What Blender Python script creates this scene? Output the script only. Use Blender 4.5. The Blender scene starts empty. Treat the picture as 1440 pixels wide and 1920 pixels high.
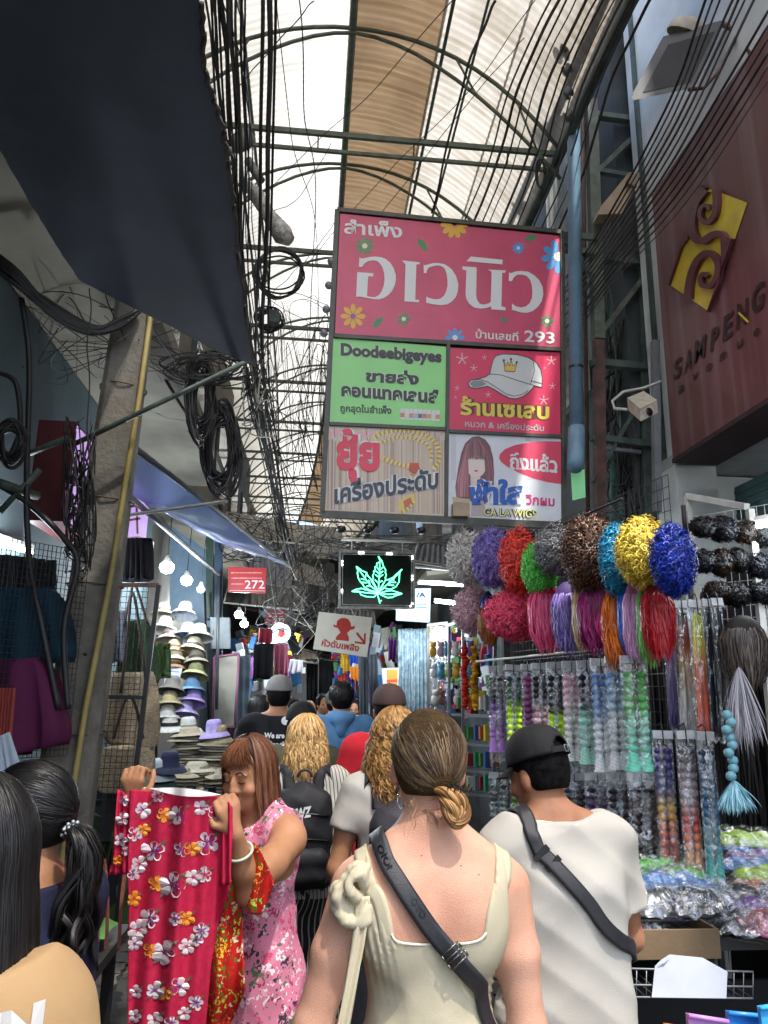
import bpy, bmesh, math, random
import numpy as np
from mathutils import Vector, Matrix, Euler
from mathutils.geometry import tessellate_polygon
S = bpy.context.scene
COL = S.collection
rng = random.Random(11)
nr = np.random.RandomState(5)
PI = math.pi
R = math.radians

# ------------------------------------------------------------------ camera, world, sun, exposure
FPX = 1400.0; CAMZ = 1.70
YAW, PITCH, ROLL = R(5.35), R(13.75), 0.016
_f = np.array([math.sin(YAW)*math.cos(PITCH), math.cos(YAW)*math.cos(PITCH), math.sin(PITCH)])
_r0 = np.array([math.cos(YAW), -math.sin(YAW), 0.]); _u0 = np.cross(_r0, _f)
_r = _r0*math.cos(ROLL)+_u0*math.sin(ROLL); _u = np.cross(_r, _f)
cam = bpy.data.cameras.new('camera'); camo = bpy.data.objects.new('camera', cam); COL.objects.link(camo)
cam.sensor_fit = 'VERTICAL'; cam.sensor_height = 36; cam.lens = FPX/1920*36
cam.clip_start = 0.05; cam.clip_end = 800
camo.matrix_world = Matrix(((_r[0], _u[0], -_f[0], 0), (_r[1], _u[1], -_f[1], 0), (_r[2], _u[2], -_f[2], CAMZ), (0, 0, 0, 1)))
S.camera = camo

def ray(px, py):
    return _r*(px-720)/FPX-_u*(py-960)/FPX+_f
def P(px, py, Y):
    """the point of the street at depth Y (metres along the alley) seen at that spot of the photograph"""
    d = ray(px, py); d = d*(Y/d[1]); return Vector((d[0], d[1], d[2]+CAMZ))
def onplane(px, py, o, n):
    d = ray(px, py); o = np.array(o); n = np.array(n); c = np.array([0, 0, CAMZ])
    return Vector(c+d*(((o-c)@n)/(d@n)))

W = bpy.data.worlds.new('World'); S.world = W; W.use_nodes = True
SUN_EL, SUN_AZ = R(66), R(156)          # azimuth measured clockwise from +Y (down the alley)
nt = W.node_tree; bg = nt.nodes['Background']; sky = nt.nodes.new('ShaderNodeTexSky')
sky.sky_type = 'NISHITA'; sky.sun_disc = False; sky.sun_elevation = SUN_EL; sky.sun_rotation = SUN_AZ
sky.air_density = 1.0; sky.dust_density = 3.0; sky.ozone_density = 1.0
nt.links.new(sky.outputs[0], bg.inputs[0]); bg.inputs[1].default_value = 0.15
sl = bpy.data.lights.new('sun', 'SUN'); sl.energy = 3.0; sl.angle = R(1.5); sl.color = (1, .95, .88)
so = bpy.data.objects.new('sun', sl); COL.objects.link(so)
sd = Vector((math.sin(SUN_AZ)*math.cos(SUN_EL), math.cos(SUN_AZ)*math.cos(SUN_EL), math.sin(SUN_EL)))
so.rotation_euler = sd.to_track_quat('Z', 'Y').to_euler()
S.view_settings.view_transform = 'Standard'; S.view_settings.look = 'None'
S.view_settings.exposure = 1.75; S.view_settings.gamma = 1; S.view_settings.use_curve_mapping = False
S.cycles.max_bounces = 8; S.cycles.diffuse_bounces = 4; S.cycles.transparent_max_bounces = 24
S.cycles.glossy_bounces = 3; S.cycles.transmission_bounces = 6; S.cycles.caustics_reflective = False; S.cycles.caustics_refractive = False
S.cycles.sample_clamp_indirect = 6; S.cycles.use_denoising = True

# ------------------------------------------------------------------ materials
_M = {}
def M(key, col=(.5, .5, .5), rough=.6, metal=0., var=.12, vs=6., bump=0., bs=60., emit=None, es=1., alpha=1., trans=0., col2=None, ns=4., spec=.5, transl=0., sss=0., coords='Object', cs=(1, 1, 1)):
    if key in _M: return _M[key]
    m = bpy.data.materials.new(key); m.use_nodes = True; _M[key] = m
    t = m.node_tree; b = t.nodes['Principled BSDF']; out = t.nodes['Material Output']
    L = t.links.new
    tc = t.nodes.new('ShaderNodeTexCoord'); mp = t.nodes.new('ShaderNodeMapping'); L(tc.outputs[coords], mp.inputs[0]); mp.inputs['Scale'].default_value = cs
    b.inputs['Roughness'].default_value = rough; b.inputs['Metallic'].default_value = metal
    b.inputs['Specular IOR Level'].default_value = spec
    if var > 0 or col2:
        n = t.nodes.new('ShaderNodeTexNoise'); n.inputs['Scale'].default_value = vs; n.inputs['Detail'].default_value = 6; n.inputs['Roughness'].default_value = .62
        L(mp.outputs[0], n.inputs[0])
        r = t.nodes.new('ShaderNodeValToRGB'); r.color_ramp.elements[0].position = .3; r.color_ramp.elements[1].position = .7
        c2 = col2 if col2 else tuple(c*(1-2.2*var) for c in col); c1 = col if col2 else tuple(min(1, c*(1+var)) for c in col)
        r.color_ramp.elements[0].color = (*[max(0, c) for c in c2], 1); r.color_ramp.elements[1].color = (*c1, 1)
        L(n.outputs[0], r.inputs[0]); L(r.outputs[0], b.inputs['Base Color'])
    else:
        b.inputs['Base Color'].default_value = (*col, 1)
    if bump > 0:
        n2 = t.nodes.new('ShaderNodeTexNoise'); n2.inputs['Scale'].default_value = bs; n2.inputs['Detail'].default_value = ns
        L(mp.outputs[0], n2.inputs[0]); bp = t.nodes.new('ShaderNodeBump'); bp.inputs['Strength'].default_value = bump; bp.inputs['Distance'].default_value = .01
        L(n2.outputs[0], bp.inputs['Height']); L(bp.outputs[0], b.inputs['Normal'])
    if emit: b.inputs['Emission Color'].default_value = (*emit, 1); b.inputs['Emission Strength'].default_value = es
    if sss: b.inputs['Subsurface Weight'].default_value = sss; b.inputs['Subsurface Radius'].default_value = (.02, .007, .003); b.inputs['Subsurface Scale'].default_value = 1.
    if trans: b.inputs['Transmission Weight'].default_value = trans
    if alpha < 1: b.inputs['Alpha'].default_value = alpha
    if transl:
        tr = t.nodes.new('ShaderNodeBsdfTranslucent'); mx = t.nodes.new('ShaderNodeMixShader'); mx.inputs[0].default_value = transl
        src = b.inputs['Base Color']
        if src.links: L(src.links[0].from_socket, tr.inputs[0])
        else: tr.inputs[0].default_value = (*col, 1)
        L(b.outputs[0], mx.inputs[1]); L(tr.outputs[0], mx.inputs[2]); L(mx.outputs[0], out.inputs[0])
    return m
def flatm(col, rough=.45):
    return M('print_%d_%d_%d' % tuple(int(c*255) for c in col), col, rough, var=.03, vs=3)
def srgb(h):
    h = h.lstrip('#'); o = []
    for i in (0, 2, 4):
        c = int(h[i:i+2], 16)/255; o.append(c/12.92 if c <= .04045 else ((c+.055)/1.055)**2.4)
    return tuple(o)

# ------------------------------------------------------------------ objects
def tag(o, label=None, cat=None, group=None, kind=None):
    if label: o['label'] = label
    if cat: o['category'] = cat
    if group: o['group'] = group
    if kind: o['kind'] = kind
    return o
def thing(name, loc, label, cat, group=None):
    o = bpy.data.objects.new(name, None); COL.objects.link(o); o.location = loc; o.empty_display_size = .1
    return tag(o, label, cat, group)
def wbase(p):
    v = Vector((0, 0, 0))
    while p: v = v+p.location; p = p.parent
    return v
def link(name, me, parent=None, loc=None, **tg):
    o = bpy.data.objects.new(name, me); COL.objects.link(o)
    if parent: o.parent = parent
    if loc is not None: o.location = loc
    tag(o, tg.get('label'), tg.get('cat'), tg.get('group'), tg.get('kind')); return o
def mesh_np(name, v, f, mat, parent=None, smooth=True, attrs=None, local=False, **tg):
    """v (n,3) world coordinates, f list of equal-length faces (array)"""
    v = np.asarray(v, float)
    if parent is not None: b = np.array(wbase(parent)); loc = None
    elif local: b = np.zeros(3); loc = None
    else:
        b = np.array([(v[:, 0].min()+v[:, 0].max())/2, (v[:, 1].min()+v[:, 1].max())/2, v[:, 2].min()]); loc = b
    v = v-b
    me = bpy.data.meshes.new(name); f = np.asarray(f, np.int32); k = f.shape[1]
    me.vertices.add(len(v)); me.vertices.foreach_set('co', v.astype(np.float32).ravel())
    me.loops.add(f.size); me.loops.foreach_set('vertex_index', f.ravel())
    me.polygons.add(len(f)); me.polygons.foreach_set('loop_start', np.arange(0, f.size, k, dtype=np.int32)); me.polygons.foreach_set('loop_total', np.full(len(f), k, np.int32))
    me.update(calc_edges=True)
    if smooth: me.polygons.foreach_set('use_smooth', np.ones(len(f), bool))
    if mat: me.materials.append(mat)
    for nme, a in (attrs or {}).items():
        a = np.asarray(a, np.float32)
        if a.ndim == 1: at = me.attributes.new(nme, 'FLOAT', 'POINT'); at.data.foreach_set('value', a)
        else:
            at = me.attributes.new(nme, 'FLOAT_COLOR', 'POINT'); at.data.foreach_set('color', np.concatenate([a, np.ones((len(a), 1), np.float32)], 1).ravel())
    return link(name, me, parent, loc, **tg)

class MB:
    """collects shapes in world coordinates, then links them as ONE mesh object"""
    def __init__(s): s.v = []; s.f = []; s.m = []; s.mats = []; s.sm = []
    def _m(s, mat):
        if mat is None: return 0
        if mat not in s.mats: s.mats.append(mat)
        return s.mats.index(mat)
    def add(s, v, f, mat=None, sm=False):
        o = len(s.v); s.v += [tuple(x) for x in v]; mi = s._m(mat)
        for q in f: s.f.append(tuple(o+i for i in q)); s.m.append(mi); s.sm.append(sm)
        return s
    def box(s, c, d, rot=None, mat=None):
        c = Vector(c); hx, hy, hz = d[0]/2, d[1]/2, d[2]/2
        v = [Vector((x, y, z)) for x in (-hx, hx) for y in (-hy, hy) for z in (-hz, hz)]
        if rot is not None:
            q = rot if isinstance(rot, Matrix) else Euler(rot).to_matrix()
            v = [q@p for p in v]
        return s.add([p+c for p in v], [(0, 1, 3, 2), (4, 6, 7, 5), (0, 4, 5, 1), (2, 3, 7, 6), (0, 2, 6, 4), (1, 5, 7, 3)], mat)
    def beam(s, a, b, w, h=None, mat=None, up=(0, 0, 1)):
        a, b = Vector(a), Vector(b); h = h or w; t = (b-a).normalized(); u = Vector(up)
        if abs(t.dot(u)) > .98: u = Vector((0, 1, 0))
        x = t.cross(u).normalized(); z = x.cross(t)
        v = []
        for p in (a, b):
            for sx, sz in ((-1, -1), (1, -1), (1, 1), (-1, 1)): v.append(p+x*sx*w/2+z*sz*h/2)
        return s.add(v, [(3, 2, 1, 0), (4, 5, 6, 7), (0, 1, 5, 4), (1, 2, 6, 5), (2, 3, 7, 6), (3, 0, 4, 7)], mat)
    def tube(s, pts, r, n=6, mat=None, cap=True, sm=True):
        pts = [Vector(p) for p in pts]; k = len(pts); v = []; rr = r if isinstance(r, (list, tuple)) else [r]*k
        t0 = (pts[1]-pts[0]).normalized(); x = t0.orthogonal().normalized()
        for i in range(k):
            t = (pts[min(i+1, k-1)]-pts[max(i-1, 0)])
            t = t.normalized() if t.length > 1e-9 else t0
            x = x-t*x.dot(t); x = x.normalized() if x.length > 1e-6 else t.orthogonal().normalized(); y = t.cross(x)
            for j in range(n):
                a = 2*PI*j/n; v.append(pts[i]+(x*math.cos(a)+y*math.sin(a))*rr[i])
        f = [(i*n+j, i*n+(j+1) % n, (i+1)*n+(j+1) % n, (i+1)*n+j) for i in range(k-1) for j in range(n)]
        if cap: f += [tuple(range(n-1, -1, -1)), tuple((k-1)*n+j for j in range(n))]
        return s.add(v, f, mat, sm)
    def ell(s, c, r, nu=12, nv=8, mat=None, rot=None):
        c = Vector(c); v = []; r = r if isinstance(r, (tuple, list)) else (r, r, r); q = Euler(rot).to_matrix() if rot else None
        for i in range(nv+1):
            th = PI*i/nv
            for j in range(nu):
                a = 2*PI*j/nu; p = Vector((r[0]*math.sin(th)*math.cos(a), r[1]*math.sin(th)*math.sin(a), r[2]*math.cos(th)))
                v.append(c+(q@p if q else p))
        f = [(i*nu+j, (i+1)*nu+j, (i+1)*nu+(j+1) % nu, i*nu+(j+1) % nu) for i in range(nv) for j in range(nu)]
        return s.add(v, f, mat, True)
    def lathe(s, c, prof, n=16, mat=None, rot=None, sc=(1, 1)):
        c = Vector(c); v = []; q = rot if isinstance(rot, Matrix) else (Euler(rot).to_matrix() if rot else None)
        for (r, z) in prof:
            for j in range(n):
                a = 2*PI*j/n; p = Vector((r*math.cos(a)*sc[0], r*math.sin(a)*sc[1], z)); v.append(c+(q@p if q else p))
        f = [(i*n+j, i*n+(j+1) % n, (i+1)*n+(j+1) % n, (i+1)*n+j) for i in range(len(prof)-1) for j in range(n)]
        return s.add(v, f, mat, True)
    def poly(s, pts, th=None, mat=None):
        """flat polygon (any outline); th = thickness vector for a solid"""
        pts = [Vector(p) for p in pts]; tr = tessellate_polygon([pts]); n = len(pts)
        if th is None: return s.add(pts, tr, mat)
        th = Vector(th); v = pts+[p+th for p in pts]
        f = list(tr)+[tuple(i+n for i in reversed(t)) for t in tr]+[(i, (i+1) % n, (i+1) % n+n, i+n) for i in range(n)]
        return s.add(v, f, mat)
    def grid(s, fn, nu, nv, mat=None, sm=True):
        v = [fn(i/nu, j/nv) for i in range(nu+1) for j in range(nv+1)]
        f = [(i*(nv+1)+j, (i+1)*(nv+1)+j, (i+1)*(nv+1)+j+1, i*(nv+1)+j+1) for i in range(nu) for j in range(nv)]
        return s.add(v, f, mat, sm)
    def build(s, name, mat=None, parent=None, base=None, **tg):
        v = np.array([tuple(p) for p in s.v], float)
        if parent is not None: b = np.array(wbase(parent)); loc = None
        else:
            b = np.array(base) if base is not None else np.array([(v[:, 0].min()+v[:, 0].max())/2, (v[:, 1].min()+v[:, 1].max())/2, v[:, 2].min()]); loc = b
        me = bpy.data.meshes.new(name); me.from_pydata((v-b).tolist(), [], s.f)
        if mat is not None: me.materials.append(mat)
        elif s.mats:
            for m in s.mats: me.materials.append(m)
            me.polygons.foreach_set('material_index', s.m)
        me.polygons.foreach_set('use_smooth', s.sm); me.update()
        return link(name, me, parent, loc, **tg)
def copy_tree(o, loc=None, rotz=None, label=None):
    def cp(o, par):
        c = o.copy(); COL.objects.link(c); c.parent = par
        for ch in list(o.children): cp(ch, c)
        return c
    c = cp(o, o.parent)
    if loc is not None: c.location = loc
    if rotz is not None: c.rotation_euler.z = rotz
    if label: c['label'] = label
    return c

_txt = {}
def text_mesh(s, bold=0.0):
    k = (s, bold)
    if k in _txt: return _txt[k]
    c = bpy.data.curves.new('t', 'FONT'); c.body = s; c.resolution_u = 3; c.offset = bold; c.fill_mode = 'FRONT'
    o = bpy.data.objects.new('t', c); COL.objects.link(o)
    dg = bpy.context.evaluated_depsgraph_get(); me = bpy.data.meshes.new_from_object(o.evaluated_get(dg))
    v = np.array([x.co[:] for x in me.vertices]).reshape(-1, 3); f = [tuple(p.vertices) for p in me.polygons]
    bpy.data.objects.remove(o); bpy.data.curves.remove(c); bpy.data.meshes.remove(me)
    if len(v):
        lo = v.min(0); hi = v.max(0); v = (v-lo)/np.maximum(hi-lo, 1e-6)
    _txt[k] = (v, f); return v, f
class Board:
    """a flat board in the place; artwork is laid on it as thin layers"""
    def __init__(s, o, n, th=.0012):
        s.o = Vector(o); s.n = Vector(n).normalized(); s.th = th
        if (Vector((0, 0, CAMZ))-s.o).dot(s.n) < 0: s.n = -s.n
    def p(s, px, py, l=0): return onplane(px, py, s.o+s.n*(s.th*l), s.n)
    def poly(s, mb, pts, l, mat=None): return mb.poly([s.p(x, y, l) for x, y in pts], None, mat)
    def disc(s, mb, c, r, l, mat=None, k=16, ry=None):
        return s.poly(mb, [(c[0]+r*math.cos(2*PI*i/k), c[1]+(ry or r)*math.sin(2*PI*i/k)) for i in range(k)], l, mat)
    def stroke(s, mb, pts, w, l, mat=None):
        n = len(pts)
        for i in range(n-1):
            a, b = Vector(pts[i]), Vector(pts[i+1]); d = (b-a)
            if d.length < 1e-6: continue
            d.normalize(); q = Vector((-d.y, d.x))*w/2; e = d*w*.3
            s.poly(mb, [a-e+q, b+e+q, b+e-q, a-e-q], l, mat)
    def text(s, mb, t, bl, br, tl, l, mat=None, bold=0.0):
        v, f = text_mesh(t, bold); B, X, Y = Vector(bl), Vector(br)-Vector(bl), Vector(tl)-Vector(bl)
        mb.add([s.p(*(B+X*p[0]+Y*p[1]), l) for p in v], f, mat)
# ------------------------------------------------------------------ common materials
steel_g = M('green_paint_steel', srgb('#5f7263'), .55, var=.25, vs=9, bump=.25, bs=80, col2=srgb('#4a4538'))
steel_d = M('dark_green_steel', srgb('#46564f'), .6, var=.3, vs=7, bump=.2, bs=80)
rust = M('rusty_brown_paint', srgb('#5a4038'), .7, var=.3, vs=8, bump=.3, bs=60)
cable_m = M('black_cable', (.012, .012, .013), .55, var=.2, vs=3)
cable_g = M('dusty_grey_cable', (.07, .068, .062), .65, var=.3, vs=4)
cable_b = M('blue_violet_cable', srgb('#2b2e63'), .5, var=.1)
cable_w = M('white_wire', srgb('#b8b4a8'), .5, var=.2, vs=5)
black_metal = M('black_metal', (.015, .015, .017), .4, var=.1)
white_metal = M('white_metal', srgb('#c9c8c0'), .45, var=.12, vs=6)
grey_metal = M('grey_metal', srgb('#7d8184'), .45, metal=.3, var=.15)
concrete = M('pole_concrete', srgb('#7b766b'), .9, var=.28, vs=5, bump=.7, bs=38, col2=srgb('#4d4a44'), ns=8)
yellow_pipe = M('yellow_pvc', srgb('#9c8c50'), .6, var=.18, vs=5)
blue_pvc = M('blue_pvc', srgb('#7295ad'), .5, var=.14, vs=4, bump=.05, bs=20)

def bend(Y): return 0.0 if Y < 10 else -0.0035*(Y-10)**2

# ------------------------------------------------------------------ ground and paving
g = MB(); g.add([(-60, -40, 0), (60, -40, 0), (60, 160, 0), (-60, 160, 0)], [(0, 1, 2, 3)])
ground = g.build('ground', M('ground_grout', (.035, .033, .031), .9, bump=.3, bs=90), kind='structure')
# interlocking pavers: wavy-sided tiles, one object each, near the camera; the far ones joined
tile_m = M('paving_tile', srgb('#6a625c'), .75, var=.3, vs=2.2, bump=.5, bs=120, col2=srgb('#453f3c'), coords='Object')
def tile_shape():
    pts = []; a = .1
    cs = [(-a, -a), (a, -a), (a, a), (-a, a)]
    for i in range(4):
        p, q = Vector(cs[i]), Vector(cs[(i+1) % 4]); d = q-p; nn = Vector((d.y, -d.x)).normalized(); sg = 1 if i % 2 == 0 else -1
        for k in range(5):
            t = k/5; w = math.sin(t*2*PI)*.016*sg; pt = p+d*(t*.97+.015)+nn*w; pts.append((pt.x*.965, pt.y*.965))
    return pts
ts = tile_shape(); tmb = MB(); tmb.poly([(x, y, .004) for x, y in ts], (0, 0, .026))
tile0 = None; far = MB()
for j in range(-6, 96):
    for i in range(-7, 9):
        x = i*.2+.03; y = .9+j*.2
        if y < 5.2 and -1.0 <= x <= 1.0:
            if tile0 is None:
                tile0 = MB().poly([(px_, py_, .004) for px_, py_ in ts], (0, 0, .026)).build('paving_tile', tile_m, ground); t = tile0
            else:
                t = tile0.copy(); COL.objects.link(t); t.parent = ground
            gl = ground.location
            t.location = (x-gl.x, y-gl.y, rng.uniform(-.003, .003)-gl.z); t.rotation_euler = (rng.uniform(-.01, .01), rng.uniform(-.01, .01), (PI/2)*((i+j) % 2))
        else:
            q = (i+j) % 2
            far.poly([((x-a_*1) if False else x+(-b_ if q else a_), y+(a_ if q else b_), .004) for a_, b_ in ts], (0, 0, .026))
far.build('paving_tiles_beyond', tile_m, ground, kind='stuff')

# ------------------------------------------------------------------ buildings of the left side
teal = M('teal_grey_wall', srgb('#5b6d72'), .8, var=.18, vs=2, bump=.15, bs=30, col2=srgb('#46565a'))
beige = M('beige_plaster', srgb('#857d6e'), .85, var=.22, vs=1.6, bump=.35, bs=26, col2=srgb('#5f5a50'), ns=6)
soff = M('soffit_board', srgb('#9a9484'), .8, var=.2, vs=1.4, bump=.2, bs=18, col2=srgb('#6f6a5e'))
white_w = M('white_plaster', srgb('#dfe2e0'), .75, var=.14, vs=1.7, bump=.15, bs=22, col2=srgb('#b8bdbc'))
dark_w = M('dark_recess_wall', srgb('#34383a'), .85, var=.3, vs=3, bump=.4, bs=20)
glass_w = M('window_glass', srgb('#3f5058'), .12, var=.1, vs=1)
lb = thing('shop_building', (-1.9, 4, 0), 'old shophouse on the left with teal ground floor wall and beige overhanging storey', 'building')
MB().box((-1.75, 3.6, 1.85), (.3, 7.6, 3.7)).build('ground_floor_wall', teal, lb)
MB().box((-1.38, 3.6, 3.76), (.96, 7.6, .09)).build('soffit', soff, lb)
MB().box((-1.38, 3.6, 6.2), (.4, 7.6, 4.7)).build('upper_wall', beige, lb)
for (y, z) in ((3.1, 3.95), (5.2, 3.98), (6.8, 3.98)):
    f = MB().box((-1.17, y, z+.5), (.05, .9, .9)).box((-1.16, y, z+.5), (.02, .03, .9)).build('window_frame', steel_d, lb)
    MB().box((-1.143, y, z+.5), (.012, .8, .8)).build('pane', glass_w, f)
mb = MB()
for y0 in (4.6, 5.6, 6.6):
    mb.tube([(-1.16, y0, 3.9), (-.95, y0+.25, 3.6), (-.9, y0+.9, 3.6)], .012, 5)
mb.build('wall_bracket', rust, lb)
# a few more shophouses down the left
cols = ['#6f6a60', '#4f5c60', '#7a6f5f', '#566069', '#6a675f']
for k in range(5):
    y0 = 7.6+k*4.4; xo = bend(y0+2)
    b = thing('shophouse', (-2.2+xo, y0+2.2, 0), ['beige shophouse behind the hat stall on the left', 'grey blue shophouse past the first hanging bulbs on the left', 'tan shophouse behind the small round sign',
              'slate shophouse deep in the lane on the left', 'last grey shophouse on the left of the lane'][k], 'building')
    m = M('shophouse_plaster_%d' % k, srgb(cols[k]), .85, var=.22, vs=1.5, bump=.3, bs=22)
    MB().box((-1.9+xo, y0+2.2, 1.8), (.5, 4.38, 3.6)).build('ground_floor_wall', m, b)
    MB().box((-1.7+xo, y0+2.2, 5.9), (.5, 4.38, 4.6)).build('upper_wall', m, b)
    for q in range(2):
        w = MB().box((-1.44+xo, y0+1.2+2*q, 5), (.04, 1.1, 1.2)).build('window', steel_d, b)
        MB().box((-1.414+xo, y0+1.2+2*q, 5), (.01, .98, 1.08)).build('pane', glass_w, w)
    MB().box((-1.3+xo, y0+2.2, 3.5), (.7, 4.2, .07), (0, .18, 0)).build('canopy', [soff, steel_g, rust, grey_metal, soff][k], b)

# ------------------------------------------------------------------ buildings of the right side
rb = thing('shop_building', (3.2, 3.3, 0), 'white shop building on the right carrying the big maroon sign', 'building')
MB().box((3.0, 2.6, 6.0), (.9, 5.2, 5.3)).build('upper_wall', white_w, rb)
MB().box((2.66, 4.98, 1.66), (.3, .32, 3.3)).build('corner_column', white_w, rb)
MB().box((3.72, 2.6, 3.36), (2.4, 5.2, .08)).build('soffit', M('shop_ceiling', srgb('#a3a7a6'), .7, var=.1), rb)
MB().box((4.2, 5.1, 1.66), (2.8, .1, 3.3)).build('inner_end_wall', white_w, rb)
MB().box((4.9, 2.6, 1.66), (.1, 5, 3.3)).build('inner_wall', M('shop_inner_wall', srgb('#8a9196'), .7, var=.2, vs=2), rb)
mb = MB()
for k in range(9): mb.box((2.98, 3.0, 2.93+.028*k), (.06+.01*(k % 2), 3.7, .026))
mb.build('shutter_box', M('teal_shutter', srgb('#4b6b6b'), .5, var=.15), rb)
MB().box((2.9, 4.3, 1.65), (.06, .1, 2.7)).build('shutter_rail', steel_d, rb)
MB().box((3.9, 3.7, 3.27), (.9, .06, .05)).build('tube_light', M('tube_emit', (1, 1, 1), emit=(.85, .93, 1), es=6, var=0), rb)
MB().box((2.55, 5.03, 6.3), (.05, .05, 5.9)).build('corner_trim', steel_d, rb)
cols2 = ['#434a4b', '#5d6468', '#75736c', '#596468', '#6d675c']
for k in range(5):
    y0 = 5.3+k*4.6; xo = bend(y0+2)
    b = thing('shophouse', (2.6+xo, y0+2.3, 0), ['dark recessed shophouse behind the green steel tower', 'grey shophouse behind the lit glass display cases', 'pale shophouse beyond the leaf sign on the right',
              'blue grey shophouse deep in the lane on the right', 'last brown shophouse on the right of the lane'][k], 'building')
    m = M('shophouse_right_%d' % k, srgb(cols2[k]), .85, var=.25, vs=1.5, bump=.3, bs=22)
    MB().box((2.7+xo, y0+2.3, 4.6), (.5, 4.58, 9.2)).build('wall', m, b)
    for q in range(2):
        w = MB().box((2.44+xo, y0+1.3+2*q, 5), (.05, 1.1, 1.2)).build('window', steel_g, b)
        MB().box((2.413+xo, y0+1.3+2*q, 5), (.01, .98, 1.08)).build('pane', glass_w, w)
    if k: MB().box((2.0+xo, y0+2.3, 3.4), (.9, 4.3, .06), (0, -.16, 0)).build('canopy', [grey_metal, soff, steel_g, rust, soff][k], b)
# end of the lane where it turns
eb = thing('end_building', (-3.2, 33, 0), 'dim building closing the lane where it bends away', 'building')
MB().box((-2.5, 33, 4.5), (9, .6, 9)).build('wall', M('end_wall', srgb('#2c2e30'), .85, var=.2, vs=1), eb)
for k in range(4): MB().box((-5+k*1.6, 32.68, 5.4), (.9, .05, 1.1)).build('window', glass_w, eb)

# ------------------------------------------------------------------ the arched roof
XC, ZC = .17, 7.36
def arch_z(x, zc=ZC, drop=1.05, hw=1.78): return zc-drop*((x-XC)/hw)**2*(.75+.25*((x-XC)/hw)**2)
def rmat(key, c, c2, tl, scl):
    m = M(key, c, .5, var=.1, vs=scl, col2=c2, transl=tl, cs=(1, .35, 1), spec=.3)
    t = m.node_tree; w = t.nodes.new('ShaderNodeTexNoise'); w.inputs['Scale'].default_value = 1.0; w.inputs['Detail'].default_value = 7
    mp = t.nodes.new('ShaderNodeMapping'); tc = t.nodes.new('ShaderNodeTexCoord'); t.links.new(tc.outputs['Object'], mp.inputs[0]); mp.inputs['Scale'].default_value = (.9, 9, 1)
    t.links.new(mp.outputs[0], w.inputs[0])
    return m, w
def roofmat(key, c, c2, c3, tl):
    m = bpy.data.materials.new(key); m.use_nodes = True; t = m.node_tree; b = t.nodes['Principled BSDF']; L = t.links.new
    tc = t.nodes.new('ShaderNodeTexCoord')
    def noise(sc, d, s):
        mp = t.nodes.new('ShaderNodeMapping'); L(tc.outputs['Object'], mp.inputs[0]); mp.inputs['Scale'].default_value = sc
        n = t.nodes.new('ShaderNodeTexNoise'); n.inputs['Detail'].default_value = d; n.inputs['Scale'].default_value = s; n.inputs['Roughness'].default_value = .6; L(mp.outputs[0], n.inputs[0]); return n.outputs[0]
    def ramp(x, a, b_, p=(.3, .7)):
        r = t.nodes.new('ShaderNodeValToRGB'); L(x, r.inputs[0]); r.color_ramp.elements[0].position = p[0]; r.color_ramp.elements[1].position = p[1]
        r.color_ramp.elements[0].color = (*a, 1); r.color_ramp.elements[1].color = (*b_, 1); return r.outputs[0]
    big = ramp(noise((.5, .25, 1), 5, 1.4), c2, c, (.35, .62)); streak = ramp(noise((.8, 13, 1), 4, 1.0), c3, (1, 1, 1), (.25, .6))
    mx = t.nodes.new('ShaderNodeMix'); mx.data_type = 'RGBA'; mx.blend_type = 'MULTIPLY'; mx.inputs[0].default_value = 1
    L(big, mx.inputs[6]); L(streak, mx.inputs[7]); colr = mx.outputs[2]
    L(colr, b.inputs['Base Color']); b.inputs['Roughness'].default_value = .5
    tr = t.nodes.new('ShaderNodeBsdfTranslucent'); L(colr, tr.inputs[0]); ms = t.nodes.new('ShaderNodeMixShader'); ms.inputs[0].default_value = tl
    L(b.outputs[0], ms.inputs[1]); L(tr.outputs[0], ms.inputs[2]); L(ms.outputs[0], t.nodes['Material Output'].inputs[0]); return m
r_white = roofmat('roof_milky_sheet', (.58, .58, .55), (.42, .42, .385), (.78, .77, .73), .6)
r_dirty = roofmat('roof_soiled_sheet', (.48, .465, .43), (.24, .215, .175), (.66, .62, .54), .56)
r_brown = roofmat('roof_brown_sheet', (.19, .135, .08), (.10, .07, .042), (.6, .52, .44), .5)
r_sunfilter = roofmat('roof_sun_filter', (.85, .85, .83), (.75, .75, .72), (.9, .9, .88), .9)  # part-clear sheet that weakens and diffuses the sun, out of view only
_t = r_sunfilter.node_tree; _o = _t.nodes['Material Output']; _s = _o.inputs[0].links[0].from_socket; _mx = _t.nodes.new('ShaderNodeMixShader'); _tp = _t.nodes.new('ShaderNodeBsdfTransparent'); _mx.inputs[0].default_value = .34
_t.links.new(_s, _mx.inputs[1]); _t.links.new(_tp.outputs[0], _mx.inputs[2]); _t.links.new(_mx.outputs[0], _o.inputs[0])
roof = thing('roof', (XC, 14, 6.3), 'arched translucent corrugated roof over the lane', 'roof'); roof['kind'] = 'structure'; del roof['category']
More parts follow.
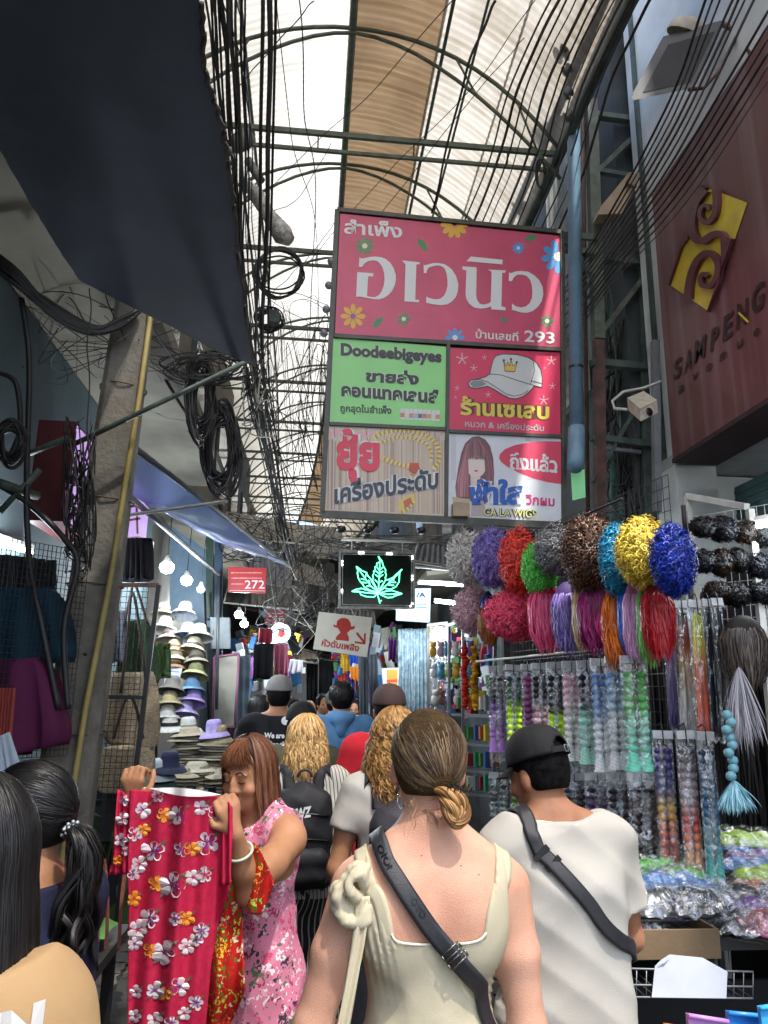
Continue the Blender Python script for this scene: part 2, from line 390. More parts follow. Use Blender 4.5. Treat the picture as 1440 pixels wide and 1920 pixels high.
def sheet(x0, x1, nx, mat, name, y0=2.3, y1=25, dz=0):
    n1 = int((min(y1, 13)-y0)/.076*5); ys = np.linspace(y0, y1, n1) if y1 < 13 else np.concatenate([np.linspace(y0, 13, n1), np.linspace(13, y1, int((y1-13)/.076*3))[1:]])
    xs = np.linspace(x0, x1, nx+1); YY, XX = np.meshgrid(ys, xs, indexing='ij')
    Z = arch_z(XX)+.0065*np.sin(2*PI*YY/.076)+.01*np.sin(YY*1.3+XX)+dz
    Xb = XX+np.where(YY < 10, 0, -.0035*(YY-10)**2)
    v = np.stack([Xb, YY, Z], -1).reshape(-1, 3); a, b_ = YY.shape
    I = np.arange(a*b_).reshape(a, b_); f = np.stack([I[:-1, :-1], I[1:, :-1], I[1:, 1:], I[:-1, 1:]], -1).reshape(-1, 4)
    mesh_np(name, v, f, mat, roof)
sheet(-1.62, -.75, 5, r_white, 'roof_sheet'); sheet(-.78, .19, 5, r_white, 'roof_sheet', dz=.02)
sheet(.17, .93, 4, r_brown, 'roof_sheet', dz=.045); sheet(.9, 1.5, 4, r_dirty, 'roof_sheet', dz=.02); sheet(1.48, 1.95, 3, r_dirty, 'roof_sheet')
sheet(-1.62, 1.95, 10, r_sunfilter, 'roof_sheet', y0=-5, y1=2.35, dz=.03)  # unseen rear roof, added part-clear to dim and soften the sun
def along(x, z, r_, mat, name, y0=2.3, y1=25):
    pts = [(x+bend(y0+(y1-y0)*i/16), y0+(y1-y0)*i/16, z) for i in range(17)]
    return MB().tube(pts, r_, 6).build(name, mat, roof)
along(.155, ZC-.06, .035, steel_g, 'purlin'); along(.95, arch_z(.95)-.05, .016, steel_d, 'purlin'); along(-.76, arch_z(-.76)-.04, .014, steel_d, 'purlin')
along(1.2, arch_z(1.2)-.04, .012, steel_d, 'purlin'); along(-1.55, 6.2, .04, steel_d, 'eaves_beam'); along(1.93, 6.15, .045, steel_d, 'eaves_beam'); along(1.88, 6.5, .03, steel_d, 'eaves_beam')
# clerestory strip right under the roof on the right
MB().box((2.0, 7.5, 6.55), (.03, 10.4, .38)).build('gutter_board', M('gutter_grey', srgb('#6f7473'), .6, var=.2, vs=2), roof)
# trusses
def truss(y):
    t = thing('roof_truss', (XC, y, 6.2), 'green painted crescent steel arch truss under the translucent roof', 'roof truss', 'crescent trusses carrying the lane roof')
    n = 20; up = []; lo = []
    for i in range(n+1):
        x = -1.6+3.55*i/n; s = abs((x-XC)/1.78); up.append((x, y, arch_z(x)-.05)); lo.append((x, y, ZC-.1-1.3*s**1.75))
    MB().tube(up, .018, 6).build('upper_chord', steel_g, t); MB().tube(lo, .016, 6).build('lower_chord', steel_g, t)
    w = None
    for i in (2, 5, 15, 18):
        j = i+1 if i > 10 else i-1
        MB().tube([up[i], lo[j]], .011, 5).build('web_bar', steel_g, t)
    MB().beam((-1.6, y, 6.22), (1.95, y, 6.2), .03, .045).build('tie_beam', steel_g, t)
    MB().beam((-1.6, y+.03, 6.08), (1.95, y+.03, 6.06), .025, .03).build('tie_beam', steel_g, t)
    for x in (-.9, -.1, .7, 1.5): MB().tube([(x, y, 6.21), (x, y+.03, 6.07)], .009, 4).build('tie_strut', steel_g, t)
    return t
t0 = truss(5.3)
ya = 5.3
for k in range(1, 11):
    y = 5.3+1.72*k; c = copy_tree(t0, (XC+bend(y), y, 6.2))

# ------------------------------------------------------------------ awnings
aw = thing('awning', (-1.2, 2, 3.3), 'large dark navy tarpaulin awning overhead on the left', 'awning')
pl = [(376, 0), (382, 60), (384, 130), (402, 185), (418, 240), (428, 300), (438, 380), (446, 470), (458, 570), (476, 684), (440, 672), (400, 656), (320, 612), (265, 585), (215, 560), (150, 527), (118, 480), (62, 390), (0, 282)]
navy = M('navy_tarpaulin', srgb('#56616f'), .8, var=.16, vs=1.3, bump=.25, bs=9, spec=.25)
edge = [onplane(px, py, (0, 0, 3.28), (0, 0, 1)) for px, py in pl]
edge += [Vector((-2.2, 1.9, 3.28)), Vector((-2.2, -1.5, 3.28)), Vector((-.16, -1.5, 3.28))]
# ragged right edge, slight sag
cx = sum((p.x for p in edge))/len(edge)
ev = []
for i, p in enumerate(edge):
    q = edge[(i+1) % len(edge)]; m_ = 8 if i < 18 else 3
    for k in range(m_):
        r_ = p.lerp(q, k/m_); j = .006 if i < 9 else .002
        ev.append(Vector((r_.x+rng.uniform(-j, j), r_.y+rng.uniform(-j, j), 3.28)))
MB().poly(ev, (0, 0, .012)).build('tarpaulin', navy, aw)
hm = MB()
for i in range(9):
    a, b_ = edge[i], edge[i+1]
    hm.tube([a.lerp(b_, k/6)+Vector((rng.uniform(-.004, .006), 0, rng.uniform(-.01, 0))) for k in range(7)], .007, 5)
hm.build('frayed_hem', M('frayed_hem', srgb('#4a413a'), .9, var=.3, bump=.5, bs=200), aw)
MB().tube([(-1.95, .5, 3.31), (-.25, .5, 3.31)], .015).tube([(-1.95, 2.0, 3.31), (-.3, 2.0, 3.31)], .015).build('awning_frame', steel_d, aw)

# blue translucent awning
bl = thing('awning', (-1, 7, 2.6), 'pale blue translucent plastic awning hanging over the left stalls', 'awning')
c4 = [P(243, 842, 4.6), P(543, 1062, 9.5), P(430, 1022, 8.2), P(236, 925, 4.4)]
def qd(q, u, v, sag=.0):
    p = (q[0]*(1-u)+q[1]*u)*(1-v)+(q[3]*(1-u)+q[2]*u)*v; return p+Vector((0, 0, -sag*math.sin(PI*u)*math.sin(PI*v)+.008*math.sin(u*37)*math.sin(v*9)))
MB().grid(lambda u, v: qd(c4, u, v, .1), 40, 12).build('plastic_sheet', M('pale_blue_plastic', srgb('#93a6d8'), .28, var=.08, vs=2, transl=.45, bump=.15, bs=12), bl)
MB().tube([c4[0]+Vector((0, 0, .03)), c4[1]], .022).tube([P(236, 925, 4.38), P(410, 1078, 8.0)], .02).build('awning_pole', grey_metal, bl)
MB().tube([P(410, 1078, 8.0), P(406, 1330, 8.0)], .018).build('awning_post', grey_metal, bl)

# far awnings over the lane, ragged and overlapping
fa = [((430, 1085), (560, 1135), 13, '#6a6a66'), ((548, 1050), (600, 1090), 16, '#8a857a'), ((500, 1200), (590, 1235), 14, '#b3a68e'), ((570, 985), (640, 1035), 18, '#8d8f8c'), ((690, 1010), (860, 1060), 10, '#5f6a76'),
      ((785, 1015), (870, 1058), 8.4, '#7d8894'), ((630, 1140), (700, 1190), 15, '#6b6f74'), ((420, 960), (560, 1010), 12, '#a59f90')]
lab = ['grey sheet awning behind the red number sign', 'pale ragged awning beneath the cable tangle', 'buckled cream metal awning left of the fire hydrant sign', 'light metal awning below the roof end', 'slate awning behind the leaf sign',
       'grey blue awning beside the silver wig', 'dark awning low behind the leaf sign', 'sloping cream sheet roof above the pale blue awning']
for k, ((x0, y0), (x1, y1), Y, c) in enumerate(fa):
    a = P(x0, y0, Y); b_ = P(x1, y0+rng.uniform(5, 25), Y+.3); c_ = P(x1+10, y1+10, Y-1.2); d_ = P(x0-10, y1-5, Y-1.3)
    t = thing('far_awning', tuple((a+b_+c_+d_)/4), lab[k], 'awning')
    MB().grid(lambda u, v, q=(a, b_, c_, d_): qd(q, u, v, .06)+Vector((0, 0, .012*math.sin(u*60))), 60, 4).build('metal_sheet', M('far_awning_%d' % k, srgb(c), .5, var=.25, vs=3), t)
    MB().tube([a, b_], .015).tube([d_, c_], .015).tube([a, d_], .012).tube([b_, c_], .012).build('awning_frame', white_metal, t)
# ------------------------------------------------------------------ big sign board
def Zm(x0, y0, s): return lambda pts: [(x0+x/s, y0+y/s) for x, y in pts]
so_ = P(632, 395, 5); n_ = Vector((P(1052, 437, 5.09)-so_)).cross(P(605, 965, 5)-so_)
sg = thing('sign_board', tuple(P(850, 975, 5.05)), 'large pink and green shop sign box in five panels hung from the steel tower', 'sign')
B = Board(so_, n_)
fr = [(632, 394), (1054, 436), (1057, 986), (604, 964)]
MB().poly([B.p(x, y, -14) for x, y in fr], -B.n*.13).build('sign_box', M('sign_box_dark', srgb('#33322f'), .5, var=.2), sg)
fm = MB()
for a, b_, w in ((fr[0], fr[1], .035), (fr[1], fr[2], .035), (fr[3], fr[2], .05), (fr[0], fr[3], .035), ((626, 630), (1051, 656), .03), ((840, 646), (836, 970), .026), ((618, 795), (837, 805), .024), ((842, 809), (1052, 819), .024)):
    fm.beam(B.p(*a, 2), B.p(*b_, 2), w, .03, up=B.n)
fm.build('sign_frame', M('sign_frame', srgb('#4b4a42'), .45, var=.2, vs=12), sg)
def panel(nm, q, col, key, art, rough=.42, var=.05):
    m = M(key, col, rough, var=var, vs=2.2, bump=.04, bs=5)
    mb = MB(); mb.poly([B.p(x, y, 0) for x, y in q]); o = mb.build(nm, m, sg)
    a = MB(); art(a); a.build('print', None, o); return o
wht = flatm((.78, .78, .78)); Z1 = Zm(640, 400, 6.857); Z2 = Zm(840, 400, 6.545); Z3 = Zm(600, 630, 5.484); Z4 = Zm(830, 640, 5.4875)
def flower(a, c, r, n, col, cc, cr, l=1, half=None, rot=0.):
    for i in range(n):
        t = 2*PI*i/n+rot
        if half and not half(t): continue
        d = Vector((math.cos(t), math.sin(t))); q = Vector((-d.y, d.x)); C = Vector(c)
        B.poly(a, [C+d*r*.1, C+d*r*.55+q*r*.2, C+d*r*.85+q*r*.17, C+d*r, C+d*r*.85-q*r*.17, C+d*r*.55-q*r*.2], l+.15*(i % 2), flatm(col))
    if cr: B.disc(a, c, cr, l+1, flatm(cc), 12)
def leaf(a, p, q, w, col=(.06, .28, .10)):
    p, q = Vector(p), Vector(q); d = q-p; nn = Vector((-d.y, d.x)).normalized()*w
    B.poly(a, [p, p+d*.3+nn, p+d*.65+nn*.8, q, p+d*.65-nn*.8, p+d*.3-nn], 1, flatm(col))
YE = (.80, .46, .05); BL = (.10, .36, .72); GR = (.08, .30, .12)
def art1(a):
    B.poly(a, Z1([(232, 562), (250, 578), (290, 578), (360, 562), (430, 555), (500, 562), (570, 585), (630, 635), (675, 710), (700, 790), (700, 860), (685, 930), (650, 1000), (600, 1055), (545, 1090), (480, 1107), (410, 1105), (340, 1090), (280, 1078), (230, 1070), (190, 1075), (205, 755), (330, 765), (375, 768), (415, 772), (412, 800), (395, 820), (370, 805), (345, 812), (330, 1060), (370, 1075), (430, 1078), (480, 1055), (520, 1000), (545, 930), (555, 850), (550, 770), (530, 700), (500, 650), (460, 615), (410, 603), (350, 612), (310, 635), (285, 660), (270, 690), (225, 688)]), 3, wht)
    B.poly(a, Z1([(780, 605), (1010, 630), (1005, 655), (965, 655), (950, 1110), (1000, 1115), (998, 1145), (810, 1132), (812, 1112), (825, 660), (800, 632)]), 3, wht)
    B.poly(a, Z1([(1058, 660), (1075, 668), (1120, 655), (1180, 640), (1250, 640), (1330, 655), (1371, 681)])+Z2([(50, 690), (100, 770), (128, 870), (120, 960), (95, 1030), (50, 1080), (0, 1115)])+Z1([(1340, 1175), (1280, 1182), (1180, 1170), (1090, 1150), (1095, 1070), (1130, 1090), (1200, 1105), (1270, 1100), (1320, 1060), (1350, 1000), (1365, 930), (1365, 860), (1355, 780), (1330, 710), (1290, 680), (1240, 668), (1170, 680), (1120, 700), (1100, 735), (1095, 768), (1060, 768)]), 3, wht)
    B.poly(a, Z2([(750, 722), (770, 735), (830, 712), (900, 708), (980, 715), (1060, 760), (1120, 820), (1160, 900), (1170, 990), (1150, 1080), (1100, 1150), (1040, 1200), (970, 1222), (890, 1215), (830, 1195), (785, 1185), (785, 1105), (830, 1140), (890, 1155), (950, 1145), (1000, 1105), (1030, 1040), (1035, 970), (1030, 890), (1010, 820), (970, 770), (910, 752), (850, 755), (805, 790), (785, 832), (745, 830)]), 3, wht)
    B.poly(a, Z2([(175, 650), (350, 662), (352, 700), (345, 1000), (355, 1060), (390, 1110), (440, 1120), (500, 1105), (525, 1085), (535, 745), (530, 710), (490, 690), (710, 700), (700, 730), (665, 728), (655, 1140), (708, 1155), (706, 1192), (530, 1178), (530, 1140), (480, 1160), (400, 1170), (320, 1155), (260, 1110), (225, 1050), (215, 990), (225, 700), (180, 690)]), 3, wht)
    B.poly(a, Z2([(280, 530), (670, 570), (668, 628), (225, 588)]), 3, wht)
    B.text(a, 'สำเพ็ง', (645, 438), (754, 447), (645, 408), 3, wht, .025)
    B.text(a, 'บ้านเลขที่', (892, 634), (972, 640), (892, 616), 3, wht, .02); B.text(a, '293', (983, 641), (1040, 645), (983, 619), 3, wht, .02)
    flower(a, (684, 461), 18, 8, (.10, .30, .12), (.8, .85, .6), 5); flower(a, (662, 593), 24, 8, YE, (.35, .1, .35), 5); flower(a, (757, 598), 13, 7, GR, (.7, .85, .6), 4)
    flower(a, (852, 421), 27, 10, YE, YE, 0, half=lambda t: math.sin(t) > -.05); flower(a, (972, 465), 12, 9, BL, (.7, .85, .9), 3.4); flower(a, (1047, 481), 33, 9, BL, (.8, .82, .75), 9, half=lambda t: math.cos(t) < .2, rot=.2)
    flower(a, (853, 633), 19, 8, BL, (.7, .8, .9), 5, half=lambda t: math.sin(t) < .5); flower(a, (1026, 602), 13, 7, GR, (.8, .85, .7), 4)
    leaf(a, (783, 447), (803, 473), 6); leaf(a, (984, 450), (1009, 441), 6); leaf(a, (699, 614), (719, 593), 6); leaf(a, (940, 594), (950, 606), 4)
panel('pink_panel', [(638, 400), (1050, 442), (1051, 652), (628, 627)], (.66, .085, .17), 'sign_pink', art1, var=.09)
dk = flatm((.03, .032, .035))
def art2(a):
    for t, q in (('Doodeebigeyes', ((639, 673), (828, 687), (639, 643))), ('ขายส่ง', ((685, 716), (785, 722), (686, 690))), ('คอนแทคเลนส์', ((640, 743), (822, 757), (640, 717)))):
        B.text(a, t, *q, 1, flatm((.66, .78, .6)), .085); B.text(a, t, *q, 2.2, dk, .05)
    B.text(a, 'ถูกสุดในสำเพ็ง', (638, 776), (734, 781), (638, 756), 2, dk, .03)
    for i in range(9):
        x = 751+i*8.3; c = [(.7, .2, .15), (.75, .72, .7), (.75, .2, .3), (.5, .5, .6), (.12, .12, .3), (.7, .12, .25), (.75, .3, .2), (.7, .7, .72), (.75, .25, .1)][i]
        B.poly(a, [(x, 766+i*.4), (x+7, 766+i*.4), (x+7, 786+i*.4), (x, 786+i*.4)], 1, flatm((.72, .72, .72))); B.poly(a, [(x, 774+i*.4), (x+7, 774+i*.4), (x+7, 782+i*.4), (x, 782+i*.4)], 2, flatm(c))
panel('green_panel', [(625, 633), (838, 650), (836, 802), (618, 792)], (.30, .75, .25), 'sign_green', art2)
def star(a, c, r):
    for i in range(5):
        t = 2*PI*i/5-PI/2; B.stroke(a, [c, (c[0]+r*math.cos(t), c[1]+r*math.sin(t))], r*.16, 1, flatm((.8, .55, .6)))
def art3(a):
    cap = Z4([(545, 150), (620, 130), (760, 135), (880, 165), (960, 215), (1010, 290), (1025, 380), (1020, 475), (940, 455), (935, 470), (890, 520), (830, 565), (760, 590), (690, 585), (620, 550), (530, 495), (460, 460), (400, 475), (330, 485), (280, 470), (262, 430), (290, 400), (370, 385), (440, 365), (485, 335), (500, 260), (520, 190)])
    B.poly(a, cap, 1, flatm((.66, .67, .66)))
    B.stroke(a, cap+[cap[0]], 1.5, 2, dk)
    B.poly(a, Z4([(275, 430), (320, 402), (400, 405), (450, 437), (400, 465), (320, 478)]), 2, flatm((.25, .28, .27)))
    for s_ in ([(485, 335), (600, 345), (720, 385), (830, 420), (940, 455)], [(935, 215), (945, 300), (905, 440)], [(910, 405), (1020, 435)], [(300, 395), (380, 392), (470, 420), (560, 480), (650, 540), (740, 565), (820, 545), (880, 505)]): B.stroke(a, Z4(s_), 1.1, 2.4, dk)
    B.poly(a, Z4([(628, 205), (655, 255), (668, 210), (690, 255), (703, 190), (725, 255), (765, 222), (742, 312), (640, 305)]), 3, flatm((.75, .52, .08)))
    B.stroke(a, Z4([(628, 205), (655, 255), (668, 210), (690, 255), (703, 190), (725, 255), (765, 222), (742, 312), (640, 305), (628, 205)]), .9, 4, dk)
    for c in ((630, 195), (703, 183), (762, 215)): B.disc(a, Z4([c])[0], 2.2, 4, dk, 8)
    for c, r_ in (((200, 180), 11), ((430, 165), 5), ((320, 275), 7), ((148, 480), 5), ((468, 548), 6), ((1118, 200), 9), ((1128, 460), 6), ((1040, 605), 9), ((1050, 275), 3), ((132, 575), 3)): star(a, Z4([c])[0], r_)
    B.text(a, 'ร้านเซเลบ', (863, 778), (1030, 787), (863, 742), 2, flatm((.10, .05, .02)), .1); B.text(a, 'ร้านเซเลบ', (863, 778), (1030, 787), (863, 742), 3.4, flatm((.80, .62, .10)), .035)
    B.text(a, 'หมวก & เครื่องประดับ', (872, 800), (1020, 809), (872, 786), 2, flatm((.45, .5, .48)), .02)
panel('red_panel', [(844, 652), (1050, 661), (1051, 817), (842, 805)], (.72, .045, .12), 'sign_red', art3)
def art4(a):
    r2 = random.Random(3)
    for i in range(110):
        x = 612+i*2.03; w = r2.uniform(.6, 1.6); c = r2.choice([(.62, .48, .34), (.4, .3, .22), (.7, .6, .45), (.3, .2, .2), (.55, .42, .35), (.66, .58, .5)])
        xt = x*0.985+11+(x-612)*.004; y0 = 818+r2.uniform(-6, 14)
        B.poly(a, [(xt, y0), (xt+w, y0), (x+w, 955+(x-610)*.04), (x, 955+(x-610)*.04)], 1, flatm(c))
    for i in range(46):
        x = 622+i*4.6; B.stroke(a, [(x, 800+(x-618)*.045), (x+r2.uniform(-2, 2), 812+r2.uniform(0, 12))], 1, 1.5, flatm(r2.choice([(.7, .55, .5), (.35, .06, .12), (.75, .7, .6)])))
    B.poly(a, [(617, 808), (640, 805), (668, 812), (700, 806), (700, 816), (660, 820), (617, 816)], 1.2, flatm((.75, .4, .45)))
    gold = [flatm((.72, .58, .16)), flatm((.80, .70, .34)), flatm((.5, .3, .07))]
    def chain(pts, w, k=2):
        P_ = [Vector(p) for p in pts]; L_ = 0
        for i in range(len(P_)-1):
            n = max(1, int((P_[i+1]-P_[i]).length/2.6))
            for j in range(n):
                p = P_[i].lerp(P_[i+1], j/n); d = (P_[i+1]-P_[i]).normalized(); q = Vector((-d.y, d.x))*w/2; e = d*1.6
                B.poly(a, [p-e+q, p+e*1.3+q*.4, p+e-q, p-e-q*.4], 2+.1*(L_ % 3), gold[L_ % 3]); L_ += 1
    chain([(700, 822), (715, 812), (740, 807), (770, 808), (800, 816), (818, 832), (824, 850), (822, 868), (812, 880)], 11)
    chain([(712, 830), (740, 820), (775, 821), (800, 832), (810, 850), (808, 866)], 8); chain([(716, 858), (735, 866), (755, 872), (775, 874)], 11)
    B.poly(a, [(768, 868), (784, 868), (788, 880), (776, 890), (766, 880)], 4, flatm((.55, .1, .05))); chain([(780, 878), (772, 893), (760, 905)], 8); chain([(778, 940), (760, 958), (748, 962)], 9)
    B.poly(a, [(748, 938), (775, 925), (780, 940), (757, 962), (746, 955)], 2, gold[0]); B.poly(a, [(756, 940), (770, 932), (773, 942), (759, 954)], 3, flatm((.6, .15, .08)))
    B.text(a, 'ยุ้ย', (631, 902), (712, 906), (631, 802), 4, flatm((.78, .78, .76)), .12); B.text(a, 'ยุ้ย', (631, 902), (712, 906), (631, 802), 5.4, flatm((.76, .05, .10)), .05)
    B.text(a, 'เครื่องประดับ', (627, 946), (822, 915), (627, 903), 4, flatm((.78, .78, .76)), .10); B.text(a, 'เครื่องประดับ', (627, 946), (822, 915), (627, 903), 5.4, flatm((.04, .055, .09)), .035)
panel('jewellery_panel', [(616, 797), (836, 808), (835, 968), (608, 957)], (.66, .56, .44), 'sign_tan', art4)
def art5(a):
    r2 = random.Random(8)
    for x, w, c in ((846, 9, .62), (985, 10, .6), (1005, 9, .68)): B.poly(a, [(x, 814), (x+w, 815), (x+w, 900), (x, 900)], .5, flatm((c, c, c+.04)))
    B.poly(a, Z4([(230, 1050), (300, 985), (370, 975), (440, 1010), (490, 1080), (520, 1200), (530, 1350), (525, 1500), (480, 1640), (420, 1680), (300, 1650), (140, 1600), (130, 1500), (160, 1300), (190, 1150)]), 1, flatm((.20, .09, .10)))
    B.poly(a, Z4([(300, 1620), (420, 1640), (460, 1800), (290, 1800)]), 1.3, flatm((.5, .42, .42)))
    B.poly(a, Z4([(285, 1380), (385, 1380), (400, 1500), (350, 1620), (290, 1500)]), 1.6, flatm((.74, .6, .55)))
    B.disc(a, Z4([(345, 1285)])[0], 18.5, 2, flatm((.78, .66, .61)), 20, 21)
    for i in range(40):
        t = i/39; x = 150+t*120; B.stroke(a, Z4([(250+t*20, 1060), (200+t*60, 1250), (x, 1420), (x-5+r2.uniform(-8, 8), 1600)]), r2.uniform(.5, 1.2), 2.4+.05*i, flatm(r2.choice([(.45, .17, .2), (.3, .12, .14), (.6, .3, .33)])))
        x = 440+t*85; B.stroke(a, Z4([(420, 1040+10*t), (430+t*60, 1180), (x, 1350), (x+r2.uniform(-12, 4), 1560)]), r2.uniform(.5, 1.1), 2.4+.05*i, flatm(r2.choice([(.18, .08, .09), (.28, .12, .13), (.4, .18, .2)])))
        x = 250+t*185; B.stroke(a, Z4([(300+t*70, 1000), (x, 1100), (x+r2.uniform(-5, 5), 1205+r2.uniform(-12, 10))]), 1.2, 4.6+.03*i, flatm(r2.choice([(.22, .1, .11), (.4, .18, .2), (.15, .08, .09)])))
    B.poly(a, Z4([(320, 1330), (345, 1322), (368, 1332), (345, 1345)]), 3, flatm((.65, .12, .15)))
    B.poly(a, Z4([(580, 1200), (590, 1160), (640, 1110), (750, 1065), (900, 1038), (1060, 1028), (1222, 1030), (1225, 1470), (1080, 1450), (930, 1410), (780, 1350), (660, 1285), (600, 1240)]), 1, flatm((.72, .07, .14)))
    B.text(a, 'ถึงแล้ว', (956, 880), (1045, 887), (956, 846), 2, wht, .03); B.stroke(a, Z4([(740, 1310), (900, 1315), (1115, 1335)]), 1.8, 2, wht); B.disc(a, Z4([(1165, 1340)])[0], 3, 2, wht, 8)
    B.text(a, 'ฟ้าใส', (880, 946), (980, 946), (880, 898), 6.2, flatm((.75, .8, .85)), .13); B.text(a, 'ฟ้าใส', (880, 946), (980, 946), (880, 898), 7.6, flatm((.03, .12, .50)), .05)
    B.text(a, 'วิกผม', (985, 946), (1040, 950), (985, 927), 2, flatm((.66, .05, .2)), .03)
    B.text(a, 'CA LA WIGS', (907, 967), (1006, 971), (907, 952), 6, flatm((.02, .02, .02)), .10); B.text(a, 'CA LA WIGS', (907, 967), (1006, 971), (907, 952), 7.4, flatm((.75, .74, .3)), .015)
    B.poly(a, Z4([(100, 1600), (285, 1625), (280, 1800), (120, 1790)]), 6, flatm((.5, .4, .28))); B.poly(a, Z4([(120, 1650), (270, 1665), (270, 1720), (125, 1712)]), 7, flatm((.3, .25, .16)))
panel('white_panel', [(839, 811), (1053, 821), (1055, 982), (836, 970)], (.72, .75, .80), 'sign_white', art5)
for i in range(4):
    MB().ell(B.p(621-i*4.6, 490+i*45, -8), .03, 10, 6).build('sign_bulb', M('grey_bulb', srgb('#8b8b92'), .3, var=.1), sg)
mb = MB()
for a, b_ in (((1055, 441), (1120, 446)), ((1055, 468), (1120, 473)), ((1050, 440), (1108, 510))): mb.beam(B.p(*a, -8), P(*b_, 5.15), .03, .05)
mb.build('sign_bracket', steel_g, sg)
mb = MB(); mb.box(B.p(862, 958, 20), (.11, .08, .09)).build('lamp_housing', M('cream_box', srgb('#a8957a'), .6), sg)
for i, x in enumerate((640, 690, 740, 790, 880, 940, 1000)):
    MB().lathe(B.p(x, 985+.02*(x-640), -3), [(.0, 0), (.03, -.01), (.035, -.03), (.02, -.05), (0, -.05)], 8).build('spot_lamp', black_metal, sg)

# ------------------------------------------------------------------ maroon sign of the shopping arcade
ms = thing('wall_sign', (2.55, 3.4, 3.3), 'maroon box sign with a yellow S scroll emblem on the right wall', 'sign')
def maroonmat():
    m = M('maroon_vinyl', srgb('#6c3f3f'), .36, var=.12, vs=1.2, bump=.05, bs=6, col2=srgb('#562d2d')); t = m.node_tree; b = t.nodes['Principled BSDF']
    # vertical rain streaks
    tc = t.nodes.new('ShaderNodeTexCoord'); mp = t.nodes.new('ShaderNodeMapping'); mp.inputs['Scale'].default_value = (1, 9, .3); n = t.nodes.new('ShaderNodeTexNoise'); n.inputs['Scale'].default_value = 1; n.inputs['Detail'].default_value = 5
    r = t.nodes.new('ShaderNodeValToRGB'); r.color_ramp.elements[0].position = .48; r.color_ramp.elements[1].position = .8; r.color_ramp.elements[0].color = (0, 0, 0, 1); r.color_ramp.elements[1].color = (.3, .3, .3, 1)
    mx = t.nodes.new('ShaderNodeMix'); mx.data_type = 'RGBA'; mx.inputs[7].default_value = (.42, .33, .36, 1); L = t.links.new
    L(tc.outputs['Object'], mp.inputs[0]); L(mp.outputs[0], n.inputs[0]); L(n.outputs[0], r.inputs[0]); L(r.outputs[0], mx.inputs[0])
    src = b.inputs['Base Color'].links[0].from_socket; L(src, mx.inputs[6]); L(mx.outputs[2], b.inputs['Base Color']); return m
mar = maroonmat()
XS = 2.45
MB().box((XS+.16, 3.3, 4.37), (.32, 2.86, 2.1)).build('sign_box', mar, ms)
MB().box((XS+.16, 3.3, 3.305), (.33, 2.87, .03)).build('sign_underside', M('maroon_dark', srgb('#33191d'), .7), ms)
BS = Board((XS-.004, 3.5, 4), (-1, 0, 0), .001); Z5 = Zm(1220, 320, 4.364)
yl = M('emblem_yellow', srgb('#d8c23a'), .4, var=.12, vs=5)
em = MB().poly([BS.p(x, y, 0) for x, y in Z5([(408, 118), (790, 262), (487, 1160), (165, 940)])]).build('emblem', yl, ms)
def raised(pts, th=.025, nm='emblem_scroll'):
    mb = MB()
    pp = [BS.p(x, y, 1) for x, y in Z5(pts)]; mb.poly(pp, (-th, 0, 0)); return mb
def scroll(pts, w):
    # a ribbon outline following a spiral, one solid
    P_ = [Vector(p) for p in pts]; Q = []
    for i in range(len(P_)-1):
        p0 = P_[max(0, i-1)]; p1 = P_[i]; p2 = P_[i+1]; p3 = P_[min(len(P_)-1, i+2)]
        for k in range(5):
            t = k/5; Q.append(.5*((2*p1)+(p2-p0)*t+(2*p0-5*p1+4*p2-p3)*t*t+(3*p1-p0-3*p2+p3)*t**3))
    Q.append(P_[-1]); Lf = []; Rt = []
    for i, q in enumerate(Q):
        d = (Q[min(i+1, len(Q)-1)]-Q[max(0, i-1)]).normalized(); nn = Vector((-d.y, d.x)); ww = w*(1-.45*i/len(Q))/2; Lf.append(q+nn*ww); Rt.append(q-nn*ww)
    mb = MB(); n = len(Q); v = [BS.p(*Z5([x])[0], 1) for x in Lf+Rt]; v2 = [p+Vector((-.028, 0, 0)) for p in v]
    f = []
    for i in range(n-1): f += [(2*n+i, 2*n+i+1, 3*n+i+1, 3*n+i), (i, i+1, 2*n+i+1, 2*n+i), (n+i, n+i+1, 3*n+i+1, 3*n+i)]
    mb.add(v+v2, f); return mb
mar2 = M('maroon_scroll', srgb('#5d2f36'), .4, var=.1)
scroll([(470, 150), (400, 240), (365, 360), (360, 480), (395, 560), (460, 575), (530, 530), (600, 520), (650, 590)], 78).build('emblem_scroll', mar2, ms)
scroll([(558, 160), (562, 270), (545, 370), (495, 425), (445, 405), (430, 350), (450, 295), (490, 290), (505, 325)], 46).build('emblem_scroll', mar2, ms)
scroll([(328, 1050), (342, 920), (375, 800), (430, 710), (500, 675), (560, 720), (580, 800), (560, 890), (510, 945), (450, 940), (435, 880), (465, 845), (495, 870)], 56).build('emblem_scroll', mar2, ms)
raised([(600, 520), (690, 560), (640, 705), (487, 1160), (530, 1050), (585, 930), (610, 790), (605, 650)]).build('emblem_scroll', mar2, ms)
raised([(408, 118), (480, 142), (395, 250), (345, 400), (322, 560), (275, 620), (165, 940), (178, 880)], .02).build('emblem_scroll', mar2, ms)
lt = MB()
L_ = [('S', 1262, 716, 14, 40), ('A', 1282, 702, 14, 42), ('M', 1300, 684, 20, 44), ('P', 1331, 662, 13, 44), ('E', 1354, 642, 17, 48), ('N', 1379, 621, 20, 50), ('G', 1407, 594, 24, 54)]
dkm = flatm((.012, .004, .005))
for ch, x, y, w, h in L_: BS.text(lt, ch, (x, y), (x+w, y-w*.72), (x+3, y-h), 3, dkm, .03)
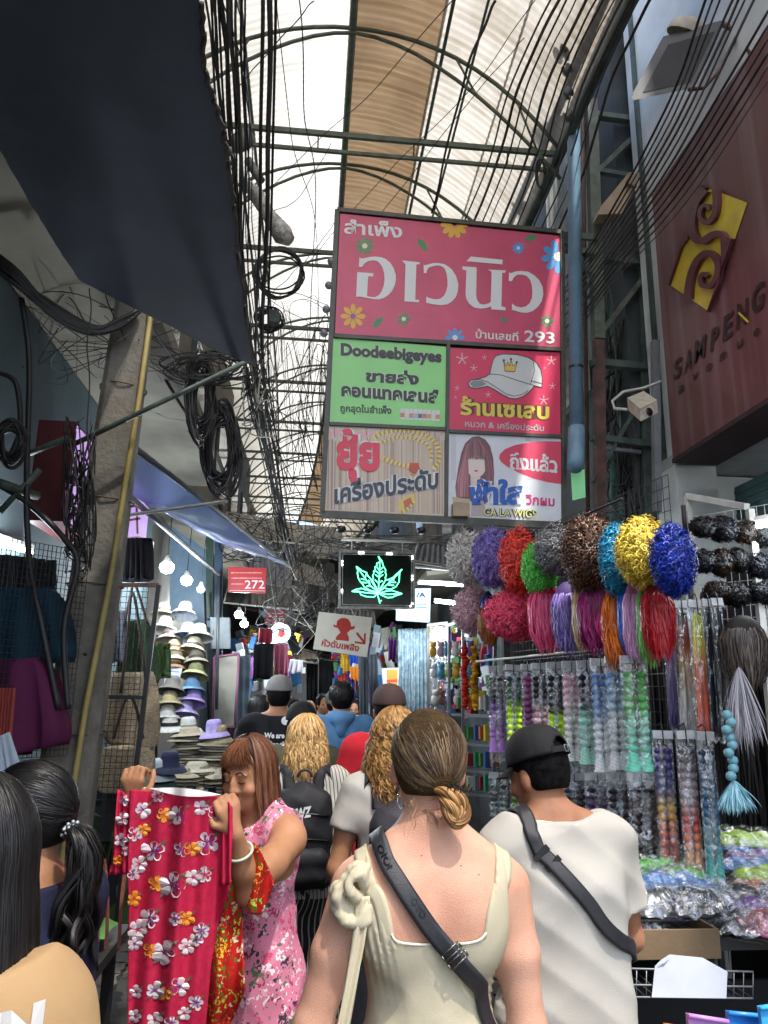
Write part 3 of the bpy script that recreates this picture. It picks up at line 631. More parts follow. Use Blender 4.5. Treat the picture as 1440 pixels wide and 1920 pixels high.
for ch, x, y in (('a', 1271, 740), ('v', 1297, 718), ('e', 1323, 700), ('n', 1349, 679), ('u', 1381, 656), ('e', 1412, 634)): BS.text(lt, ch, (x, y), (x+10, y-7), (x+1, y-15), 3, dkm, .02)
lt.build('lettering', None, ms)
BS2 = MB(); BS.stroke(BS2, Z5([(722, 1165), (795, 1235)]), 4, 5, yl); BS2.build('letter_scratch', None, ms)

# ------------------------------------------------------------------ leaf sign
Bw = Board(P(707, 1090, 7), (0, 1, 0)); Z6 = Zm(620, 1020, 8)
lf = thing('leaf_sign', tuple(P(707, 1138, 7)), 'black framed sign with a glowing green cannabis leaf', 'sign')
cor = Z6([(140, 110), (1250, 135), (1245, 965), (130, 950)])
MB().poly([Bw.p(x, y, 0) for x, y in cor], (0, .05, 0)).build('backboard', M('black_board', (.006, .01, .009), .25, var=.2), lf)
ledw = M('led_frame', srgb('#a9a9a4'), .35, var=.25, vs=30)
m1 = MB()
for i in range(4): m1.beam(Bw.p(*cor[i], 8), Bw.p(*cor[(i+1) % 4], 8), .022, .025, up=(0, 1, 0))
c2 = Z6([(180, 150), (1215, 170), (1210, 925), (175, 910)])
for i in range(4): m1.beam(Bw.p(*c2[i], 8), Bw.p(*c2[(i+1) % 4], 8), .008, .01, up=(0, 1, 0))
m1.build('frame', ledw, lf)
led = M('led_white', (1, 1, 1), emit=(.9, .9, 1), es=5, var=0); m1 = MB()
for x, y in Z6([(430, 130), (460, 130), (490, 130), (850, 145), (880, 145), (910, 145), (1225, 190), (1225, 215), (1225, 480), (1225, 530), (1225, 895), (1200, 930), (175, 260), (175, 310), (170, 690), (170, 720)]): m1.ell(Bw.p(x, y, 20), .008, 6, 4)
m1.build('led_lights', led, lf, kind='stuff')
grn = M('neon_green', (.05, .8, .35), emit=(.10, 1., .42), es=2.2, var=0); m1 = MB()
for s_ in ([(715, 185), (745, 260), (725, 275), (695, 285), (690, 330), (665, 345), (670, 385), (645, 410), (650, 445), (630, 470), (640, 520), (625, 540), (660, 610), (700, 690)], [(715, 185), (770, 260), (790, 330), (825, 390), (820, 430), (835, 460), (820, 500), (825, 535), (730, 690)], [(735, 270), (735, 400), (715, 690)],
           [(690, 345), (735, 400), (780, 350)], [(670, 400), (735, 450), (785, 405)], [(670, 460), (725, 500), (785, 460)], [(665, 535), (715, 585), (775, 550)],
           [(385, 335), (410, 400), (400, 430), (415, 510), (440, 560), (480, 600), (500, 640), (590, 695), (690, 720)], [(385, 335), (470, 400), (540, 430), (560, 480), (600, 520), (620, 570), (700, 690)], [(400, 350), (520, 520), (600, 630), (690, 700)],
           [(455, 520), (510, 535)], [(470, 575), (540, 580)], [(540, 630), (605, 635)], [(530, 450), (515, 520)], [(570, 540), (590, 610)],
           [(1070, 380), (1035, 420), (1030, 500), (1025, 570), (980, 640), (900, 680), (800, 660), (720, 720)], [(1070, 380), (980, 460), (940, 500), (880, 530), (820, 545), (740, 690)], [(1050, 410), (900, 560), (730, 710)],
           [(940, 500), (945, 550)], [(880, 550), (890, 600)], [(980, 575), (900, 575)], [(950, 620), (860, 615)],
           [(320, 710), (380, 680), (460, 665), (540, 690), (680, 730)], [(320, 710), (430, 720), (460, 765), (540, 790), (650, 795), (700, 750)], [(360, 700), (520, 730), (690, 745)],
           [(1070, 745), (990, 720), (920, 695), (820, 710), (730, 740)], [(1070, 745), (960, 780), (930, 800), (850, 805), (750, 760)], [(1040, 745), (870, 755), (730, 745)], [(700, 750), (720, 820), (740, 890)], [(735, 860), (765, 845)]):
    m1.tube([Bw.p(x, y, 14) for x, y in Z6(s_)], .0042, 5)
m1.ell(Bw.p(*Z6([(705, 725)])[0], 14), (.02, .006, .02), 10, 6)
m1.build('neon_leaf', grn, lf)
m1 = MB(); m1.tube([P(640, 1012, 7), P(860, 1018, 7)], .012).tube([P(660, 1012, 7), P(660, 1034, 7)], .008).tube([P(755, 1014, 7), P(755, 1037, 7)], .008); m1.build('hanging_bar', white_metal, lf)

# ------------------------------------------------------------------ smaller signs
def board(name, lab, cat, q, Y, col, art=None, th=.02, n=(0, 1, 0), emit=0):
    t = thing(name, tuple(P(q[3][0]/2+q[2][0]/2, q[3][1], Y)), lab, cat)
    b = Board(P(q[0][0], q[0][1], Y), n)
    m = M('board_%s_%d' % (name, int(q[0][0])), col, .4, var=.06, emit=col if emit else None, es=emit)
    o = MB().poly([b.p(x, y, 0) for x, y in q], (0, th, 0)).build('board', m, t)
    if art: a = MB(); art(a, b); a.build('print', None, t)
    return t
redp = flatm(srgb('#b03028'))
def artf(a, b):
    b.text(a, 'หัวดับเพลิง', (602, 1211), (672, 1222), (605, 1197), 2, redp, .03)
    Zf = Zm(380, 940, 3)
    b.poly(a, Zf([(752, 700), (757, 672), (775, 658), (797, 655), (820, 663), (832, 685), (835, 705), (858, 700), (852, 718), (832, 722), (812, 742), (822, 765), (822, 787), (747, 779), (752, 760), (775, 738), (760, 712), (737, 706), (734, 690)]), 2, redp)
    b.stroke(a, Zf([(868, 742), (908, 792)]), 4, 2, redp); b.stroke(a, Zf([(913, 745), (910, 800), (858, 792)]), 3.4, 2.5, redp)
board('hydrant_sign', 'tilted white sign with a red hydrant emblem and arrow', 'sign', [(598, 1147), (698, 1158), (688, 1232), (587, 1217)], 8, srgb('#d6d0c2'), artf)
def art272(a, b):
    b.text(a, '272', (459, 1104), (496, 1104), (459, 1088), 2, wht, .01)
    for y in (1074, 1084, 1095): 
        x = 434
        while x < (490 if y < 1090 else 455):
            w = rng.uniform(2, 4); b.stroke(a, [(x, y), (x+w, y)], rng.uniform(1, 2), 2, flatm((.7, .5, .45))); x += w+1.2
    b.stroke(a, [(430, 1107), (497, 1108)], .8, 2, wht)
board('number_sign', 'red shop sign reading 272 near the hanging bulbs', 'sign', [(428, 1063), (499, 1065), (498, 1112), (427, 1110)], 8, srgb('#c42a2c'), art272, .05)
def art272b(a, b):
    b.text(a, '272', (513, 1169), (534, 1169), (513, 1159), 2, wht, .01)
    for y in (1150, 1156): b.stroke(a, [(502, y), (531, y)], 1.2, 2, flatm((.6, .4, .4)))
board('number_sign', 'smaller dark red 272 sign farther down above the round sign', 'sign', [(498, 1143), (536, 1144), (536, 1172), (497, 1171)], 12, srgb('#8a2630'), art272b, .05)
t = thing('round_sign', tuple(P(526, 1206, 11)), 'small round lit white sign with a red emblem under the 272 sign', 'sign'); b = Board(P(526, 1186, 11), (0, 1, 0)); mb = MB(); mb.poly([b.p(526+19*math.cos(i*PI/12), 1186+19*math.sin(i*PI/12)) for i in range(24)], (0, .08, 0)); mb.build('disc', M('round_sign_white', (.75, .8, .85), .4, emit=(.7, .85, 1), es=.7), t)
mb = MB(); b.poly(mb, [(520, 1192), (524, 1178), (532, 1176), (535, 1190), (528, 1196)], 2, redp); b.stroke(mb, [(512, 1186), (522, 1180), (538, 1180)], 3, 3, flatm((.05, .25, .45))); mb.build('print', None, t)
def artA(a, b):
    b.text(a, '/A', (781, 1120), (798, 1120), (781, 1111), 2, flatm((.05, .12, .35)), .03)
    for y in (1134, 1139): b.stroke(a, [(781, y), (800, y)], 1.4, 2, flatm((.15, .25, .45)))
board('clinic_sign', 'pale blue lit sign peeking out behind the leaf sign', 'sign', [(745, 1104), (808, 1103), (806, 1166), (744, 1162)], 9, (.5, .72, .8), artA, .1, emit=.45)
board('poster', 'small white and orange poster by the lace curtains', 'poster', [(716, 1253), (748, 1252), (746, 1304), (719, 1300)], 8.5, (.7, .7, .66), lambda a, b: (b.poly(a, [(725, 1256), (746, 1255), (745, 1285), (727, 1285)], 2, flatm((.75, .35, .05))), b.stroke(a, [(727, 1277), (744, 1276)], 5, 3, flatm((.7, .08, .05)))))
# sign box on the left behind the pole
px_ = thing('sign_box', (-1.27, 4.4, 2.42), 'maroon box sign with a lilac face behind the concrete pole', 'sign')
XF = P(128, 900, 3.56).x; XB = P(58, 900, 3.56).x
MB().box(((XF+XB)/2, 4.42, 2.72), (XF-XB, 1.72, .5)).build('box', M('dark_red_paint', srgb('#571b22'), .5, var=.2), px_)
Bl_ = Board((-1.137, 4.4, 2.7), (1, 0, 0), .001)
fc = MB(); Bl_.poly(fc, [Bl_a for Bl_a in []], 0) if False else None
MB().box((XF+.002, 4.42, 2.72), (.008, 1.68, .47)).build('face', M('lilac_face', srgb('#b9a2cf'), .4, var=.15, vs=3, emit=srgb('#b08fce'), es=.35), px_)
a = MB(); Bl_ = Board((XF+.008, 4.4, 2.7), (1, 0, 0), .001)
pkm = flatm((.62, .08, .30))
Bl_.stroke(a, [(147, 905), (140, 897), (130, 898), (122, 915), (118, 945), (122, 968), (132, 972), (140, 962)], 7, 1, pkm); Bl_.stroke(a, [(133, 920), (138, 935), (130, 945)], 4, 1, pkm); Bl_.stroke(a, [(150, 935), (148, 975)], 4, 1, pkm); Bl_.stroke(a, [(149, 950), (155, 948), (157, 975)], 4, 1, pkm)
Bl_.stroke(a, [(246, 950), (256, 948), (258, 1000)], 4, 1, redp); Bl_.stroke(a, [(244, 975), (262, 972)], 4, 1, redp); Bl_.stroke(a, [(240, 1010), (262, 1008)], 5, 1, flatm((.6, .3, .35)))
a.build('lettering', None, px_)
# ------------------------------------------------------------------ distance-field modelling for bodies and cloth
F4 = np.float32
def A3(*x): return np.array(x, F4)
def sm_min(a, b, k):
    if k <= 0: return np.minimum(a, b)
    h = np.clip(.5+.5*(b-a)/k, 0, 1); return b+(a-b)*h-k*h*(1-h)
def cap(a, b, r1, r2=None, k=.02, sc=None, op='+'): return ('cap', A3(*a), A3(*b), r1, r1 if r2 is None else r2, k, sc, op)
def ell(c, r, k=.02, op='+', rot=None): return ('ell', A3(*c), A3(*r), np.array(Euler(rot).to_matrix(), F4) if rot else None, 0, k, None, op)
def pbox(pr):
    if pr[0] == 'cap':
        r = max(pr[3], pr[4])*(max(pr[6]) if pr[6] is not None else 1); return np.minimum(pr[1], pr[2])-r, np.maximum(pr[1], pr[2])+r
    r = pr[2].max() if pr[3] is not None else pr[2]; return pr[1]-r, pr[1]+r
def pd(pr, p):
    if pr[0] == 'cap':
        a, b, r1, r2, k, sc = pr[1:7]
        if sc is not None:
            s = np.array(sc, F4); q = p/s; a = a/s; b = b/s; mn = min(sc)
        else: q = p; mn = 1.
        ab = b-a; t = np.clip(((q-a)@ab)/max(float(ab@ab), 1e-9), 0, 1)
        d = q-a-t[:, None]*ab
        return (np.sqrt((d*d).sum(1))-(r1+(r2-r1)*t))*mn
    c, r, m = pr[1], pr[2], pr[3]; q = p-c
    if m is not None: q = q@m
    k0 = np.sqrt(((q/r)**2).sum(1)); k1 = np.sqrt(((q/(r*r))**2).sum(1))
    return k0*(k0-1)/np.maximum(k1, 1e-5)
def make_sdf(prims):
    boxes = [pbox(p) for p in prims]
    def f(p, cull=None):
        d = np.full(len(p), 1.0, F4); lo = p.min(0)-.08; hi = p.max(0)+.08
        for pr, (a, b) in zip(prims, boxes):
            if (a > hi).any() or (b < lo).any(): continue
            e = pd(pr, p)
            if pr[7] == '+': d = sm_min(d, e, pr[5])
            else: d = -sm_min(-d, e, pr[5])
        return d
    return f
def surfnet(fn, lo, hi, h):
    lo = np.array(lo, F4); nb = np.ceil((np.array(hi)-lo)/h/8).astype(int); n = nb*8
    bi = np.stack(np.meshgrid(*[np.arange(k) for k in nb], indexing='ij'), -1).reshape(-1, 3)
    cen = (lo+(bi*8+3.5)*h).astype(F4); d = np.empty(len(cen), F4)
    # evaluate in slabs so far primitives are skipped
    def ev(p):
        o = np.argsort((p[:, 2]/.12).astype(int)*1000+(p[:, 0]/.12).astype(int), kind='stable'); key = ((p[:, 2]/.12).astype(int)*1000+(p[:, 0]/.12).astype(int))[o]
        out = np.empty(len(p), F4); cut = np.flatnonzero(np.diff(key))+1; s = 0
        for e in list(cut)+[len(p)]:
            out[o[s:e]] = fn(p[o[s:e]]); s = e
        return out
    d = ev(cen)
    keep = np.abs(d) < h*8*1.0+.012
    V = np.repeat(d[:, None], 512, 1)
    off = np.stack(np.meshgrid(*[np.arange(8)]*3, indexing='ij'), -1).reshape(-1, 3)
    kb = bi[keep]; pts = (lo+((kb[:, None, :]*8+off[None])*h)).astype(F4).reshape(-1, 3)
    V[keep] = ev(pts).reshape(-1, 512)
    V = V.reshape(nb[0], nb[1], nb[2], 8, 8, 8).transpose(0, 3, 1, 4, 2, 5).reshape(n)
    sg_ = V < 0
    c = sum(sg_[i:n[0]-1+i, j:n[1]-1+j, k:n[2]-1+k].astype(np.int8) for i in (0, 1) for j in (0, 1) for k in (0, 1))
    act = np.argwhere((c > 0) & (c < 8))
    idx = np.full(n-1, -1, np.int32); idx[act[:, 0], act[:, 1], act[:, 2]] = np.arange(len(act))
    co = np.array([(i, j, k) for i in (0, 1) for j in (0, 1) for k in (0, 1)])
    val = np.stack([V[act[:, 0]+i, act[:, 1]+j, act[:, 2]+k] for i, j, k in co], 1)
    acc = np.zeros((len(act), 3)); cnt = np.zeros(len(act))
    for a in range(8):
        for b in range(a+1, 8):
            if np.abs(co[a]-co[b]).sum() != 1: continue
            m = (val[:, a] < 0) != (val[:, b] < 0); t = np.where(m, val[:, a]/np.where(m, val[:, a]-val[:, b], 1), 0)
            acc += np.where(m[:, None], co[a]+t[:, None]*(co[b]-co[a]), 0); cnt += m
    v = lo+(act+acc/cnt[:, None])*h
    faces = []
    for ax in range(3):
        sl0 = [slice(1, -1)]*3; sl1 = [slice(1, -1)]*3; sl0[ax] = slice(0, -1); sl1[ax] = slice(1, None)
        e = np.argwhere(sg_[tuple(sl0)] != sg_[tuple(sl1)]); of = np.array([1, 1, 1]); of[ax] = 0; e = e+of
        flip = sg_[e[:, 0], e[:, 1], e[:, 2]]; u, w = [(1, 2), (2, 0), (0, 1)][ax]
        def at(du, dw):
            q = e.copy(); q[:, u] -= du; q[:, w] -= dw; return idx[q[:, 0].clip(0, n[0]-2), q[:, 1].clip(0, n[1]-2), q[:, 2].clip(0, n[2]-2)]
        q4 = np.stack([at(1, 1), at(0, 1), at(0, 0), at(1, 0)], 1); q4[~flip] = q4[~flip][:, ::-1]; faces.append(q4[(q4 >= 0).all(1)])
    return v, np.concatenate(faces)
def relax(v, f, it=1, w=.5):
    for _ in range(it):
        s = np.zeros_like(v); c = np.zeros(len(v))
        for i in range(4):
            a, b = f[:, i], f[:, (i+1) % 4]
            for k in range(3): s[:, k] += np.bincount(a, v[b, k], len(v))+np.bincount(b, v[a, k], len(v))
            c += np.bincount(a, minlength=len(v))+np.bincount(b, minlength=len(v))
        v = v*(1-w)+w*s/np.maximum(c, 1)[:, None]
    return v
class Fold:
    """smooth pseudo-random folds for cloth"""
    def __init__(s, seed, amp=.004, freq=30, n=5, dirs=None):
        r = np.random.RandomState(seed); s.w = []; s.a = amp
        for i in range(n):
            d = dirs[i % len(dirs)] if dirs else r.normal(size=3); d = np.array(d, float)+r.normal(size=3)*.25; d /= np.linalg.norm(d)
            s.w.append((d*freq*r.uniform(.5, 1.4), r.uniform(0, 6.28), r.normal(size=3)*freq*.25, r.uniform(.8, 2.2)))
    def __call__(s, p):
        o = 0
        for i, (k, ph, k2, m) in enumerate(s.w):
            q = np.sin(p@k.astype(F4)+ph+m*np.sin(p@k2.astype(F4)+ph*2)); o = o+(q if i % 2 else 1.6*np.abs(q)-1)
        return (s.a*o/len(s.w)**.5).astype(F4)

def skinmat(key, c, c2, rough=.5):
    return M(key, c, rough, var=.1, vs=9, bump=.28, bs=420, col2=c2, sss=.15, spec=.3)
skin_fair = skinmat('skin_sunburnt', srgb('#d0a288'), srgb('#c58f76'), .5)
skin_tan = skinmat('skin_tan', srgb('#b98664'), srgb('#a0704f'), .42)
skin_brown = skinmat('skin_brown', srgb('#a8795c'), srgb('#8f6044'), .45)
skin_deep = skinmat('skin_deep', srgb('#8b5f45'), srgb('#744c36'), .45)

def rotz(v, a):
    c, s = math.cos(a), math.sin(a); v = np.asarray(v, float); return np.stack([v[..., 0]*c-v[..., 1]*s, v[..., 0]*s+v[..., 1]*c, v[..., 2]], -1)
class Person:
    """local frame: faces +Y, feet on z=0, metres at a stature of H"""
    def __init__(s, x, y, label, H=1.68, face=0., skin=skin_tan, res=.008, female=True, arms=None, lean=0., headturn=0., headtilt=0., legs=True, girth=1., neckl=0., z=0., drop=0.):
        s.root = thing('person', (x, y, z), label, 'person'); s.x, s.y, s.z, s.face, s.H, s.res = x, y, z, face, H, res; s.k = H/1.70
        s.prims = []; s.torso = []; s.armp = []; s.legp = []; g = girth
        sw = (.165 if female else .19)*g; s.sw = sw; hw = .165 if female else .15
        T = s.torso
        T.append(ell((0, .0, .93), (hw*g, .115*g, .13), .05)); T.append(ell((0, .005, 1.08), ((.128 if female else .142)*g, .098*g, .15), .06))
        T.append(ell((0, .005, 1.26), ((.15 if female else .168)*g, .108*g, .17), .05))
        T.append(ell((-.075, -.035, 1.33), (.075, .07, .11), .04)); T.append(ell((.075, -.035, 1.33), (.075, .07, .11), .04))
        T.append(cap((-sw+.02, -.01, 1.385-drop), (0, -.01, 1.385-drop*.3), .052*g, k=.05)); T.append(cap((sw-.02, -.01, 1.385-drop), (0, -.01, 1.385-drop*.3), .052*g, k=.05))
        for sx in (-1, 1): T.append(cap((sx*.03, -.018, 1.465+neckl), (sx*(sw-.03), -.014, 1.405-drop), .034, .042, .05))
        if female:
            for sx in (-1, 1): T.append(ell((sx*.072, .085, 1.25), (.068, .058, .07), .03))
        T.append(ell((-.055, -.07, .90), (.085, .075, .09), .05)); T.append(ell((.055, -.07, .90), (.085, .075, .09), .05))
        hc = np.array((0, .02+lean*.1, 1.585+neckl)); s.hc = hc
        ht, hl = headturn, headtilt
        nk = .056 if female else .062
        s.neck = [cap((0, -.012, 1.40), hc+np.array((0, -.015, -.06)), nk*1.02, nk*.92, .035)]
        Rm = np.array(Euler((hl, 0, ht)).to_matrix()); s.Rh = Rm
        def H_(p): return tuple(s.hc+Rm@np.array(p))
        s.Hp = H_
        E_ = (hl, 0, ht); h = []
        def eh(c, r, k=.015, op='+'): h.append(ell(H_(c), r, k, op, rot=E_))
        eh((0, -.012, .03), (.078, .096, .092), .02); eh((0, .012, -.03), (.066, .078, .085), .03); eh((0, .04, -.075), (.042, .042, .036), .03)
        for sx in (-1, 1): eh((sx*.078, -.005, -.015), (.011, .02, .032), .006)
        s.head = h; s.faceprims = False
        # arms: (shoulder, elbow, wrist) or default hanging
        arms = arms or {}
        s.arms = {}
        for side, sx in (('L', -1), ('R', 1)):
            sh = (sx*(sw+.008), -.008, 1.375-drop); d = arms.get(side)
            if d is None: d = ((sx*(sw+.05), -.02, 1.09), (sx*(sw+.06), .07, .86))
            if d is False: continue
            el, wr = d; s.arms[side] = (sh, el, wr)
            s.armp.append(cap(sh, tuple(np.array(sh)*.55+np.array(el)*.45), .052*g, .048*g, .035)); s.armp.append(cap(tuple(np.array(sh)*.5+np.array(el)*.5), el, .046*g, .039*g, .03))
            s.armp.append(cap(el, tuple(np.array(el)*.6+np.array(wr)*.4), .041*g, .038*g, .02)); s.armp.append(cap(tuple(np.array(el)*.6+np.array(wr)*.4), wr, .037*g, .025, .02))
        s.hands = []
        if legs:
            for sx in (-1, 1):
                L = s.legp; L.append(cap((sx*.085, -.005, .88), (sx*.09, .01, .49), .088*g, .056*g, .03)); L.append(cap((sx*.09, .01, .49), (sx*.09, -.02, .33), .055*g, .054*g, .02)); L.append(cap((sx*.09, -.025, .33), (sx*.09, -.02, .07), .052*g, .034, .02))
                L.append(cap((sx*.09, -.035, .04), (sx*.1, .11, .025), .035, .026, .02))
    def hand(s, wr, d, up, curl=.5, sx=1, size=1., thumb=1):
        """palm along d, back of hand towards up"""
        wr = np.array(wr, float); d = np.array(d, float); d /= np.linalg.norm(d); up = np.array(up, float); up -= d*(up@d); up /= np.linalg.norm(up); sd_ = np.cross(d, up)*sx
        z = size; P_ = s.hands
        for i in range(4):
            o = (i-1.5)*.0195*z; P_.append(cap(wr+d*.01, wr+d*.082*z+sd_*o, .016*z, .0115*z, .012))
            L_ = (.072, .082, .077, .062)[i]*z; p = wr+d*.088*z+sd_*o; a = curl*.6
            for j, fr_ in enumerate((.42, .33, .25)):
                q = p+(d*math.cos(a)-up*math.sin(a))*L_*fr_; P_.append(cap(p, q, (.0098-.001*j)*z, (.0092-.001*j)*z, .003)); p = q; a += curl*1.1
        if thumb:
            p = wr+d*.03*z-sd_*.024*z; q = p+(d*.6-sd_*.75-up*.25)*.036*z; P_.append(cap(wr+d*.015, q, .016*z, .0115*z, .012)); r_ = q+(d*.9-sd_*.1-up*.6*curl)*.03*z; P_.append(cap(q, r_, .0108*z, .009*z, .004))
            P_.append(cap(r_, r_+(d*.8+sd_*.2-up*.5*curl)*.022*z, .0092*z, .008*z, .003))
    def relaxed_hands(s):
        for side, sx in (('L', -1), ('R', 1)):
            if side in s.arms:
                el, wr = np.array(s.arms[side][1]), np.array(s.arms[side][2]); s.hand(wr, wr-el, (sx, 0, .0), .45, sx)
    def make_face(s):
        def eh(c, r, k=.01, op='+', rot=None): s.head.append(ell(s.Hp(c), r, k, op, rot=(s.he)))
        s.he = tuple(Matrix([list(map(float, r_)) for r_ in s.Rh]).to_euler()); f = eh
        f((0, .094, -.012), (.011, .016, .026), .012); f((0, .103, -.03), (.015, .014, .011), .008); f((-.013, .096, -.034), (.009, .01, .008), .005); f((.013, .096, -.034), (.009, .01, .008), .005)
        for sx in (-1, 1):
            f((sx*.031, .1, .004), (.019, .014, .013), .012, '-'); f((sx*.031, .075, .002), (.017, .017, .0125), .006); f((sx*.032, .084, .022), (.024, .009, .007), .012); f((sx*.042, .068, -.032), (.024, .02, .02), .02)
        f((0, .09, -.058), (.021, .012, .005), .004); f((0, .0885, -.067), (.018, .0115, .0055), .004); f((0, .098, -.0625), (.02, .006, .0012), .002, '-'); f((0, .078, -.092), (.018, .014, .014), .012)
    def W(s, v): return rotz(np.asarray(v, float)*s.k, -s.face)+np.array((s.x, s.y, s.z))
    def Linv(s, w): return rotz(np.asarray(w, float)-np.array((s.x, s.y, s.z)), s.face)/s.k
    def body(s, mat, zmin=None):
        pr = s.torso+s.legp+s.neck+s.head+s.armp+s.hands; s.bodyf = make_sdf(pr); s.torsof = make_sdf(s.torso+s.neck)
        lo = np.min([pbox(p)[0] for p in pr], 0)-.03; hi = np.max([pbox(p)[1] for p in pr], 0)+.03; lo[2] = max(lo[2], 0)-.012
        f = lambda p: np.maximum(s.bodyf(p), .002-p[:, 2])
        v, q = surfnet(f, lo, hi, s.res/s.k); v = relax(v, q, 1, .4); s.bodyobj = mesh_np('body', s.W(v), q, mat, s.root); return s
    def cloth(s, name, prims, off, mat, cuts=(), fold=None, res=None, parent=None, mask=None, extra=None, attrs=None, smooth_it=1, bound=None):
        base = make_sdf(prims)
        def f(p):
            d = base(p)-off
            if fold: d = d+fold(p)
            if extra: d = extra(p, d)
            for c in cuts: d = np.maximum(d, c(p))
            return d
        lo = np.min([pbox(p)[0] for p in prims if p[7] == '+'], 0)-.04-off; hi = np.max([pbox(p)[1] for p in prims if p[7] == '+'], 0)+.04+off
        if bound is not None: lo = np.maximum(lo, bound[0]); hi = np.minimum(hi, bound[1])
        v, q = surfnet(f, lo, hi, (res or s.res)/s.k); v = relax(v, q, smooth_it, .4); s.lastf = f
        return mesh_np(name, s.W(v), q, mat, parent or s.root)
    def project(s, pts, dirs, fn, off=.003, lim=.6):
        """slide points along dirs on to a surface"""
        p = np.array(pts, F4); d = np.array(dirs, F4); d /= np.linalg.norm(d, axis=1)[:, None]
        p0 = p
        for _ in range(55): p = p+d*np.clip(fn(p)-off, -.02, .02)[:, None]*.85
        return np.where((np.linalg.norm(p-p0, axis=1) < lim)[:, None], p, p0)
    def band(s, path, w, mat, fn, name='strap', off=.004, parent=None, th=.004, n=60, center=None, wdir=None):
        """a strap lying on the surface fn; path = rough points outside it (local)"""
        P_ = [Vector(p) for p in path]; Q = []
        seg = [(P_[i+1]-P_[i]).length for i in range(len(P_)-1)]; tot = sum(seg)
        for i in range(len(P_)-1):
            m = max(2, int(n*seg[i]/tot))
            p0 = P_[max(0, i-1)]; p1 = P_[i]; p2 = P_[i+1]; p3 = P_[min(len(P_)-1, i+2)]
            for k in range(m):
                t = k/m; Q.append(.5*((2*p1)+(p2-p0)*t+(2*p0-5*p1+4*p2-p3)*t*t+(3*p1-p0-3*p2+p3)*t**3))
        Q.append(P_[-1]); Q = np.array([tuple(q) for q in Q]); tg = np.gradient(Q, axis=0); tg /= np.linalg.norm(tg, axis=1)[:, None]
        e = .004; g = np.stack([fn((Q+np.eye(3)[i]*e).astype(F4))-fn((Q-np.eye(3)[i]*e).astype(F4)) for i in range(3)], 1); g = g/np.maximum(np.linalg.norm(g, axis=1), 1e-6)[:, None]
        sd_ = np.cross(tg, g); sd_ /= np.maximum(np.linalg.norm(sd_, axis=1), 1e-6)[:, None]
        rows = []; m = 5
        for j in range(m):
            o = (j/(m-1)-.5)*w; pp = Q+sd_*o; rows.append(s.project(pp, -g, fn, off, .2))
        V = np.stack(rows, 1); V2 = V+g[:, None, :]*th
        a = len(Q); v = np.concatenate([V2.reshape(-1, 3), V.reshape(-1, 3)-g.repeat(m, 0)*.004]); f = []
        for i in range(a-1):
            for j in range(m-1): f.append((i*m+j, i*m+j+1, (i+1)*m+j+1, (i+1)*m+j))
            for j, fl in ((0, 0), (m-1, 1)):
                p, q = i*m+j, (i+1)*m+j; f.append((p, q, q+a*m, p+a*m) if not fl else (q, p, p+a*m, q+a*m))
        mesh_np(name, s.W(v), f, mat, parent or s.root); return Q, g
    def text(s, t, c, w, h, mat, fn, parent, bold=.03, skew=0, name='print'):
        """letters laid on the back of the garment"""
        v, f = text_mesh(t, bold); p = np.stack([c[0]+(v[:, 0]-.5)*w, np.full(len(v), -.3), c[2]+(v[:, 1]-.5)*h+skew*(v[:, 0]-.5)], 1); p = s.project(p, np.tile([0, 1, 0], (len(p), 1)), fn, .003)
        mb = MB(); mb.add([tuple(x) for x in s.W(p)], f); return mb.build(name, mat, parent)

def hairmat(key, c, c2, rough=.5):
    if key in _M: return _M[key]
    m = bpy.data.materials.new(key); m.use_nodes = True; _M[key] = m; t = m.node_tree; b = t.nodes['Principled BSDF']
    a = t.nodes.new('ShaderNodeAttribute'); a.attribute_name = 'rnd'; r = t.nodes.new('ShaderNodeValToRGB'); r.color_ramp.elements[0].color = (*c, 1); r.color_ramp.elements[1].color = (*c2, 1); r.color_ramp.elements[0].position = .15; r.color_ramp.elements[1].position = .95
    t.links.new(a.outputs['Fac'], r.inputs[0]); t.links.new(r.outputs[0], b.inputs['Base Color']); b.inputs['Roughness'].default_value = rough; b.inputs['Specular IOR Level'].default_value = .35
    return m
def ribbons(name, pts, w, nrm, mat, parent, rnd=None, taper=.3, wprof=None, **tg):
    """pts (S,n,3) polylines, nrm (S,n,3) outward normals; one mesh of thin bent ribbons"""
    S_, n, _ = pts.shape; tg_ = np.gradient(pts, axis=1); sd_ = np.cross(tg_, nrm); sd_ /= np.maximum(np.linalg.norm(sd_, axis=2), 1e-9)[..., None]
    t = np.linspace(0, 1, n); pr = np.minimum(1, np.minimum((t+.02)/.12, (1.02-t)/taper)); w = np.asarray(w, float)
    if w.ndim == 0: w = np.full(S_, w)
    hw = (w[:, None]*pr[None])[..., None]*.5
    nn = nrm/np.maximum(np.linalg.norm(nrm, axis=2), 1e-9)[..., None]
    V = np.stack([pts+sd_*hw, pts+nn*hw*.5, pts-sd_*hw], 2).reshape(-1, 3)
    I = np.arange(S_*n*3).reshape(S_, n, 3); f = np.concatenate([np.stack([I[:, :-1, j], I[:, 1:, j], I[:, 1:, j+1], I[:, :-1, j+1]], -1).reshape(-1, 4) for j in (0, 1)])
    rnd = rnd if rnd is not None else nr.rand(S_)
    return mesh_np(name, V, f, mat, parent, attrs={'rnd': np.repeat(rnd, n*3)}, **tg)
def wave(n, S_, amp, freq, rs, t):
    ph = rs.rand(S_, 3)*6.28; fr = freq*(.7+.6*rs.rand(S_, 1))
    return np.stack([amp*np.sin(fr*t[None]*6.28+ph[:, i:i+1]) for i in range(3)], -1)
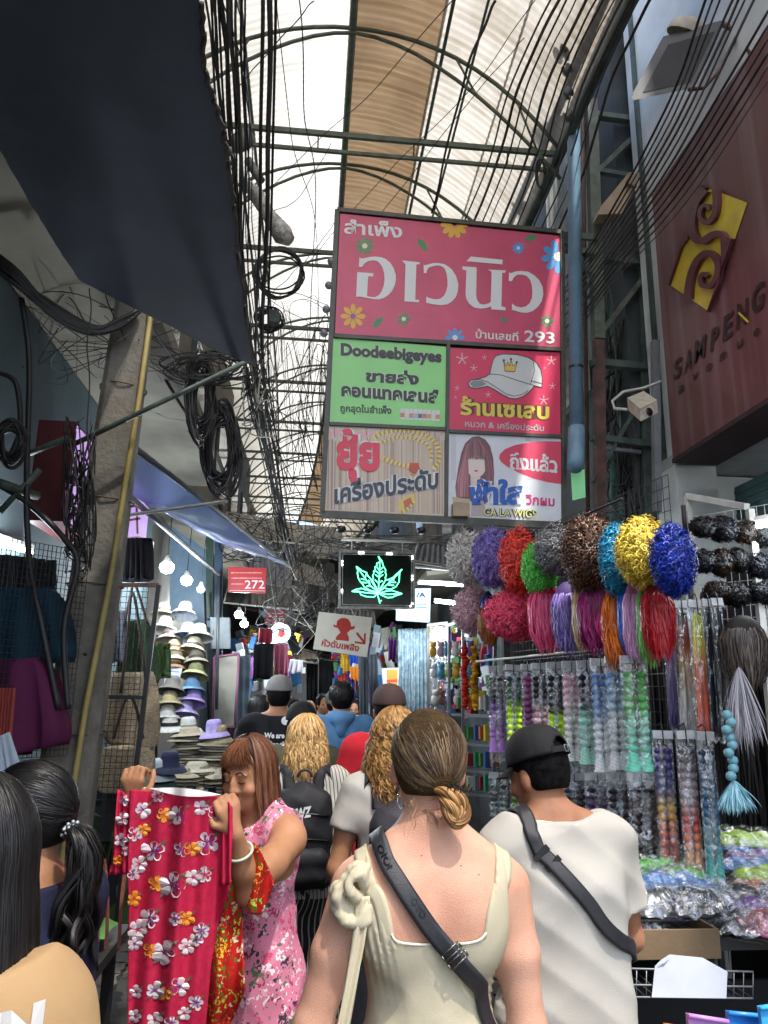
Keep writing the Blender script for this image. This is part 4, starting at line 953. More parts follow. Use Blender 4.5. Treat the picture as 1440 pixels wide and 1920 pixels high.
def hair_fall(p, mat, n=2600, length=.25, back=True, az=(-2.6, 2.6), crown=(0, -.03, .105), scale=(.088, .106, .104), w=.0035, amp=.006, freq=1.2, flare=.1, seed=1, hang=(0, 0), res=14, curl=0, curlf=8, name='hair', base=True, lenvar=.15, phimax=1.75, bangs=0, pull=0.):
    """hair falling from the crown over the skull, azimuth 0 = back of the head"""
    rs = np.random.RandomState(seed); u = rs.rand(n); a = az[0]+(az[1]-az[0])*u; ph0 = rs.rand(n)**.7*1.5*.8+.05
    t = np.linspace(0, 1, res); sc = np.array(scale)
    L_ = length*(1+lenvar*rs.normal(size=n)); bang = rs.rand(n) < bangs
    # arc part on the skull then hanging
    tot = (phimax-ph0)*.1+L_; sarc = (phimax-ph0)*.1/tot
    phi = ph0[:, None]+(phimax-ph0)[:, None]*np.minimum(t[None]/sarc[:, None], 1)
    dn = np.maximum(0, t[None]-sarc[:, None])*tot[:, None]
    depth = 1+.10*rs.rand(n)[:, None]
    X = np.sin(phi)*np.sin(a)[:, None]*sc[0]*depth; Y = -np.sin(phi)*np.cos(a)[:, None]*sc[1]*depth; Z = np.cos(phi)*sc[2]*depth
    out = np.stack([np.sin(a), -np.cos(a)], -1)
    fl = 1+flare*np.sin(np.minimum(dn/.2, 1.6)*1.6)-pull*dn/.2
    X = X*fl+hang[0]*dn; Y = Y*fl+hang[1]*dn; Z = Z-dn
    pts = np.stack([X, Y-.008, Z+.032], -1)+wave(res, n, amp, freq, rs, t)*np.clip((t-.1)*2, 0, 1)[None, :, None]
    if curl:
        th = curlf*6.28*t[None]+rs.rand(n, 1)*6.28; pts = pts+curl*np.stack([np.cos(th), np.sin(th), .6*np.sin(th+1)], -1)*np.clip(t*3, 0, 1)[None, :, None]
    nrm = pts*np.array([1, 1, .3]); nrm[..., 2] += .02
    hp = np.array(p.hc); Rm = p.Rh
    # rotate only the skull part with the head
    wq = np.clip(1-dn/.12, 0, 1)[..., None]; pr = pts@Rm.T; pts = pr*wq+(pts+0)*(1-wq) if abs(Rm[0, 1]) < .2 else pr; nrm = nrm@Rm.T
    pts = pts+hp
    clump = (np.sin(a*23+seed)*.5+.5)*.5+rs.rand(n)*.5
    Wp = p.W(pts.reshape(-1, 3)).reshape(pts.shape); Wn = rotz(nrm.reshape(-1, 3), -p.face).reshape(nrm.shape)
    return ribbons(name, Wp, w*(.6+.8*rs.rand(n)), Wn, mat, p.root, rnd=clump)
def skullcap(p, mat, scale=1.07, name='hair_base', lower=-.05, front=.06, cut=None, zback=None):
    E_ = tuple(Matrix([list(map(float, r_)) for r_ in p.Rh]).to_euler())
    pr = [ell(p.Hp((0, -.014, .032)), (.078*scale+.004, .096*scale+.004, .092*scale+.004), .02, rot=E_), ell(p.Hp((0, -.035, -.02)), (.066*scale, .062*scale, .07), .03, rot=E_)]
    Ri = p.Rh
    def c1(q):
        l = (q-p.hc.astype(F4))@Ri.astype(F4)
        return np.maximum(np.maximum(lower-l[:, 2]+.9*np.maximum(l[:, 1]-.02, 0), l[:, 1]-front), -1)
    return p.cloth(name, pr, 0., mat, cuts=[c1]+(cut or []), res=max(p.res*.8, .006))
def cap_hat(p, mat, brim_dir=0., arch=False, tilt=.12, up=.0, name='cap', s=1.0, brim_mat=None, under=None):
    """baseball cap; brim_dir 0 = brim to the face, pi = worn backwards"""
    t = thing('x', (0, 0, 0), None, None); bpy.data.objects.remove(t)
    nu, nv = 72, 22; V = []; Fc = []; Rm = np.array(Euler((tilt, 0, brim_dir)).to_matrix())
    rx, ry, rz = .09*s, .109*s, .108*s
    for i in range(nv+1):
        ph = (i/nv)*PI*.5
        for j in range(nu):
            a = 2*PI*j/nu; seam = 1-.012*(abs(math.sin(3*a)) < .07); x = rx*math.sin(ph)**.8*math.sin(a)*seam; y = ry*math.sin(ph)**.8*math.cos(a)*seam; z = rz*math.cos(ph)**.9 if ph < PI/2-1e-6 else 0
            V.append((x, y, z-.0))
    for i in range(nv):
        for j in range(nu):
            if arch:
                zc = (V[i*nu+j][2]+V[(i+1)*nu+j][2])/2; a = 2*PI*(j+.5)/nu; xx = math.sin(a)*rx
                if math.cos(a) < 0 and (xx/.038)**2+((zc)/.048)**2 < 1: continue
            Fc.append((i*nu+j, (i+1)*nu+j, (i+1)*nu+(j+1) % nu, i*nu+(j+1) % nu))
    def T(v): return p.W((np.asarray(v)@Rm.T+np.array((0, -.01, .035+up)))@p.Rh.T+p.hc)
    V = np.array(V); o = mesh_np(name, T(V), Fc, mat, p.root)
    md = o.modifiers.new('s', 'SOLIDIFY'); md.thickness = .0035*s; md.offset = -1
    mb = MB(); mb.ell(T([(0, 0, rz+.001)])[0], .007*p.k, 8, 5); mb.build('button', mat, o)
    # brim
    g = []; n1, n2 = 20, 6
    for i in range(n1+1):
        u = i/n1*2-1
        for j in range(n2+1):
            v = j/n2; a = u*1.15; r_ = 1+.0*v; bx = rx*math.sin(a)*(1+.12*v); by = ry*math.cos(a)*.98+v*.075*s*math.cos(u*1.35); g.append((bx, by, .004-.018*v-.022*(u*u)*(.4+.6*v)))
    f = [(i*(n2+1)+j, (i+1)*(n2+1)+j, (i+1)*(n2+1)+j+1, i*(n2+1)+j+1) for i in range(n1) for j in range(n2)]
    b = mesh_np('brim', T(g), f, brim_mat or mat, o); md = b.modifiers.new('s', 'SOLIDIFY'); md.thickness = .003
    if arch:
        mb = MB(); pts = []
        for k in range(13):
            a = PI-.47+.94*k/12; pts.append(((rx+.001)*math.sin(a), (ry+.001)*math.cos(a)))
        v = T([(x, y, z) for z in (.001, .019) for x, y in pts]); n = len(pts); mb.add(v, [(i, i+1, n+i+1, n+i) for i in range(n-1)]); q = mb.build('strap', mat, o); md = q.modifiers.new('s', 'SOLIDIFY'); md.thickness = .003
        c = T([(.012, -ry-.004, .010)])[0]; mb = MB()
        fx = np.array(T([(1, 0, 0)])[0])-np.array(T([(0, 0, 0)])[0]); fz = np.array(T([(0, 0, 1)])[0])-np.array(T([(0, 0, 0)])[0]); fx = Vector(fx); fz = Vector(fz)
        for a_, b_ in (((-.008, -.01), (.008, -.01)), ((.008, -.01), (.008, .01)), ((.008, .01), (-.008, .01)), ((-.008, .01), (-.008, -.01))): mb.tube([Vector(c)+fx*a_[0]+fz*a_[1], Vector(c)+fx*b_[0]+fz*b_[1]], .0014, 5)
        mb.build('buckle', grey_metal, o)
    return o, T
# ------------------------------------------------------------------ people
def lock(curve, rad, nrib, twist=0., rs=None, jit=.15, flat=1.):
    """hair ribbons lying round a tube along the curve"""
    rs = rs or nr; c = np.array(curve, float); n = len(c); t = np.gradient(c, axis=0); t /= np.maximum(np.linalg.norm(t, axis=1), 1e-9)[:, None]
    x = np.zeros_like(c); x0 = np.cross(t[0], (0.3, .2, 1.)); x0 /= np.linalg.norm(x0)
    for i in range(n): x0 = x0-t[i]*(x0@t[i]); x0 /= np.linalg.norm(x0); x[i] = x0
    y = np.cross(t, x); a = rs.rand(nrib)*6.283; s = np.linspace(0, 1, n); rad = np.array(rad if hasattr(rad, '__len__') else [rad]*n)
    an = a[:, None]+twist*s[None]*6.283; rr = rad[None]*(1+jit*rs.normal(size=(nrib, 1)))
    rd = np.cos(an)[..., None]*x[None]+np.sin(an)[..., None]*y[None]*flat
    return c[None]+rd*rr[..., None], rd
def spline(pts, n):
    P_ = [Vector(p) for p in pts]; Q = []; m = len(P_)-1
    for i in range(n):
        u = i/(n-1)*m; k = min(int(u), m-1); t = u-k; p0 = P_[max(0, k-1)]; p1 = P_[k]; p2 = P_[k+1]; p3 = P_[min(m, k+2)]
        Q.append(tuple(.5*((2*p1)+(p2-p0)*t+(2*p0-5*p1+4*p2-p3)*t*t+(3*p1-p0-3*p2+p3)*t**3)))
    return np.array(Q)
def hem(z): return lambda p: z-p[:, 2]
def top(z): return lambda p: p[:, 2]-z
def jersey(seed, drop=.0, amp=.004, freq=27): return Fold(seed, amp, freq, 5, [(1, 0, .8), (-1, 0, .7), (.2, 1, 1), (1, .3, -.3)])
def tshirt(p, mat, off=.014, hemz=.84, sleeve=.62, seed=1, neckr=.075, amp=.0045, name='shirt', long=False, res=None, loose=.0):
    pr = list(p.torso)+[n_[:5]+(.03,)+n_[6:] for n_ in p.neck]+[cap((-.02, -.02, 1.25), (-.02, -.015, .88), .10+loose, .125+loose, .06, sc=(1.35, 1, 1)), cap((.02, -.02, 1.25), (.02, -.015, .88), .10+loose, .125+loose, .06, sc=(1.35, 1, 1))]
    for side, sx in (('L', -1), ('R', 1)):
        if side in p.arms:
            sh, el, wr = [np.array(q) for q in p.arms[side]]; e = sh+(el-sh)*sleeve if not long else el
            pr.append(cap(sh, e, .056, .060 if not long else .048, .04))
            if long: pr.append(cap(el, wr, .048, .036, .03))
    armcuts = []
    ends = [(np.array(p.arms[s_][0]), np.array(p.arms[s_][1])) for s_ in p.arms]
    def ex(q, d):
        # sleeves end in a clean plane across the arm
        if not long:
            for sh, el in ends:
                ax = (el-sh); L_ = np.linalg.norm(ax); ax = ax/L_; t = (q-sh.astype(F4))@ax.astype(F4)-sleeve*L_
                near = np.linalg.norm(q-(sh+(el-sh)*.9).astype(F4), axis=1)-.16; side = np.abs(q[:, 0])-p.sw*.93
                reg = np.maximum(near, -side); d = np.where(reg < 0, np.maximum(d, t), d)
        return d
    nc = (p.hc[0]*.5, .0, 1.475)
    zn = 1.452+(neckr-.078)*-1.2
    def neck(q): return q[:, 2]-(zn-.35*np.maximum(q[:, 1], 0)+.25*np.minimum(np.maximum(np.abs(q[:, 0]-nc[0])-.06, 0), .1))
    o = p.cloth(name, pr, off, mat, cuts=[hem(hemz), neck], fold=jersey(seed, amp=amp), extra=ex, res=res)
    if False:
        t_ = np.linspace(0, 2*PI, 48); q = np.stack([nc[0]+(neckr+.004)*np.sin(t_), .004+(neckr+.004)*1.08*np.cos(t_), np.full(48, 1.56)], 1); bf = make_sdf(pr); q = p.project(q, np.tile((0, 0, -1), (48, 1)), lambda z: bf(z)-off, .002)
        MB().tube([tuple(v) for v in p.W(q)], .0052, 6, cap=False).build('collar', mat, o)
    return o
def trousers(p, mat, off=.014, zt=1.0, zb=.10, wide=0., name='trousers', res=None):
    pr = [q for q in p.torso[:2]]+p.torso[-2:]+[cap((sx*.085, -.005, .88), (sx*(.09+wide), .0, .1), .095, .06+wide, .03) for sx in (-1, 1)]
    return p.cloth(name, pr, off, mat, cuts=[hem(zb), top(zt)], fold=Fold(9, .004, 24, 4, [(1, 0, .5), (0, 1, .3)]), res=res)
def fabric(key, hexc, rough=.85, var=.04, bump=.3, bs=420, hex2=None, vs=3, spec=.25, transl=0):
    return M(key, srgb(hexc), rough, var=var, vs=vs, bump=bump, bs=bs, col2=srgb(hex2) if hex2 else None, spec=spec, transl=transl)
def stripes(key, c1, c2, scale, axis=(1, .25, 0), rough=.85, width=.5):
    if key in _M: return _M[key]
    m = bpy.data.materials.new(key); m.use_nodes = True; _M[key] = m; t = m.node_tree; b = t.nodes['Principled BSDF']; L = t.links.new; b.inputs['Roughness'].default_value = rough
    tc = t.nodes.new('ShaderNodeTexCoord'); vm = t.nodes.new('ShaderNodeVectorMath'); vm.operation = 'DOT_PRODUCT'; vm.inputs[1].default_value = axis; L(tc.outputs['Object'], vm.inputs[0])
    nz = t.nodes.new('ShaderNodeTexNoise'); nz.inputs['Scale'].default_value = 5; L(tc.outputs['Object'], nz.inputs[0])
    ad = t.nodes.new('ShaderNodeMath'); ad.operation = 'MULTIPLY_ADD'; ad.inputs[1].default_value = .03; L(nz.outputs[0], ad.inputs[0]); L(vm.outputs['Value'], ad.inputs[2])
    mu = t.nodes.new('ShaderNodeMath'); mu.operation = 'MULTIPLY'; mu.inputs[1].default_value = scale; L(ad.outputs[0], mu.inputs[0])
    fr = t.nodes.new('ShaderNodeMath'); fr.operation = 'FRACT'; L(mu.outputs[0], fr.inputs[0]); r = t.nodes.new('ShaderNodeValToRGB'); r.color_ramp.interpolation = 'LINEAR'
    r.color_ramp.elements[0].color = (*srgb(c1), 1); r.color_ramp.elements[0].position = width; r.color_ramp.elements[1].color = (*srgb(c2), 1); r.color_ramp.elements[1].position = width+.08
    L(fr.outputs[0], r.inputs[0]); L(r.outputs[0], b.inputs['Base Color']); return m
h_brown = hairmat('hair_ash_brown', srgb('#3a2c20'), srgb('#8f7556'), .6); h_blond = hairmat('hair_blond', srgb('#8a6034'), srgb('#e8c080')); h_bun = hairmat('hair_bun_blond', srgb('#6b4626'), srgb('#d2a266'))
h_black = hairmat('hair_black', srgb('#0b0909'), srgb('#1c1818'), .42); h_auburn = hairmat('hair_auburn', srgb('#3a211b'), srgb('#8a5a3c')); h_curl = hairmat('hair_curly_gold', srgb('#5f3d1d'), srgb('#c99a5a')); h_grey = hairmat('hair_greyish', srgb('#3c3a38'), srgb('#8a8680'))
brown_base = M('hair_base_brown', srgb('#44341f'), .85, var=.3, vs=30, bump=.5, bs=200, spec=.15); black_base = M('hair_base_black', srgb('#0d0b0b'), .7, var=.1, spec=.2); blond_base = M('hair_base_blond', srgb('#8a6236'), .8, var=.2); auburn_base = M('hair_base_auburn', srgb('#43281f'), .8, var=.2)
strap_m = M('black_webbing', srgb('#26262a'), .42, var=.1, vs=30, bump=.25, bs=500); blk_cloth = fabric('black_nylon', '#26262a', .6, .12, .2, 160); blk_tee = fabric('black_cotton', '#1b1c20')

# --- woman in the cream dress, nearest the camera, seen from behind
a = Person(.277, 1.74, 'woman in cream low-backed dress with a blond bun and black crossbody strap, seen from behind', H=1.63, skin=skin_fair, res=.0062, girth=1.0, drop=.022, neckl=.028, headturn=-.06, headtilt=-.05,
           arms={'L': ((-.255, -.02, 1.09), (-.22, .17, .98)), 'R': ((.205, -.035, 1.08), (.18, .15, .94))})
a.hc = a.hc+np.array((-.004, 0, .0))
for i, h_ in enumerate(a.head): a.head[i] = (h_[0], h_[1]+A3(-.004, 0, 0))+h_[2:]
a.neck = [cap((-.012, -.012, 1.40), a.hc+np.array((.005, -.015, -.06)), .058, .051, .035)]
a.torso += [ell((-.085, -.068, 1.30), (.06, .04, .085), .05), ell((.085, -.068, 1.30), (.06, .04, .085), .05)]     # shoulder blades
a.relaxed_hands(); a.body(skin_fair)
cream = fabric('cream_jersey', '#c2b89d', .8, .05, .14, 500, '#b2a88c')
def scoop(q):
    hw = .096+(q[:, 2]-1.272)*.28; u = np.abs(q[:, 0]+.004)-hw; w = 1.272-q[:, 2]; k = .035; h = np.clip(.5-.5*(w-u)/k, 0, 1); return -(w+(u-w)*h+k*h*(1-h))
def armhole(q): return np.abs(q[:, 0])-(.155+np.maximum(0, 1.25-q[:, 2])*.55+np.maximum(0, 1.16-q[:, 2])*2)
fd = Fold(3, .0022, 30, 5, [(1, 0, .4), (.2, 0, 1), (0, 1, .5)])
def rumple(p):
    x, y, z = p[:, 0], p[:, 1], p[:, 2]; g = np.exp(-((x-.165)/.05)**2-((z-1.17)/.05)**2-((y+.02)/.09)**2)
    g2 = np.exp(-((x+.13)/.045)**2-((z-1.26)/.07)**2); wst = np.clip((1.14-z)*9, 0, 1)
    return fd(p)+.006*g*np.sin((z*1.0+x*.75)*330)+.0035*g2*np.sin((x+z*.25)*420)-.0045*wst*np.abs(np.sin((z+.35*x*np.sign(x))*62+x*8))
dr = a.cloth('dress', a.torso[:8]+[cap((0, 0, .95), (0, 0, .5), .15, .19, .05, sc=(1.2, .8, 1))]+a.torso[8:], .007, cream, cuts=[scoop, armhole, hem(.42), top(1.47)], fold=rumple, res=.0052)
# straps over the shoulders and the hem line of the neckline
a.band([(.120, -.17, 1.20), (.127, -.16, 1.30), (.138, -.13, 1.36), (.148, -.08, 1.39), (.15, -.01, 1.42), (.14, .07, 1.38), (.12, .14, 1.3)], .034, cream, a.bodyf, 'dress_strap', .003, dr, .003)
a.band([(-.120, -.17, 1.20), (-.127, -.16, 1.30), (-.138, -.13, 1.36), (-.148, -.08, 1.38), (-.15, -.01, 1.42), (-.138, .07, 1.38), (-.12, .14, 1.3)], .030, cream, a.bodyf, 'dress_strap', .003, dr, .003)
sc_ = [(-.101, -.2, 1.294), (-.088, -.2, 1.280), (-.04, -.2, 1.273), (0, -.2, 1.272), (.04, -.2, 1.273), (.08, -.2, 1.280), (.098, -.2, 1.294)]
Q = a.project(spline(sc_, 60), np.tile([0, 1, 0], (60, 1)), lambda p: np.minimum(a.bodyf(p), make_sdf(a.torso)(p)-.006), .0008); mb = MB(); mb.tube([tuple(v) for v in a.W(Q)], .0028, 6); mb.build('neckline_hem', fabric('cream_hem', '#e6dfc9'), dr)
# the knotted tie on the left shoulder
kn = []
kc = np.array((-.162, -.075, 1.355))
for pts, r_ in (([(0, 0, -.035), (-.035, -.01, -.02), (-.05, -.01, .012), (-.032, -.005, .045), (.0, 0, .058), (.014, .0, .03), (0, 0, 0)], .013), ([(0, 0, -.01), (-.022, -.03, .01), (-.028, -.03, .036), (-.006, -.025, .05), (.008, -.01, .02)], .012),
               ([(-.045, 0, -.02), (-.03, -.02, -.04), (-.008, -.03, -.045), (.01, -.02, -.03), (.008, 0, -.005)], .014), ([(-.05, .01, .02), (-.056, .01, -.01), (-.04, -.01, -.035)], .012)):
    q = spline(pts, 12)+kc
    for i in range(11): kn.append(cap(q[i], q[i+1], r_*(.85+.3*math.sin(i)), k=.006))
a.cloth('shoulder_knot', kn, 0, cream, fold=Fold(21, .0022, 170, 4), res=.0034, parent=dr)
tl = MB()
q = spline([(-.158, -.10, 1.36), (-.172, -.115, 1.27), (-.19, -.13, 1.16), (-.215, -.14, 1.02), (-.225, -.14, .9)], 30)
tl.grid(lambda u, v: Vector(a.W([(q[int(round(u*29))][0]+(v-.5)*.026, q[int(round(u*29))][1]+.006*math.sin(v*9+u*8), q[int(round(u*29))][2])])[0]), 29, 6)
o = tl.build('tie_end', cream, dr); md = o.modifiers.new('s', 'SOLIDIFY'); md.thickness = .003
# crossbody strap
def surfa(p): return np.minimum(a.bodyf(p), a.lf0(p))
a.lf0 = dr_f = None
base_t = make_sdf(a.torso[:8]+[cap((0, 0, .95), (0, 0, .5), .15, .19, .05, sc=(1.2, .8, 1))]+a.torso[8:])
def surfa(p): return np.minimum(a.bodyf(p), base_t(p)-.008)
path = [(-.105, .12, 1.38), (-.112, .05, 1.44), (-.115, -.02, 1.455), (-.112, -.09, 1.43)]+[tuple(a.Linv(P(px, py, 1.62))) for px, py in ((745, 1645), (778, 1700), (812, 1748), (850, 1795), (893, 1848), (945, 1905))]+[tuple(a.Linv(P(985, 1955, 1.67)))]
a.band(path, .036, strap_m, lambda p: base_t(p)-.009, 'bag_strap', .004)
for px, py in ((862, 1806), (850, 1790)):
    c = Vector(a.W(a.project([a.Linv(P(px, py, 1.6))], [(0, 1, 0)], surfa, .009))[0]); b_ = MB(); d = Vector((.62, 0, -.78)).normalized(); w_ = Vector((.78, 0, .62))
    for e in ((-1, 1), (1, 1)): pass
    for k in (-1, 1): b_.tube([c+w_*.021+d*.006*k, c-w_*.021+d*.006*k], .0022, 6)
    b_.tube([c+w_*.021-d*.006, c+w_*.021+d*.006], .0022, 6).tube([c-w_*.021-d*.006, c-w_*.021+d*.006], .0022, 6); b_.build('strap_buckle', M('dark_chrome', (.2, .19, .17), .25, metal=.9, var=0), a.root)
for q0_, q1_, t_ in (((714, 1592), (732, 1628), 'OIOI'), ((772, 1680), (794, 1716), 'OYO')):
    c0, c1 = [a.Linv(P(*q_, 1.63)) for q_ in (q0_, q1_)]; v, f = text_mesh(t_, .02); d = c1-c0; d[1] = 0; nn = np.array((-d[2], 0, d[0])); nn /= np.linalg.norm(nn)
    pp = np.array((c0[0], -.3, c0[2]))+v[:, :1]*d+(v[:, 1:2]-.5)*.014*nn; pp = a.project(pp, np.tile([0, 1, 0], (len(pp), 1)), lambda p: base_t(p)-.009, .0095); MB().add([tuple(x) for x in a.W(pp)], f).build('strap_print', M('strap_print', (.004, .004, .005), .3, var=0), a.root)
for px, py in ((803, 1622), (912, 1655), (880, 1640), (760, 1690)):
    q_ = a.project([a.Linv(P(px, py, 1.58))], [(0, 1, 0)], a.bodyf, .0002)[0]; MB().ell(tuple(a.W([q_])[0]), (.0016, .0008, .0014), 8, 5).build('mole', M('mole_brown', srgb('#6b3f30'), .6, var=0), a.bodyobj)
# hair: swept from the hairline into the low bun
skullcap(a, brown_base, 1.03, lower=-.062, front=.07)
def swept(p, mat, endp, n, w, seed, sc=(.084, .103, .1), res=16, zc=.025, rough=.004, ribw=None):
    rs = np.random.RandomState(seed); th = rs.rand(n)*6.283; A_ = np.array((0, .62, .79)); B_ = np.array((0, -.66, -.74))
    up = (np.cos(th)+1)/2; base = np.where(np.cos(th)[:, None] > 0, np.cos(th)[:, None]*A_, -np.cos(th)[:, None]*B_)+np.sin(th)[:, None]*np.array((1, 0, -.12))
    base /= np.linalg.norm(base, axis=1)[:, None]; e = np.array(endp)-np.array((0, -.012, zc)); ed = e/np.array(sc); ed /= np.linalg.norm(ed)
    u0 = rs.rand(n)*.55; t = np.linspace(0, 1, res); u = u0[:, None]+(1-u0)[:, None]*t[None]
    dot = np.clip(base@ed, -.999, .999); om = np.arccos(dot); so_ = np.sin(om)
    D = (np.sin((1-u)*om[:, None])/so_[:, None])[..., None]*base[:, None]+(np.sin(u*om[:, None])/so_[:, None])[..., None]*ed
    lift = 1+.035*rs.rand(n)[:, None]+.02*np.sin(th*9+seed)[:, None]; pts = D*np.array(sc)*lift[..., None]+np.array((0, -.012, zc))+wave(res, n, rough, 1.1, rs, t)*np.sin(t*PI)[None, :, None]
    pts[:, :, :] = pts; nrm = D/np.array(sc)
    pts = pts@p.Rh.T+p.hc; nrm = nrm@p.Rh.T; W_ = p.W(pts.reshape(-1, 3)).reshape(pts.shape)
    rnd = np.clip(.12+.45*(np.sin(th*31)*.5+.5)**3+.25*rs.rand(n)+.45*(rs.rand(n) < .10), 0, 1)
    return ribbons('hair', W_, w*(.5+.9*rs.rand(n)), rotz(nrm.reshape(-1, 3), -p.face).reshape(nrm.shape), mat, p.root, rnd=rnd, taper=.12)
bun = np.array((.038, -.098, -.062))
swept(a, h_brown, bun, 9500, .0019, 2)
rs = np.random.RandomState(4); LP = []; LN = []
bc = a.hc+np.array((.036, -.114, -.078))
for pts, r_ in (([(-.025, .01, .03), (0, -.012, .034), (.022, -.012, .02), (.028, -.005, -.008), (.016, -.006, -.03)], .0135), ([(-.028, .0, .02), (-.012, -.022, .012), (.006, -.02, -.01), (.004, -.012, -.034)], .0125),
               ([(.02, -.01, .025), (.034, -.006, .0), (.03, -.01, -.024), (.008, -.016, -.038), (-.012, -.008, -.03)], .0125), ([(-.022, -.006, .024), (-.02, -.018, -.004), (-.006, -.02, -.026), (.014, -.014, -.022), (.02, -.016, .004), (.004, -.024, .012)], .011),
               ([(-.04, .02, .04), (-.02, -.012, .042), (.0, -.026, .028), (.016, -.026, .008)], .009)):
    r_ *= .88; c_ = spline([tuple(np.array(q_)*.84) for q_ in pts], 14)+bc; rr = r_*np.sin(np.linspace(.35, PI-.25, 14))**.5; p_, n_a = lock(c_, rr, 130, .35, rs, .1); LP.append(p_); LN.append(n_a)
LP = np.concatenate(LP); LN = np.concatenate(LN); ribbons('hair_bun', a.W(LP.reshape(-1, 3)).reshape(LP.shape), .0024, LN, h_bun, a.root, rnd=rs.rand(len(LP)), taper=.1)
mb = MB(); mb.ell(tuple(a.W([bc+np.array((0, .008, 0))])[0]), (.020, .017, .025), 12, 8); mb.build('bun_core', M('bun_core', srgb('#6f4c2c'), .6), a.root)
mb = MB()
for k in range(9):
    c = bc+np.array((-.012+.006*k, -.012, .034+.005*math.sin(k*2.2))); mb.tube([tuple(a.W([c])[0]), tuple(a.W([c+np.array((.004*math.sin(k), -.018, .016))])[0])], .0016, 5)
mb.build('hair_claw', black_metal, a.root)
# loose wisps
n = 26; t = np.linspace(0, 1, 10); s0 = a.hc+np.stack([rs.uniform(-.06, .02, n), np.full(n, -.075), rs.uniform(-.1, -.06, n)], -1); d = np.stack([rs.uniform(-.01, .03, n), rs.uniform(-.03, -.01, n), rs.uniform(-.045, .01, n)], -1)
pts = s0[:, None]+d[:, None]*t[None, :, None]+wave(10, n, .004, 1, rs, t); ribbons('hair_wisps', a.W(pts.reshape(-1, 3)).reshape(pts.shape), .0011, np.tile((0, -1, .2), (n, 10, 1)), h_bun, a.root)
mb = MB(); mb.tube([tuple(a.W([a.hc+np.array(q_)])[0]) for q_ in ((-.07, -.02, -.06), (-.074, -.02, -.08), (-.066, -.02, -.095), (-.058, -.02, -.085))], .0014, 6); mb.build('earring', M('silver', (.6, .6, .6), .2, metal=1, var=0), a.root)

# --- man in the white T-shirt with the black cap
b = Person(.735, 2.28, 'young man in white T-shirt and backwards black cap with a black crossbody strap', H=1.59, skin=skin_brown, res=.0075, female=False, face=-.16, headturn=.42, headtilt=-.22, girth=.98,
           arms={'L': ((-.23, .05, 1.10), (-.12, .28, 1.05)), 'R': ((.25, .02, 1.09), (.16, .25, .99))})
b.hc = b.hc+np.array((-.035, .02, -.01)); 
for i, h_ in enumerate(b.head): b.head[i] = (h_[0], h_[1]+A3(-.035, .02, -.01))+h_[2:]
b.neck = [cap((-.01, -.012, 1.40), b.hc+np.array((.005, -.02, -.07)), .064, .057, .04)]
b.he = None; b.make_face(); b.relaxed_hands(); b.body(skin_brown)
wtee = fabric('white_cotton', '#b5b1a8', .85, .03, .2, 480, '#aaa59b')
sh = tshirt(b, wtee, .013, .80, .66, 5, .078, .007, loose=.010)
shf = b.lastf
mb = MB(); Q = [(b.hc[0]*.5+.083*math.sin(t_), .012+.083*math.cos(t_)*.98-.0, 1.447+.012*math.cos(t_)) for t_ in np.linspace(0, 2*PI, 40)]
trousers(b, fabric('dark_jeans', '#2a3140'))
tb_ = make_sdf(list(b.torso)+[cap((q_, -.02, 1.25), (q_, -.015, .88), .11, .135, .06, sc=(1.35, 1, 1)) for q_ in (-.02, .02)])
b.band([(-.125, .12, 1.38), (-.13, .04, 1.45), (-.125, -.04, 1.46)]+[tuple(b.Linv(P(px, py, 2.12))) for px, py in ((1008, 1580), (1040, 1615), (1075, 1658), (1110, 1700), (1145, 1742))]+[tuple(b.Linv(P(1172, 1776, 2.2))), tuple(b.Linv(P(1176, 1792, 2.3)))], .042, strap_m, lambda p: np.minimum(tb_(p)-.018, shf(p)), 'bag_strap', .004)
for px, py in ((1032, 1607), (1052, 1626)):
    c = b.project([b.Linv(P(px, py, 2.1))], [(0, 1, 0)], shf, .011)[0]; mb = MB(); mb.box(tuple(b.W([c])[0]), (.05, .008, .016), (0, R(-42)+PI/2*0, 0)); mb.build('strap_buckle', black_metal, b.root)
mb = MB(); Q = b.project([(b.hc[0]*.6+.1*math.sin(t_), -.012+.1*math.cos(t_), 1.462+.012*math.cos(t_)) for t_ in np.linspace(1.6, 4.7, 40)], [(-math.sin(t_), -math.cos(t_), 0) for t_ in np.linspace(1.6, 4.7, 40)], b.bodyf, .002)
mb.tube([tuple(q) for q in b.W(Q)], .0014, 5); mb.build('necklace', M('silver_chain', (.6, .58, .52), .25, metal=.9, var=0), b.root)
skullcap(b, M('short_black_hair', (.012, .011, .012), .95, var=.5, vs=60, bump=1., bs=900, spec=.1), .99, lower=-.05, front=.05)
cap_hat(b, fabric('black_cap_cloth', '#1d1d20', .75, .1, .3, 300), brim_dir=0., arch=True, tilt=-.10, up=.008)

